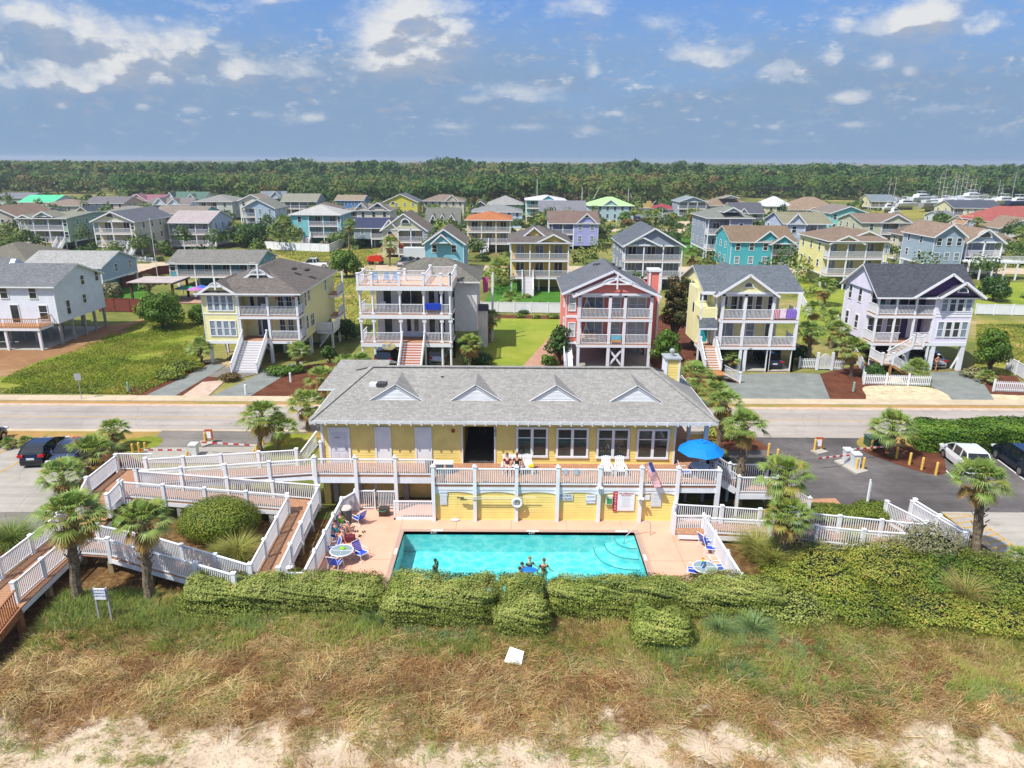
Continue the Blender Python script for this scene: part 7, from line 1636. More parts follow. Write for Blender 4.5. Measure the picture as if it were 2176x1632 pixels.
# big arched window and high deck of the slate blue house
y=G(2094,590)[1]; x0,zd=PY(2056,555,y-2.5); x1,_=PY(2140,555,y-2.5)
t=thing('raised_deck','long white railed deck on tall posts before the slate blue arched house','deck',(x0,y-2.5,0)); m=MB(); m.box(x0,x1+4,y-3.2,y,zd-.3,zd); part('floor',m,[WHITE],t)
m=MB(); m.rail((x0,y-3.1,zd),(x1+4,y-3.1,zd),sp=.2); part('railing',m,WHITE,t)
for k in range(6): x=x0+(x1+4-x0)*k/5; m=MB(); m.box(x-.12,x+.12,y-3.2,y-3.,0,zd-.2); part('post',m,WHITE,t)
# pergola, fences, garden walls
def fence2(label,pts,h,kind='picket',mat=WHITE,group=None,name='picket_fence',gate=None,sp=.17):
    P=[G(*p) for p in pts]; t=thing(name,label,'fence',(P[0][0],P[0][1],0),group=group)
    for a,b in zip(P,P[1:]):
        L=math.dist(a,b); n=max(1,round(L/2.4))
        for i in range(n):
            p=Vector((a[0]+(b[0]-a[0])*i/n,a[1]+(b[1]-a[1])*i/n,0)); q=Vector((a[0]+(b[0]-a[0])*(i+1)/n,a[1]+(b[1]-a[1])*(i+1)/n,0)); d=q-p; m=MB(); Z=Vector((0,0,1))
            if kind=='picket':
                m.beam(p+Z*.25,q+Z*.25,.04,.09); m.beam(p+Z*(h*.75),q+Z*(h*.75),.04,.09); k=int(d.length/sp)
                off=Vector((d.y,-d.x,0)).normalized()*.03
                for j in range(k): c=p+d*((j+.5)/k)+off; m.box(c.x-.045,c.x+.045,c.y-.012,c.y+.012,.06,h-.08); 
            else:
                m.beam(p+Z*(h/2+.03),q+Z*(h/2+.03),.04,h-.1); m.beam(p+Z*h,q+Z*h,.08,.08)
            part('panel',m,mat,t); m=MB(); m.box(p.x-.07,p.x+.07,p.y-.07,p.y+.07,0,h+.12); part('post',m,mat,t)
    return t
fence2('white picket fence in front of the lilac house stair',[(1831,790),(1835,817),(1976,821)],1.15)
fence2('white picket fence at the right photo edge by the street',[(2110,832),(2190,835)],1.15)
fence2('white board fence running up the right grass lot',[(2138,785),(2200,822)],1.4,'solid',name='board_fence')
fence2('long white board fence behind the right grass lot',[(2072,668),(2230,672)],1.5,'solid',name='board_fence')
fence2('white scalloped garden fence behind the bright lawn',[(1022,664),(1200,666)],1.5,'solid',name='garden_fence')
fence2('low white picket fence beside the carport house gate',[(1697,783),(1733,783)],1.2); fence2('short picket fence right of the round gate',[(1768,786),(1793,787)],1.2)
fence2('white board fence climbing between carport house and palms',[(1700,640),(1725,690)],1.4,'solid',name='board_fence'); fence2('white board fence winding behind the palms to the picket corner',[(1778,690),(1800,740),(1830,788)],1.3,'solid',name='board_fence')
fence2('long white garden fence below the aqua house',[(566,530),(600,532),(700,536),(735,522)],1.9,'solid',name='garden_fence'); fence2('short white picket fence near the crescent gable house',[(294,556),(327,558)],1.2,sp=.3)
fence2('low white fence of the mint house yard',[(520,500),(566,528)],1.4,'solid',name='garden_fence')
BR=pm('red_brick_wall',C('#8a4a3c',.8),.9,.15,3.,bump=.4,bs=12)
fence2('low red brick garden wall left of the green lawn',[(212,662),(310,664),(330,664)],1.9,'solid',BR,name='brick_wall'); fence2('dark red wall behind the pergola',[(262,612),(340,585),(372,582)],1.7,'solid',BR,name='brick_wall')
fence2('grey sea wall of the marina road',[(1345,466),(1420,468)],2.6,'solid',pm('sea_wall_grey',(.30,.32,.36),.8),name='sea_wall')
# round white gate
xa,ya=G(1735,786); xb,_=G(1766,786); t=thing('garden_gate','white arched double garden gate beside the carport house','gate',(xa,ya,0))
m=MB(); m.box(xa-.12,xa+.12,ya-.1,ya+.1,0,1.9); part('gate_post',m,WHITE,t); m=MB(); m.box(xb-.12,xb+.12,ya-.1,ya+.1,0,1.9); part('gate_post',m,WHITE,t); xm=(xa+xb)/2; w=(xb-xa)/2-.15
for s in (-1,1):
    m=MB(); pts=[(xm+s*w*(1-k/6),ya,1.2+.55*math.sin(math.pi/2*k/6)) for k in range(7)]; m.tube(pts,.04,5); m.box(min(xm,xm+s*w),max(xm,xm+s*w),ya-.03,ya+.03,.12,.22)
    for k in range(6): x=xm+s*w*(k+.3)/6; m.box(x-.025,x+.025,ya-.02,ya+.02,.15,1.2+.5*math.sin(math.pi/2*(1-k/6)))
    part('gate_leaf',m,WHITE,t)
xa,ya=G(284,645); xb,_=G(372,645); zt=PY(330,600,ya)[1]; t=thing('pergola','brown timber pergola with pale canvas roof in the left garden','pergola',(xa,ya,0)); PB=pm('dark_timber',(.10,.05,.03),.8)
for x in (xa,xb):
    for yy in (ya,ya+5): m=MB(); m.box(x-.15,x+.15,yy-.15,yy+.15,0,zt-.2); part('post',m,PB,t)
m=MB(); m.box(xa-.4,xb+.4,ya-.5,ya+5.5,zt-.05,zt+.05,0); part('canopy',m,pm('pale_canvas',(.42,.36,.33),.8,.15,1.),t)
for k in range(8): x=xa-.2+(xb-xa+.4)*k/7; m=MB(); m.box(x-.06,x+.06,ya-.7,ya+5.7,zt-.3,zt-.06); part('rafter',m,PB,t)
x0,y0=G(385,640); m=MB(); m.box(x0-1,x0+6,y0-2,y0+5,.02,.15); struct('patio',m,GM['brick'])
for i,(u,v,c,lb) in enumerate(((404,628,'#2fae6a','green'),(418,630,'#c07ac0','pink and violet'),(431,626,'#4a6ad0','blue'),(392,628,'#6fa9b8','pale teal'))):
    x,y=G(u,v+8); m=MB(); k=10; z=1.7; V=[(x,y,z+.45)]+[(x+1.3*math.cos(6.283*j/k),y+1.3*math.sin(6.283*j/k),z) for j in range(k)]; m.add(V,[(0,1+j,1+(j+1)%k) for j in range(k)]); m.tube([(x,y,0),(x,y,z+.4)],.04,6)
    solo('garden_parasol',lb+' garden parasol on the patio left of the pale yellow house','parasol',m,pm('parasol_'+lb.split()[0],C(c,.8),.8,.2,3.),(x,y,0))
# ---------------------------------------------------------------- boat yard
HULL=pm('boat_white',(.66,.68,.70),.35,.06,.5,spec=.5); HB=pm('boat_navy',(.03,.05,.14),.3,.1,.5); HG=pm('boat_grey',(.30,.31,.30),.6,.15,.3); CAB=pm('boat_glass',(.03,.04,.06),.1); MST=pm('mast_alloy',(.62,.62,.60),.4)
def hullmesh(L,B,Dp,flare=.25):
    m=MB(); n=9; secs=[]
    for i in range(n):
        f=i/(n-1); w=B/2*(1-(max(0,f-.35)/.65)**2.2); w=max(w,.03); zt=Dp*(1+.18*f*f); x=-L/2+L*f; zk=.1*Dp+.5*Dp*max(0,f-.75)*2
        secs.append([(x,-w,zt),(x,-w*(1-flare),Dp*.45),(x,0,zk),(x,w*(1-flare),Dp*.45),(x,w,zt)])
    V=[p for s_ in secs for p in s_]; F=[]
    for i in range(n-1):
        for j in range(4): a=i*5+j; F.append((a,a+1,a+6,a+5))
        a=i*5; F.append((a,a+5,a+9,a+4))
    F.append((0,4,3,2,1)); e=(n-1)*5; F.append((e,e+1,e+2,e+3,e+4)); m.add(V,F); return m
def boat(kind,label,u,v,L,rz,group='boats in the storage yard',hm=None,mast=None,z=1.0):
    x,y=G(u,v); t=thing('sailboat' if kind=='s' else 'motor_yacht',label,'boat',(x,y,0),rz,group)
    B=L*.3; D=L*.16+.3; m=hullmesh(L,B,D); m.V=[(a,b,c+z) for a,b,c in m.V]; part('hull',m,hm or HULL,t,local=True)
    if kind=='s':
        m=MB(); m.box(-L*.15,L*.22,-B*.26,B*.26,z+D,z+D+.55); part('cabin',m,HULL,t,local=True)
        h=(mast or L*1.25)*.74; m=MB(); m.tube([(L*.08,0,z+D),(L*.08,0,z+D+h)],[.09,.05],6); m.tube([(L*.08,0,z+D+1.2),(-L*.38,0,z+D+1.3)],.09,6); 
        for f in (.45,.7): m.tube([(L*.08,-B*.3,z+D+h*f),(L*.08,B*.3,z+D+h*f)],.04,4)
        part('mast',m,MST,t,local=True)
        m=MB()
        for p in ((L*.48,0),(-L*.48,0)): m.tube([(p[0],p[1],z+D),(L*.08,0,z+D+h)],.012,3)
        part('rigging',m,MST,t,local=True)
    else:
        m=MB(); m.xz([(-L*.32,z+D),(L*.22,z+D),(L*.08,z+D+1.3),(-L*.28,z+D+1.4)],-B*.36,B*.36); part('cabin',m,HULL,t,local=True)
        m=MB(); m.xz([(-L*.29,z+D+.55),(L*.17,z+D+.5),(L*.10,z+D+1.05),(-L*.27,z+D+1.1)],-B*.37,B*.37); part('cabin_glass',m,CAB,t,local=True)
        m=MB(); m.box(-L*.2,L*.02,-B*.28,B*.28,z+D+1.4,z+D+1.9); m.box(-L*.24,0,-B*.3,B*.3,z+D+2.9,z+D+3.0); 
        for a in (-L*.2,-L*.02):
            for b in (-B*.26,B*.26): m.box(a-.04,a+.04,b-.04,b+.04,z+D+1.9,z+D+2.9)
        part('flybridge',m,HULL,t,local=True)
        m=MB(); 
        for a in range(9): m.box(L*.1+a*L*.04,L*.1+a*L*.04+.03,-.02,.02,z+D,z+D+.7)
        m.beam((L*.1,0,z+D+.7),(L*.45,0,z+D+1.),.04,.04); part('bow_rail',m,MST,t,local=True)
    m=MB()
    for a in (-L*.25,L*.2):
        for b in (-B*.35,B*.35): m.tube([(a,b*1.4,0),(a,b*.7,z+D*.4)],.07,5)
    m.box(-L*.35,L*.3,-.15,.15,0,z+.1); part('stand',m,PILE,t,local=True)
BO=[('m','big white yacht with dark blue flybridge in the far boat yard',1960,436,17,.3,None,None),('m','white cabin cruiser in the middle of the yard front row',1925,446,11,.2,None,None),('s','large grey-hulled sailboat in the yard center',1990,450,16,.1,HG,None),('m','white runabout left in the yard',1905,444,8,.4,None,None),
('s','sailboat with the tall mast left of the yard center',1985,440,13,.2,None,16),('s','sailboat with slim mast behind the grey hull',2003,438,12,.5,None,11),('s','sailboat, first of the three close masts',2018,436,13,.3,None,17),('s','sailboat, middle of the three close masts',2024,438,13,.4,None,16),('s','sailboat with the tallest mast in the yard',2032,438,14,.2,None,18.5),
('s','sailboat mast right of the tallest one',2043,437,12,.3,None,15.5),('s','sailboat before the dark roof, left',2052,438,12,.2,None,13.5),('s','sailboat before the dark roof, right',2062,438,12,.4,None,14.),('s','short masted sailboat by the dark roof',2073,436,10,.2,None,9),('m','white flybridge yacht above the dark roof of the yellow house',2068,432,17,.15,None,None),
('s','sailboat with slanting pale mast right of the dark roof',2113,436,12,.3,None,12.5),('s','sailboat with twin stays right of the dark roof',2121,437,11,.3,None,10.),('m','cream trawler yacht right of the dark roof',2135,442,15,.2,pm('boat_cream',(.60,.57,.46),.5),None),('s','sailboat with very tall mast at the right of the yard',2142,438,14,.2,None,17.5),('m','blue-topped white yacht at the right photo edge',2168,443,14,.1,HB,None),
('m','small white powerboat below the big grey hull',2012,452,8,.5,None,None),('m','small dark-covered motor boat near the yellow house stairs',2018,458,8,.3,HB,None),('m','small white skiff left end of yard',1888,452,6,.2,None,None),('m','low white cruiser behind the grey sailboat',2010,444,12,.15,None,None),('m','white cruiser between the masts',2035,447,11,.25,None,None),('m','small sport boat on the grass before the yard',1900,462,6,.5,None,None),
('s','lone sailboat behind the pale yellow marina cottage',1893,436,12,.2,None,14.5),('s','lone bare-masted sailboat far left of the yard',1882,434,12,.3,None,13.)]
for k,lb,u,v,L,rz,hm,ms in BO: boat(k,lb,u,v,L,rz,hm=hm,mast=ms)
# shrimp boats and cranes by the marina
for lb,u,v,h,lean in (('pale fishing boat outrigger mast left of the lime green roof',1236,447,17,0),('leaning pale fishing boat boom left of the lime green roof',1248,447,17,5.),('thin mast rising behind the turquoise house',1141,440,22,0),('white lattice boom right of the lime green roof',1357,450,13,-4),('second white lattice boom right of the lime green roof',1362,454,9,6),('slim mast behind the lime green roof',1334,442,16,0)):
    x,y=G(u,v); h*=.58; m=MB(); m.tube([(x,y,0),(x+lean,y,h)],[.18,.10],6); m.tube([(x,y,h*.9),(x+lean*.5-1,y,1)],.03,4); solo('boat_mast',lb,'mast',m,MST,(x,y,0),group='masts by the marina')
x,y=G(1378,455); t=thing('fishing_boat','white fishing boat with yellow wheelhouse beside the red marina roof','boat',(x,y,0)); m=hullmesh(15,4.5,2.5); part('hull',m,HULL,t,local=True); m=MB(); m.box(-2.5,1.5,-1.3,1.3,2.5,4.2); m.box(-1,.8,-.9,.9,4.2,5.2); part('wheelhouse',m,pm('ochre_paint',C('#c9b070',.8),.6),t,local=True)
# ================================================================ vehicles
RIM=pm('wheel_rim',(.5,.51,.53),.3,.05,1.,metal=.8); CGL=pm('car_glass',(.012,.016,.02),.04,.1,1.,spec=.8); RED_L=pm('tail_lamp_red',(.45,.015,.015),.2); HEAD_L=pm('head_lamp',(.7,.72,.75),.1); PLATE=pm('plate_white',(.6,.62,.66),.4)
def car(label,u,v,rz,paint,L=4.6,Wd=1.82,Hh=1.62,kind='suv',z=0.02,name='parked_car',group=None,xy=None,cat='car',metal=.4):
    x,y=xy if xy else G(u,v); t=thing(name,label,cat,(x,y,z),rz,group); pt=pm('car_paint_'+paint,C('#'+paint,.9),.22,.03,.6,metal=metal,coat=1.,spec=.5) if paint!='ffffff' else pm('car_paint_white',(.72,.73,.74),.22,.03,.6,coat=1.)
    h=L/2; g=.20; bz=.92*Hh/1.62 if kind!='pickup' else 1.08
    # profile of body (lower) and greenhouse as lofted sections along x
    if kind=='suv': prof=[(-h,.62),(-h+.06,1.02),(-h+.12,1.08),(.9,1.06),(1.35,1.02),(h-.35,.92),(h-.06,.76),(h,.55)]; gh=[(-h+.14,1.04,.0),(-h+.38,Hh-.06,.0),(-h+.9,Hh,0),(.35,Hh-.02,0),(.75,Hh-.16,0),(1.45,1.03,0)]
    elif kind=='sedan': prof=[(-h,.6),(-h+.06,.95),(-h+.2,1.0),(-h+.9,1.0),(1.1,.96),(h-.4,.86),(h-.06,.7),(h,.5)]; gh=[(-h+.75,.98,0),(-h+1.4,Hh-.05,0),(-.2,Hh,0),(.35,Hh-.05,0),(1.2,.95,0)]
    elif kind=='hatch': prof=[(-h,.62),(-h+.05,.98),(-h+.15,1.04),(1.,1.0),(1.3,.97),(h-.35,.88),(h-.05,.72),(h,.52)]; gh=[(-h+.12,1.0,0),(-h+.55,Hh-.08,0),(-h+1.2,Hh,0),(.2,Hh-.03,0),(.6,Hh-.15,0),(1.35,.98,0)]
    else: prof=[(-h,.7),(-h+.03,1.12),(-h+.1,1.15),(.95,1.15),(1.5,1.12),(h-.25,1.06),(h-.05,.9),(h,.6)]; gh=[(-.75,1.12,0),(-.55,Hh-.05,0),(-.1,Hh,0),(.9,Hh-.03,0),(1.25,Hh-.25,0),(1.65,1.12,0)]
    xs=[p[0] for p in prof]
    m=MB(); secs=[]; ws=Wd/2; wr=.33*L/4.6
    nx=26; X=[-h+ (2*h)*i/(nx-1) for i in range(nx)]
    def top(xx):
        for a,b in zip(prof,prof[1:]):
            if a[0]<=xx<=b[0]: return a[1]+(b[1]-a[1])*(xx-a[0])/(b[0]-a[0]+1e-9)
        return prof[-1][1]
    axf,axr=h-.88,-h+.85
    for xx in X:
        tz=top(xx); e=min((xx+h),(h-xx)); tap=1-.13*max(0,1-e/.55)**2; w=ws*tap
        lo=g
        for ax in (axf,axr):
            dd=abs(xx-ax)
            if dd<wr+.1: lo=max(lo,.02+math.sqrt(max(0,(wr+.12)**2-dd**2))+.18)
        lo=min(lo,tz-.18)
        secs.append([(xx,-w*.86,lo),(xx,-w*.99,lo+.06),(xx,-w,(lo+tz)/2+.04),(xx,-w*.93,tz-.06),(xx,-w*.80,tz),(xx,0,tz+.03),(xx,w*.80,tz),(xx,w*.93,tz-.06),(xx,w,(lo+tz)/2+.04),(xx,w*.99,lo+.06),(xx,w*.86,lo)])
    k=11; V=[p for s_ in secs for p in s_]; Fq=[]
    for i in range(nx-1):
        for j in range(k-1): a=i*k+j; Fq.append((a,a+k,a+k+1,a+1))
        a=i*k; Fq.append((a,a+k-1,a+2*k-1,a+k))
    Fq.append(tuple(range(k-1,-1,-1))); e=(nx-1)*k; Fq.append(tuple(e+j for j in range(k))); m.add(V,Fq)
    if kind=='pickup': pass
    part('body',m,pt,t,smooth=False,local=True)
    # greenhouse: glass loft plus painted roof and pillars
    m=MB(); gm=MB(); n=len(gh); Vg=[]
    for (xx,zz,_) in gh:
        f=(zz-1.)/(Hh-1.+1e-6); w=ws*(.92-.16*f); Vg+= [(xx,-w,zz),(xx,w,zz)]
    # side polygon
    side=[2*i for i in range(n)]; F2=[tuple(side[::-1]),tuple(i+1 for i in side)]
    gm.add(Vg,F2)
    for i in range(n-1): 
        dz=abs(gh[i+1][1]-gh[i][1]); dx=abs(gh[i+1][0]-gh[i][0])
        q=(2*i,2*i+1,2*i+3,2*i+2)
        if dz>.35*dx and dz>.15: gm.add(Vg,[q])
        else: m.add([(a,b*1.01,c+.012) for a,b,c in Vg],[q])
    gm.box(gh[0][0]+.1,gh[-1][0]-.15,-ws*.7,ws*.7,.75,1.05)
    for i in range(n-1):
        for s_ in (0,1):
            a=Vg[2*i+s_]; b=Vg[2*i+2+s_]; m.beam((a[0],a[1]*1.0,a[2]),(b[0],b[1]*1.0,b[2]),.07,.06)
    for xx in ((gh[1][0]+.55,) if kind=='pickup' else (-h*.45,.1)):
        for s_ in (-1,1): m.beam((xx,s_*ws*.925,1.0),(xx,s_*ws*.785,Hh-.04),.09,.06,up=(0,1,0))
    part('window_glass',gm,CGL,t,local=True); part('roof',m,pt,t,local=True)
    if kind=='pickup':
        b=MB(); b.box(-h+.1,-.85,-ws*.78,ws*.78,1.165,1.18); part('cargo_bed',b,BLACK,t,local=True)
    for ax in (axf,axr):
        for s_ in (-1,1):
            w_=MB(); w_.tube([(ax,s_*(ws-.24),wr),(ax,s_*(ws-.0),wr)],wr,16); wo=part('wheel',w_,BLACK,t,local=True)
            r_=MB(); r_.tube([(ax,s_*(ws-.02),wr),(ax,s_*(ws+.012),wr)],wr*.66,12); part('rim',r_,RIM,wo,local=True)
    for s_ in (-1,1):
        b=MB(); b.box(h-.24,h-.02,s_*ws*.78-.2,s_*ws*.78+.16,.66,.80); part('headlight',b,HEAD_L,t,local=True)
        b=MB(); b.box(-h-.015,-h+.25,s_*ws*.78-.22,s_*ws*.78+.16,.80,.98); part('taillight',b,RED_L,t,local=True)
        b=MB(); b.box(.95,1.12,s_*(ws+.02)-.09,s_*(ws+.02)+.09,1.0,1.14); part('mirror',b,pt,t,local=True)
    b=MB(); b.box(-h-.02,-h+.01,-.26,.26,.62,.76); part('licence_plate',b,PLATE,t,local=True)
    b=MB(); b.box(-h-.012,-h+.05,-ws*.75,ws*.75,.32,.5); b.box(h-.05,h+.012,-ws*.7,ws*.7,.3,.5); part('bumper_trim',b,BLACK,t,local=True)
    return t
R90=math.pi/2
car('black hatchback parked in the left lot, seen from behind',0,0,math.radians(97),'14181f',4.1,1.75,1.46,'hatch',xy=(G(92,970)[0]+.3,G(92,970)[1]-.1))
car('dark blue sedan half hidden by the palmetto in the left lot',0,0,math.radians(276),'2a3c66',4.3,1.78,1.44,'sedan',xy=(G(170,972)[0]-.1,G(160,975)[1]-.2))
car('black car tail entering the frame at the left photo edge',0,0,math.radians(97),'14161a',4.4,1.82,1.48,'hatch',xy=G(-38,950))
car('white SUV parked nose toward the hedge in the right lot',0,0,math.radians(84),'ffffff',4.2,1.78,1.6,'hatch',xy=(G(2046,988)[0],G(2046,988)[1]),metal=0)
car('dark blue pickup-like SUV cut off by the right photo edge',0,0,math.radians(84),'18233c',4.8,1.85,1.7,'suv',xy=(G(2178,1000)[0],G(2178,1000)[1]+.6))
car('black SUV under the white roof-deck house',0,0,R90,'1a1418',4.8,1.9,1.72,'suv',xy=(-13.6,74.2)); car('silver wagon under the white roof-deck house',0,0,R90,'a8acb4',4.6,1.85,1.6,'suv',xy=(-8.0,75.0))
car('dark sedan under the pale yellow carport',0,0,R90,'1c2430',4.8,1.85,1.5,'sedan',xy=(27.6,74.2)); car('silver sedan with red tail lights under the lilac house',0,0,R90,'b4b6ba',4.8,1.85,1.46,'sedan',xy=(45.3,75.0)); car('dark blue car behind the fan palm under the lilac house',0,0,R90,'26304e',4.7,1.85,1.5,'hatch',xy=(42.4,75.2))
car('white crew cab pickup on the sandy street',0,0,math.pi,'ffffff',6.0,2.0,1.92,'pickup',xy=(-40.,144.),name='pickup_truck',cat='pickup truck',metal=0); car('pale grey pickup beside the white trailer',0,0,math.radians(70),'a9b0b4',5.6,1.95,1.85,'pickup',xy=(G(862,566)[0],G(862,566)[1]+1),name='pickup_truck',cat='pickup truck')
car('dark vehicle on the marina road',1355,470,math.radians(80),'202428',4.8,1.9,1.8,'suv')
x,y=G(885,552); t=thing('cargo_trailer','white box trailer parked by the cream arched house','trailer',(x,y,0)); m=MB(); m.box(-2.6,2.6,-1.2,1.2,.5,2.7); part('box',m,HULL,t,local=True)
for s_ in (-.5,.5):
    m=MB(); m.tube([(s_,-1.25,.38),(s_,1.25,.38)],.38,12); part('wheel',m,BLACK,t,local=True)
m=MB(); m.beam((-2.6,0,.5),(-3.8,0,.5),.1,.1); part('hitch',m,BLACK,t,local=True)
x,y=G(1992,497); t=thing('box_truck','small white box truck behind the tower house','truck',(x,y,0),.1); m=MB(); m.box(-1.8,3.2,-1.2,1.2,.7,3.1); m.xz([(-3.8,.5),(-1.8,.5),(-1.8,2.4),(-2.9,2.3),(-3.7,1.4)],-1.1,1.1); part('body',m,HULL,t,local=True); m=MB(); m.xz([(-3.65,1.45),(-2.2,1.45),(-2.2,2.2),(-2.9,2.2)],-1.12,1.12); part('window_glass',m,CGL,t,local=True)
for a in (-2.8,2.):
    m=MB(); m.tube([(a,-1.15,.45),(a,1.15,.45)],.45,12); part('wheel',m,BLACK,t,local=True)
# red boom lift
x,y=G(800,562); t=thing('boom_lift','red boom lift with a raised tan arm on the sandy lot','boom lift',(x,y,0)); t.scale=(.78,.78,.78); RDP=pm('machine_red',C('#d23a1e',.85),.4)
m=MB(); m.box(-1.9,1.7,-1.1,1.1,.9,1.9); m.box(-1.5,1.3,-.9,.9,1.9,2.4); m.tube([(-1.9,0,1.4),(-2.4,0,1.4)],[.9,.7],8); part('chassis',m,RDP,t,local=True)
for a in (-1.4,1.3):
    for b in (-1.15,1.15): m=MB(); m.tube([(a,b-.2,.5),(a,b+.2,.5)],.5,12); part('wheel',m,BLACK,t,local=True)
m=MB(); m.beam((-.6,0,2.2),(3.4,0,6.4),.45,.45); part('boom_arm',m,pm('boom_tan',C('#c7a878',.8),.5),t,local=True); m=MB(); m.beam((3.2,0,6.2),(4.6,0,8.),.3,.3); m.beam((4.6,0,8.),(6.6,0,5.6),.3,.3); m.box(6.2,7.4,-.6,.6,4.5,5.5); part('jib',m,RDP,t,local=True)
# ================================================================ gates and bollards
YB=pm('bollard_yellow',C('#ecc25e',.9),.5,.1,3.); KW=pm('kiosk_white',(.66,.67,.66),.4); RS=pm('barrier_red',(.5,.04,.04),.5)
BL_=[(309,955,940,'behind the left ramp gate, right one'),(297,962,940,'behind the left ramp gate, middle one'),(283,962,943,'stub beside the palmetto bed'),(399,972,961,'behind the rail under the left kiosk'),(437,942,919,'beside the orange notice in the entry drive'),(541,975,955,'left of the entry palm, front one'),(547,972,945,'left of the entry palm, rear one'),(560,945,936,'right of the entry palm'),
(1632,969,942,'left side of the right gate, rear one'),(1651,978,954,'left side of the right gate, front one'),(1730,960,933,'beside the orange reader post'),(1745,957,931,'pale one on the far island'),(1819,1000,973,'front of the kiosk island, left one'),(1833,999,972,'front of the kiosk island, right one'),(1851,958,935,'by the green utility box'),(1904,975,951,'wooden looking post right of the stout palm'),(1932,988,962,'row on mulch, first'),(1958,999,972,'row on mulch, middle'),(1988,1010,982,'row on mulch, last and nearest')]
for u,v,vt,lb in BL_:
    x,y=G(u,v); z=max(.5,PY(u,vt,y)[1]); m=MB(); m.tube([(x,y,-.05),(x,y,z-.05),(x,y,z)],[.09,.09,.06],10); solo('bollard','yellow bollard '+lb,'bollard',m,YB,(x,y,0),group='yellow bollards')
def kiosk(lb,u,v,vt,w=.45):
    x,y=G(u,v); z=PY(u,vt,y)[1]; t=thing('gate_kiosk',lb,'gate operator',(x,y,0)); m=MB(); m.box(-w/2,w/2,-.25,.25,.05,z-.12); part('cabinet',m,KW,t,local=True); m=MB(); m.box(-w/2-.04,w/2+.04,-.3,.3,z-.12,z); part('cap',m,WHITE,t,local=True); return x,y,z
def arm(lb,a,b,h,stripes=5):
    xa,ya=G(*a); xb,yb=G(*b); t=thing('barrier_arm',lb,'barrier',(xa,ya,0)); n=stripes*2
    for c,mm in ((0,RS),(1,KW)):
        m=MB()
        for i in range(n):
            if i%2==c: p=Vector((xa+(xb-xa)*i/n,ya+(yb-ya)*i/n,h)); q=Vector((xa+(xb-xa)*(i+1)/n,ya+(yb-ya)*(i+1)/n,h)); m.beam(p,q,.05,.11)
        part('red_stripes' if c==0 else 'white_stripes',m,mm,t)
    return t
kx=kiosk('tall white gate operator cabinet on the right island',1797,988,953); kx2=kiosk('second white gate cabinet nearer the camera on the right island',1815,997,962,.5); kiosk('white gate operator cabinet behind the left ramp rail',414,968,942,.5)
h=.95
def GA(u,v): return (u,v+22)
arm('red striped barrier arm reaching left over the right parking drive',(1736,1000),(1808,992),.95); arm('red striped barrier arm reaching right toward the stout palm',(1880,974),(1808,980),.95)
arm('red striped barrier arm over the left entry drive, front one',(300,982),(400,982),.95); arm('red striped barrier arm over the left entry drive, rear one',(432,965),(545,972),.95)
sheet_=MB(); P=[G(*p) for p in ((1772,982),(1790,978),(1845,1004),(1820,1010))]; sheet_.slab(P,0,.14); struct('kiosk_island',sheet_,CONC); sheet_=MB(); P=[G(*p) for p in ((1722,960),(1745,957),(1760,963),(1738,968))]; sheet_.slab(P,0,.14); struct('kiosk_island',sheet_,CONC)
sheet_=MB(); P=[G(*p) for p in ((425,940),(450,938),(452,945),(430,952))]; sheet_.slab(P,0,.14); struct('kiosk_island',sheet_,CONC)
for lb,u,v in (('orange-framed notice post on the right gate island',1738,958),('orange-framed notice post on the left entry island',446,941)):
    x,y=G(u,v); t=thing('notice_post',lb,'sign',(x,y,0)); m=MB(); m.box(-.28,.28,-.05,.05,.3,1.1); part('frame',m,pm('orange_frame',C('#c9642a',.8),.5),t,local=True); m=MB(); m.box(-.18,.18,-.07,-.045,.4,.95); part('face',m,WHITE,t,local=True); m=MB(); m.box(-.24,-.16,-.03,.03,0,.3); m.box(.16,.24,-.03,.03,0,.3); part('leg',m,YB,t,local=True)
x,y=G(1865,948); t=thing('utility_box','dark green utility box behind the bollard on the grass island','utility box',(x,y,0)); m=MB(); m.box(-.9,.9,-.5,.5,0,.75); part('case',m,pm('utility_green',(.04,.09,.06),.5),t,local=True); m=MB(); m.box(-.95,.95,-.55,.55,.75,.82); part('lid',m,pm('utility_green2',(.06,.12,.08),.5),t,local=True)
x,y=G(1838,1090); t=thing('back_to_back_sign','pale blue-grey double road sign on a white post by the parking','sign',(x,y,0),math.radians(72)); m=MB(); m.tube([(0,0,0),(0,0,2.3)],.05,8); part('post',m,WHITE,t,local=True); m=MB(); m.box(-.28,.28,-.05,-.03,1.5,2.2); m.box(-.28,.28,-.05,-.03,.85,1.4); part('plate',m,pale,t,local=True)
for lb,u,v in (('small white mailbox post by the driveway edge',618,812),('white flag-like marker post by the street',523,838),('green utility pedestal at the weedy lot',274,833),('pale utility pedestal in the mulch beside the grey drive',1813,832)):
    x,y=G(u,v); m=MB(); m.cyl((x,y),.12,0,.85,8,0,.10); m.ball((x,y,.87),.12,8,4); solo('utility_marker',lb,'marker',m,pm('marker_green',(.25,.38,.30),.6) if 'pedestal' in lb else WHITE,(x,y,0))
x,y=G(622,802); 
x,y=G(174,850); m=MB(); m.tube([(x,y,0),(x,y,2.6)],.035,6); m.box(x-.3,x+.3,y-.02,y+.0,1.9,2.5); solo('street_sign','thin street sign pole beside the weedy lot seen from behind','sign',m,METAL,(x,y,0))
x,y=G(345,600); 
for lb,u,v,h_ in (('tall slim flagpole behind the pergola',337,600,11.),('white flagpole before the lavender house garden',1306,545,7.5),('white pole on the marina road',1406,478,5.5)):
    x,y=G(u,v); m=MB(); m.tube([(x,y,0),(x,y,h_)],[.07,.04],6); m.ball((x,y,h_),.1,6,4); solo('pole',lb,'pole',m,WHITE,(x,y,0))
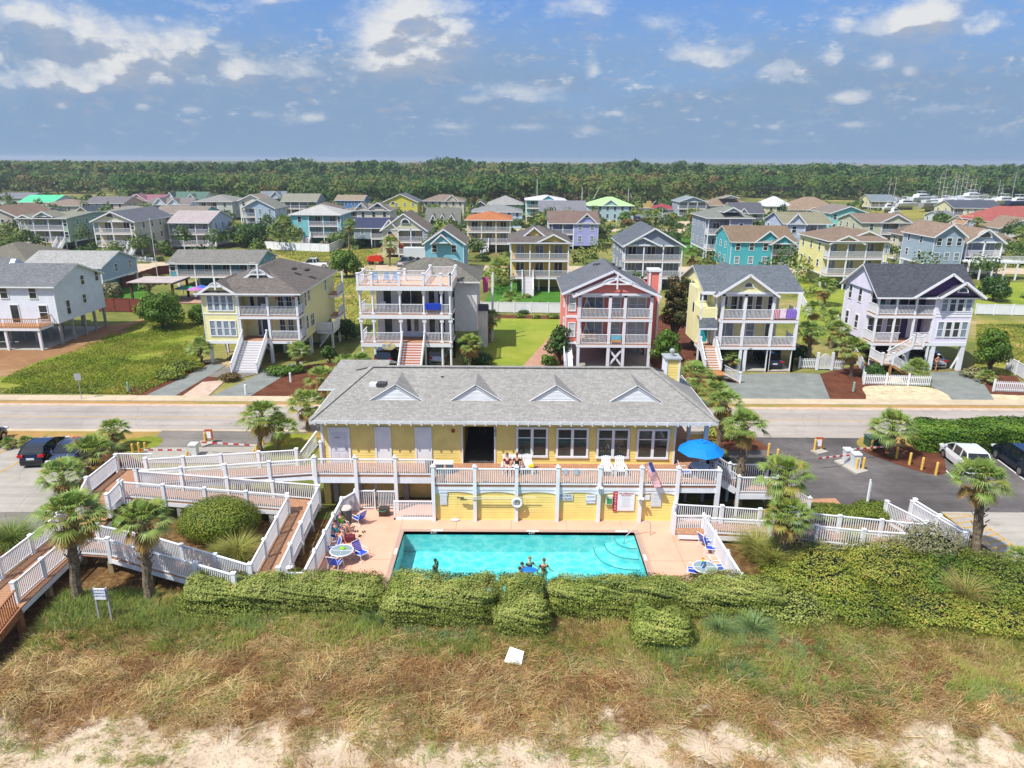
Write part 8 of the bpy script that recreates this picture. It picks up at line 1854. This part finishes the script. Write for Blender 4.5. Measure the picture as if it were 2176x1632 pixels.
x,y=G(478,758); t=thing('basketball_hoop','basketball hoop with round board left of the grey stair','basketball hoop',(x,y,0)); m=MB(); m.tube([(0,.8,0),(0,.3,2.6)],.06,6); part('pole',m,GREYP,t,local=True); m=MB(); m.ball((0,.1,2.75),(.62,.04,.45),14,8); part('board',m,pm('hoop_board',(.42,.46,.5),.3),t,local=True); m=MB(); m.torus((0,-.3,2.5),.23,.02,'z',14,5); part('rim',m,RDP,t,local=True)
m=MB(); x,z=PY(615,628,73.8); 
for i in range(3): m.box(-24.9+i*.9,-24.65+i*.9,73.75,73.78,6.9,7.2,i%2)
solo('hanging_flags','small red and blue flags hanging in the yellow house balcony','flag',m,[pm('flag_red2',(.5,.05,.1),.8),pm('flag_blue2',(.08,.12,.4),.8)],(-24.6,73.75,6.9))
m=MB(); x,y=G(1091,1397,.25); zt=float(hterr(np.array([x]),np.array([y]))[0]); m.add([(x-.36,y-.14,zt+.12),(x+.35,y-.34,zt+.10),(x+.46,y+.12,zt+.38),(x-.15,y+.38,zt+.42),(x-.42,y-.2,zt+.06),(x+.35,y-.34,zt+.04),(x+.46,y+.12,zt+.32),(x-.15,y+.38,zt+.36)],[(0,1,2,3),(7,6,5,4),(0,4,5,1),(1,5,6,2),(2,6,7,3),(3,7,4,0)]); solo('foam_board','broken white foam board lying in the dune grass','debris',m,WHITE,(x,y,zt))
# ================================================================ furniture
BLUEC=pm('sling_blue',C('#2f55c8',.85),.7,.15,12.)
def pool_chair(lb,x,y,rz,z=.1,low=False,group='blue sling pool chairs'):
    t=thing('pool_chair',lb,'chair',(x,y,z),rz,group); h=.40 if not low else .32
    m=MB(); m.add([(-.26,-.28,h),(.26,-.28,h),(.26,.22,h-.04),(-.26,.22,h-.04)],[(0,1,2,3)]); m.add([(-.26,-.28,h-.015),(.26,-.28,h-.015),(.26,.22,h-.055),(-.26,.22,h-.055)],[(3,2,1,0)]); part('seat',m,BLUEC,t,local=True)
    m=MB()
    for i in range(6): a=i/6; b=(i+.86)/6; m.add([(-.26,.22+.22*a,h-.04+.56*a),(.26,.22+.22*a,h-.04+.56*a),(.26,.22+.22*b,h-.04+.56*b),(-.26,.22+.22*b,h-.04+.56*b)],[(0,1,2,3)])
    part('backrest',m,BLUEC,t,local=True)
    m=MB()
    for s_ in (-1,1):
        X=s_*.29; m.tube([(X,-.36,.02),(X,-.30,h+.0),(X,-.26,h+.22),(X,.22,h+.20)],.018,6); m.tube([(X,-.30,h),(X,.22,h-.04),(X,.45,h+.55)],.018,6); m.tube([(X,.22,h-.04),(X,.36,.02)],.018,6); m.tube([(X,-.36,.02),(X,.36,.02)],.016,6)
    m.tube([(-.29,.45,h+.55),(.29,.45,h+.55)],.018,6); m.tube([(-.29,-.30,h),(.29,-.30,h)],.018,6); part('frame',m,WHITE,t,local=True); return t
def gp(u,v,z=.1): return G(u,v,z)
CH=[('blue pool chair by the trash bin, facing the pool',763,1114,-2.2),('blue chair right of the glass table',767,1190,.9),('blue chair left of the glass table by the fence',708,1180,-1.2),('blue chair front of the glass table, cut by the hedge',712,1212,2.9),('blue chair nearer the back on the right deck',1500,1165,2.),('blue chair against the right fence, low one',1512,1178,1.2),('blue chair right of the right glass table',1525,1222,1.6),('blue chair before the right glass table with rainbow towel',1474,1228,-1.8)]
for lb,u,v,r in CH: x,y=gp(u,v); pool_chair(lb,x,y+.15,r)
def glass_table(lb,u,v,r=.62):
    x,y=gp(u,v); y+=.1; t=thing('glass_table',lb,'table',(x,y,.1),group='round glass pool tables'); m=MB(); m.cyl((0,0),r,.69,.71,28); part('top',m,pm('table_glass',(.25,.32,.34),.05,.05,1.,spec=.8),t,local=True); m=MB(); m.torus((0,0,.7),r,.03,'z',28,6); m.tube([(-r,0,.715),(r,0,.715)],.012,5); m.tube([(0,-r,.715),(0,r,.715)],.012,5)
    part('rim',m,WHITE,t,local=True)
    for i in range(4):
        a=i*R90+.4; m=MB(); m.tube([(.5*math.cos(a),.5*math.sin(a),0),(.12*math.cos(a),.12*math.sin(a),.35),(.45*math.cos(a),.45*math.sin(a),.69)],.018,6); part('leg',m,WHITE,t,local=True)
    return x,y
tx,ty=glass_table('round glass table with a lime cloth by the left pool fence',727,1196); glass_table('round glass table in the front right corner of the pool deck',1497,1232)
m=MB(); m.add([(tx-.12,ty+.05,.84),(tx+.15,ty+.02,.86),(tx+.2,ty+.2,.83),(tx,ty+.3,.9),(tx-.15,ty+.22,.84),(tx+.02,ty+.15,.96)],[(0,1,5),(1,2,5),(2,3,5),(3,4,5),(4,0,5)]); solo('lime_cloth','crumpled lime green cloth on the left glass table','cloth',m,pm('lime_cloth',C('#8fd62a',.85),.9),(tx,ty,.82))
x,y=gp(1474,1228); m=MB(); 
for i,c in enumerate(('rb_red','rb_orange','rb_yellow','rb_green','rb_blue')): m.box(-.26+i*.104,-.26+(i+1)*.104,.38,.50,.55,1.02,i)
for f in range(1): pass
solo('rainbow_towel','rainbow coloured towel over the chair back at the right table','towel',m,[pm('rb_red',C('#e0502a',.85),.9),pm('rb_orange',C('#f0a020',.85),.9),pm('rb_yellow',C('#e8e030',.85),.9),pm('rb_green',C('#30a850',.85),.9),pm('rb_blue',C('#2878c8',.85),.9)],(x,y+.15,.1),rz=-1.8+math.pi*0,local=True)
def adirondack(lb,u,y,rz=0.,z=DZ):
    x=PY(u,1010,y)[0]; t=thing('adirondack_chair',lb,'chair',(x,y,z),rz,'white slatted deck chairs'); 
    m=MB()
    for i in range(5): m.beam((-.25,-.32+i*.125,.36-i*.03),(.25,-.32+i*.125,.36-i*.03),.10,.02)
    part('seat',m,WHITE,t,local=True); m=MB()
    for i in range(5): xx=-.22+i*.11; m.beam((xx,.22,.24),(xx*1.12,.52,1.02+.04*math.cos((i-2)*.9)),.02,.085,up=(1,0,0))
    m.beam((-.26,.44,.85),(.26,.44,.85),.03,.06); part('backrest',m,WHITE,t,local=True)
    for s_ in (-1,1):
        m=MB(); m.beam((s_*.34,-.42,.56),(s_*.30,.36,.56),.12,.025); part('armrest',m,WHITE,t,local=True); m=MB(); m.beam((s_*.31,-.34,0),(s_*.31,-.34,.56),.08,.04); part('leg',m,WHITE,t,local=True); m=MB(); m.beam((s_*.28,.42,0),(s_*.28,-.34,.34),.04,.08); part('leg',m,WHITE,t,local=True)
    return x
AY=40.6
xA=adirondack('white slatted deck chair under the left sitting sunbather',1078,AY); xB=adirondack('white slatted deck chair under the right sitting sunbather',1098,AY); adirondack('empty white slatted deck chair with a yellow bag beside it',1120,AY); adirondack('left chair of the empty white pair by the last windows',1288,AY-.2); adirondack('right chair of the empty white pair by the last windows',1317,AY-.2)
x,_=PY(1129,1010,40.3); m=MB(); m.ball((x,40.3,DZ+.55),(.2,.12,.16),10,6); m.torus((x,40.3,DZ+.72),.1,.015,'y',10,4); solo('yellow_bag','bright yellow beach bag beside the empty deck chair','bag',m,pm('yellow_bag',C('#e8d21a',.85),.7),(x,40.3,DZ+.4))
for lb,u,r in (('pale round towel clipped on the deck rail',1225,.13),('pale blue towel hung on the deck rail',1202,.12)):
    x,z=PY(u,1002,YD-.15); m=MB(); m.box(x-r,x+r,YD-.16,YD-.13,z-.18,z+.14); solo('small_towel',lb,'towel',m,pm('pale_blue_cloth',C('#b8cfdc',.8),.9),(x,YD-.15,z))
t=thing('patio_table','white round table under the blue umbrella','table',(UX,UY,DZ)); m=MB(); m.cyl((0,0),.6,.68,.72,20); part('top',m,WHITE,t,local=True); m=MB(); m.cyl((0,0),.05,0,.68,8); m.cyl((0,0),.3,0,.04,12); part('pedestal',m,WHITE,t,local=True)
pool_chair('sling chair under the blue umbrella, left',UX-.9,UY-.1,1.5,DZ,group='chairs at the umbrella table'); pool_chair('sling chair under the blue umbrella, right',UX+.85,UY+.1,-1.5,DZ,group='chairs at the umbrella table')
def bins(lb,x,y,z,r,h,body,lid,name='trash_bin'):
    t=thing(name,lb,'bin',(x,y,z)); m=MB(); m.cyl((0,0),r*.88,0,h,14,0,r); part('barrel',m,body,t,local=True); m=MB(); m.cyl((0,0),r*1.05,h,h+.07,14,0,r*.9); part('lid',m,lid,t,local=True)
DG=pm('bin_grey',(.12,.12,.12),.6); x,y=gp(737,1110); bins('large grey round trash bin with pale lid by the left fence',x,y,.1,.36,.95,DG,pm('lid_pale',(.55,.50,.46),.6))
x,y=gp(817,1094); t=thing('towel_crate','dark square bin with a green hose by the screen','bin',(x,y,.1)); m=MB(); m.box(-.3,.3,-.25,.25,0,.5); part('case',m,pm('crate_dark',(.06,.045,.04),.6),t,local=True); m=MB(); m.torus((-.1,-.05,.42),.34,.03,'z',20,6); part('hose',m,pm('hose_green',(.04,.20,.12),.5),t,local=True)
x,y=gp(736,1092); t=thing('pump_unit','cream pool pump unit with round fan behind the bin','pump',(x-.1,y+.3,.1)); m=MB(); m.box(-.3,.3,-.2,.2,.2,.95); part('case',m,pm('cream_case',(.7,.7,.55),.5),t,local=True); m=MB(); m.tube([(.08,-.21,.55),(.08,-.24,.55)],.16,14); part('fan',m,BLACK,t,local=True)
x=PY(945,1003,40.6)[0]; t=thing('deck_bench','white table with towels beside the dark breezeway','table',(x,40.6,DZ)); m=MB(); m.box(-.55,.55,-.3,.3,.62,.68); part('top',m,pale,t,local=True); m=MB(); m.box(-.5,-.1,-.28,.28,0,.6); m.box(.1,.5,-.28,.28,0,.6); part('cabinet',m,pm('slate_cabinet',(.10,.16,.20),.6),t,local=True)
bins('small grey bin at the end of the white deck table',x-.95,40.7,DZ,.25,.7,DG,DG,'small_bin')
x,y=gp(967,1106); m=MB(); m.ball((x,y,.16),(.28,.16,.06),12,6); solo('pool_float','small pale float lying beside the lower wall','float',m,pm('float_white',(.6,.64,.7),.5),(x,y,.1))
x,y=gp(1166,1137); 
for lb,x,y,z,c in (('shiny royal blue kayak on the rack behind the right porch',13.1,44.3,1.9,'#2b3fd0'),('lime green kayak end below the blue kayak',14.3,43.2,1.4,'#9ad63a')):
    m=MB(); m.ball((x,y,z),(1.2,.38,.28),16,8); m.ball((x,y-.05,z+.2),(.35,.22,.08),10,5); solo('kayak',lb,'kayak',m,pm('kayak_'+lb[:4],C(c,.85),.25,.03,1.,spec=.6),(x,y,z),smooth=True)
m=MB(); m.box(12.,15.2,43.9,44.1,0,1.6); m.box(12,15.2,42.9,43.0,0,1.1); solo('kayak_rack','dark timber kayak rack behind the porch corner','rack',m,PILE,(13.5,43.5,0))
# ================================================================ people
SKINS=[pm('skin_light',C('#e6b296',.9),.55,.06,6.),pm('skin_tan',C('#cc8c64',.9),.55,.06,6.),pm('skin_ruddy',C('#dd9c80',.9),.55,.06,6.)]
HAIR=[pm('hair_brown',(.05,.025,.012),.6),pm('hair_auburn',(.16,.05,.02),.6),pm('hair_grey',(.25,.23,.21),.7),pm('hair_blond',(.30,.20,.09),.7)]
def skinobj(name,V,E,Rr,mats,parent,root=0,sub=1):
    me=bpy.data.meshes.new(name); me.from_pydata(V,E,[]); ob=bpy.data.objects.new(name,me); COL.objects.link(ob); ob.parent=parent
    md=ob.modifiers.new('skin','SKIN'); md.use_smooth_shade=True; md.branch_smoothing=.3
    for i,r in enumerate(Rr): ob.data.skin_vertices[0].data[i].radius=(r,r) if not hasattr(r,'__len__') else r
    ob.data.skin_vertices[0].data[root].use_root=True
    s=ob.modifiers.new('sub','SUBSURF'); s.levels=s.render_levels=sub
    me.materials.append(mats); return ob
def person(label,x,y,z,rz,J,skin=0,hair=0,top=None,bottom=None,hat=None,longhair=False,shoulder=.17):
    """J: joints in body space (x right, -y front, z up): pelvis chest neck head, elbows, hands, knees, feet"""
    t=thing('person',label,'person',(x,y,z),rz); P={k:Vector(v) for k,v in J.items()}
    pv,chs,nk,hd=P['pelvis'],P['chest'],P['neck'],P['head']
    V=[pv,(pv+chs)/2,chs,nk,hd+Vector((0,0,-.05)),hd+Vector((0,0,.07))]; Rr=[(.135,.115),(.115,.09),(.135,.10),.05,.075,.082]; E=[(0,1),(1,2),(2,3),(3,4),(4,5)]
    for s_ in ('l','r'):
        sg=-1 if s_=='l' else 1; sh=chs+Vector((sg*shoulder,0,.06)); n=len(V); el,ha=P['e'+s_],P['h'+s_]; V+=[sh,el,ha,ha+(ha-el).normalized()*.07]; Rr+=[.058,.042,.028,(.036,.018)]; E+=[(2,n),(n,n+1),(n+1,n+2),(n+2,n+3)]
        dr=(ha-el).normalized(); sd=dr.cross(Vector((0,0,1))); sd=sd.normalized() if sd.length>.1 else Vector((1,0,0)); pl=ha+dr*.07; ln=(.075,.085,.08,.062)
        for i in range(4):
            m0=len(V); b=pl+sd*(.026*(i-1.5)*.9); V+=[b+dr*ln[i]*.55+Vector((0,0,-.008)),b+dr*ln[i]+Vector((0,0,-.03))]; Rr+=[.0095,.008]; E+=[(n+3,m0),(m0,m0+1)]
        m0=len(V); V+=[ha+dr*.05+sd*.05*sg,ha+dr*.085+sd*.062*sg]; Rr+=[.011,.009]; E+=[(n+2,m0),(m0,m0+1)]
        hp=pv+Vector((sg*.09,0,-.04)); n=len(V); kn,ft=P['k'+s_],P['f'+s_]; V+=[hp,kn,ft,ft+(Vector((0,-.14,-.02)))]; Rr+=[.088,.058,.038,(.042,.028)]; E+=[(0,n),(n,n+1),(n+1,n+2),(n+2,n+3)]
    b=skinobj('body',V,E,Rr,SKINS[skin],t)
    # face
    m=MB(); m.ball((hd.x,hd.y-.085,hd.z+.0),(.014,.022,.02),6,4)
    for s_ in (-1,1): m.ball((hd.x+s_*.083,hd.y,hd.z+.0),(.014,.025,.032),6,4)
    part('nose_and_ears',m,SKINS[skin],t,local=True,smooth=True); m=MB()
    for s_ in (-1,1): m.ball((hd.x+s_*.03,hd.y-.078,hd.z+.025),.011,6,4)
    m.box(hd.x-.025,hd.x+.025,hd.y-.084,hd.y-.074,hd.z-.05,hd.z-.042); part('face_features',m,BLACK,t,local=True)
    m=MB(); m.ball((hd.x,hd.y+.018,hd.z+.055),(.095,.10,.085),12,8)
    if longhair: m.ball((hd.x,hd.y+.06,hd.z-.08),(.10,.055,.17),10,8)
    part('hair',m,HAIR[hair],t,local=True,smooth=True)
    if hat: m=MB(); m.cyl((hd.x,hd.y),.17,hd.z+.075,hd.z+.09,16); m.ball((hd.x,hd.y,hd.z+.1),(.10,.10,.07),10,6); part('hat',m,hat,t,local=True)
    if top:
        V=[pv.lerp(chs,.25),(pv+chs)/2,chs,chs.lerp(nk,.5)]; E=[(0,1),(1,2),(2,3)]; Rr=[(.135,.115),(.127,.10),(.148,.115),.07]
        for s_ in (-1,1): n=len(V); sh=chs+Vector((s_*shoulder,0,.06)); el=P['el' if s_<0 else 'er']; V+=[sh,sh.lerp(el,.55)]; Rr+=[.070,.060]; E+=[(2,n),(n,n+1)]
        skinobj('shirt',V,E,Rr,top,t,1)
    if bottom:
        V=[pv+Vector((0,0,.05)),pv]; E=[(0,1)]; Rr=[(.142,.122),(.148,.128)]
        for s_ in (-1,1): n=len(V); hp=pv+Vector((s_*.09,0,-.04)); kn=P['kl' if s_<0 else 'kr']; V+=[hp,hp.lerp(kn,.55)]; Rr+=[.10,.085]; E+=[(1,n),(n,n+1)]
        skinobj('shorts',V,E,Rr,bottom,t,1)
    return t
def sit(h=.42,rec=.12,kx=.12,arms='lap'):
    J=dict(pelvis=(0,0,h+.1),chest=(0,rec,h+.48),neck=(0,rec+.02,h+.64),head=(0,rec-.0,h+.80),kl=(-kx,-.42,h+.1),kr=(kx,-.42,h+.1),fl=(-kx,-.50,.08),fr=(kx,-.50,.08))
    if arms=='lap': J.update(el=(-.28,rec-.10,h+.26),er=(.28,rec-.10,h+.26),hl=(-.14,-.28,h+.22),hr=(.14,-.28,h+.22))
    else: J.update(el=(-.34,-.02,h+.28),er=(.34,-.02,h+.28),hl=(-.34,-.32,h+.2),hr=(.34,-.32,h+.2))
    return J
CL={k:pm('cloth_'+k,C(c,.85),.85,.1,6.) for k,c in dict(maroon='#6a2838',black='#202024',teal='#1aa3b0',lime='#7ed636',navy='#1f2c4c',orange='#d8552a',pink='#c84a5a',white='#e4e4e4',red='#c22a30').items()}
person('woman with long auburn hair in a maroon top sitting in the left occupied deck chair',xA,AY-.05,DZ,.1,sit(.36,.14),0,1,CL['maroon'],CL['white'],longhair=True)
person('sunbather in a black suit sitting in the right occupied deck chair',xB,AY-.05,DZ,-.1,sit(.36,.14,arms='arm'),1,1,CL['black'],CL['black'])
x,y=gp(727,1132); pool_chair('blue chair under the person in lime shirt',x,y+.1,.95); person('seated person in a lime green shirt and teal shorts by the left fence',x,y+.1,.1,.95,sit(.40,.10),2,2,CL['lime'],CL['teal'])
x,y=gp(716,1152); pool_chair('blue chair under the person in teal shirt',x,y+.1,.95); person('seated person in a teal shirt below the one in lime green',x,y+.1,.1,.95,sit(.40,.10),2,0,CL['teal'],CL['black'])
x,y=gp(743,1150); m=MB(); m.box(-.3,.3,-.2,.2,.0,.36); t=solo('beach_bag','open dark red beach bag on the deck before the two loungers','bag',m,[CL['maroon']],(x,y,.1),local=True)
for i,(u,v) in enumerate(((757,1130),(773,1131),(765,1140))): x,y=gp(u,v); m=MB(); m.ball((-.06,0,.03),(.05,.14,.03),8,4); m.ball((.07,.03,.03),(.05,.14,.03),8,4); solo('sandals','dark pair of sandals on the pool deck, '+('left','right','lower')[i]+' pair of three','sandals',m,BLACK,(x,y,.1),rz=.5*i,group='sandals on the pool deck',local=True)
WZ=-.04
def swim(lb,u,v,rz,skin,hair,top,arms,longhair=False,hat=None,dz=0,up=1.):
    x,y=G(u,v,.1); J=dict(pelvis=(0,.0,-.30),chest=(0,0,.02),neck=(0,0,.20),head=(0,0,.36),kl=(-.12,-.2,-.68),kr=(.12,-.25,-.66),fl=(-.13,.1,-1.05),fr=(.13,0,-1.05)); J.update(arms)
    person(lb,x,y,WZ-.13+dz,rz,J,skin,hair,top,None,hat=hat,longhair=longhair)
F_=dict(el=(-.28,-.22,-.0),er=(.28,-.22,-.0),hl=(-.2,-.52,.03),hr=(.2,-.52,.03)); O_=dict(el=(-.30,-.12,-.08),er=(.30,-.12,-.08),hl=(-.42,-.36,-.02),hr=(.42,-.36,-.02))
swim('swimmer with dark hair and orange life vest at the left of the pool group',1110,1204,R90,2,0,CL['orange'],F_,dz=.05); swim('swimmer with bare shoulders nearest the hedge in the left pair',1105,1212,R90+.4,2,0,None,F_); swim('fair-haired swimmer at the back of the pool group',1126,1190,.3,0,3,CL['navy'],O_); swim('woman in a black swimsuit with red glasses facing the camera in the pool',1156,1197,0.,2,1,CL['black'],O_,dz=.08); swim('brown-haired swimmer seen from behind, lowest on the right of the group',1153,1212,math.pi,1,1,None,F_)
swim('lone dark-haired swimmer bending down in the left part of the pool',925,1186,.8,1,0,CL['black'],dict(el=(-.3,-.1,-.05),er=(.25,.1,.22),hl=(-.4,-.35,-.02),hr=(.2,.2,.10)),dz=-.26)
x,y=G(1122,1208,.1); m=MB(); m.ball((x,y,0.02),(.5,.28,.06),14,5); solo('float_mat','bright blue float mat between the swimmers','float',m,pm('float_blue',C('#1f7be0',.85),.5),(x,y,0))
x,y=G(1988,787); person('shirtless man in dark blue shorts walking down the lilac house driveway',x,y,.03,.2,dict(pelvis=(0,0,.93),chest=(0,-.02,1.28),neck=(0,-.02,1.47),head=(0,-.04,1.64),el=(-.27,.05,1.08),er=(.27,-.02,1.08),hl=(-.24,-.16,.92),hr=(.22,-.24,1.06),kl=(-.11,-.14,.50),kr=(.11,.06,.50),fl=(-.12,-.12,.07),fr=(.12,.26,.12)),1,2,None,CL['navy'],hat=CL['white'])
x,y=G(140,1150,1.0); person('person in red partly hidden behind the tall left palm on the beach boardwalk',-24.2,35.0,.88,.2,dict(pelvis=(0,0,.93),chest=(0,-.02,1.28),neck=(0,-.02,1.47),head=(0,-.04,1.64),el=(-.27,.05,1.08),er=(.27,-.02,1.08),hl=(-.26,-.10,.88),hr=(.26,-.1,.88),kl=(-.11,-.1,.50),kr=(.11,.06,.50),fl=(-.12,-.05,.07),fr=(.12,.2,.1)),0,3,CL['red'],CL['red'],hat=CL['red'])
x,y=PY(1025,925,47.)[0],47.; person('dark silhouette of a person standing in the breezeway of the clubhouse',x,y,DZ,2.9,dict(pelvis=(0,0,.93),chest=(0,-.02,1.28),neck=(0,-.02,1.47),head=(0,-.04,1.64),el=(-.3,.05,1.08),er=(.3,-.02,1.08),hl=(-.26,-.10,.88),hr=(.26,-.1,.88),kl=(-.16,-.1,.50),kr=(.16,.06,.50),fl=(-.22,-.05,.05),fr=(.22,.1,.05)),1,0,CL['black'],CL['black'])
x,y=-11.0,30.95; person('person in a red top with a white cap sitting by the slatted white gate',-11.0,31.1,.3,2.4,sit(.40,.1),2,3,CL['pink'],CL['white'],hat=CL['white'])
# balcony chairs on the front houses
for i,(x,y,z,c,lb) in enumerate(((-13.6,73.4,5.75,'white','white chair on the middle porch of the white roof-deck house'),(-14.3,73.6,8.75,'blue','left blue chair on the railed roof deck'),(-13.1,73.6,8.75,'blue','middle blue chair on the railed roof deck'),(-12.2,73.7,8.75,'blue','right blue chair on the railed roof deck'),(-26.6,74.7,5.16,'white','white chair on the balcony of the pale yellow stair house'),(38.6,73.3,5.95,'teal','left teal chair on the lilac house balcony'),(40.3,73.3,5.95,'teal','middle teal chair on the lilac house balcony'),(42.4,73.3,5.95,'teal','right teal chair on the lilac house balcony'),(22.1,72.4,5.53,'yellow','yellow chair on the upper balcony of the carport house'))):
    mm={'white':WHITE,'blue':pm('chair_blue',C('#8fb0d8',.8),.6),'teal':pm('chair_teal',C('#1f8a96',.8),.6),'yellow':pm('chair_yellow',C('#d8d23a',.8),.6)}[c]
    t=thing('balcony_chair',lb,'chair',(x,y,z),0,'balcony chairs'); m=MB(); m.box(-.28,.28,-.28,.25,.38,.43); part('seat',m,mm,t,local=True); m=MB(); m.box(-.28,.28,.22,.28,.43,1.05); part('backrest',m,mm,t,local=True); m=MB()
    for a in (-.25,.21):
        for b in (-.25,.22): m.box(a,a+.04,b,b+.04,0,.38)
    part('frame',m,mm,t,local=True)

# ================================================================ air
HAZE=.00022
m=MB(); m.box(-3900,3900,-60,3600,-3.,26.); hz=m.obj('haze',[]); hz['kind']='stuff'; hz['label']='thin summer haze over the whole shore'
hm=bpy.data.materials.new('haze_air'); hm.use_nodes=True; nt=hm.node_tree; nt.nodes.clear(); o_=nt.nodes.new('ShaderNodeOutputMaterial'); pv=nt.nodes.new('ShaderNodeVolumePrincipled'); pv.inputs['Density'].default_value=HAZE; pv.inputs['Color'].default_value=(.82,.9,1,1); pv.inputs['Anisotropy'].default_value=.2; nt.links.new(pv.outputs[0],o_.inputs[1]); hz.data.materials.append(hm); cy.volume_bounces=0; HZ=hz
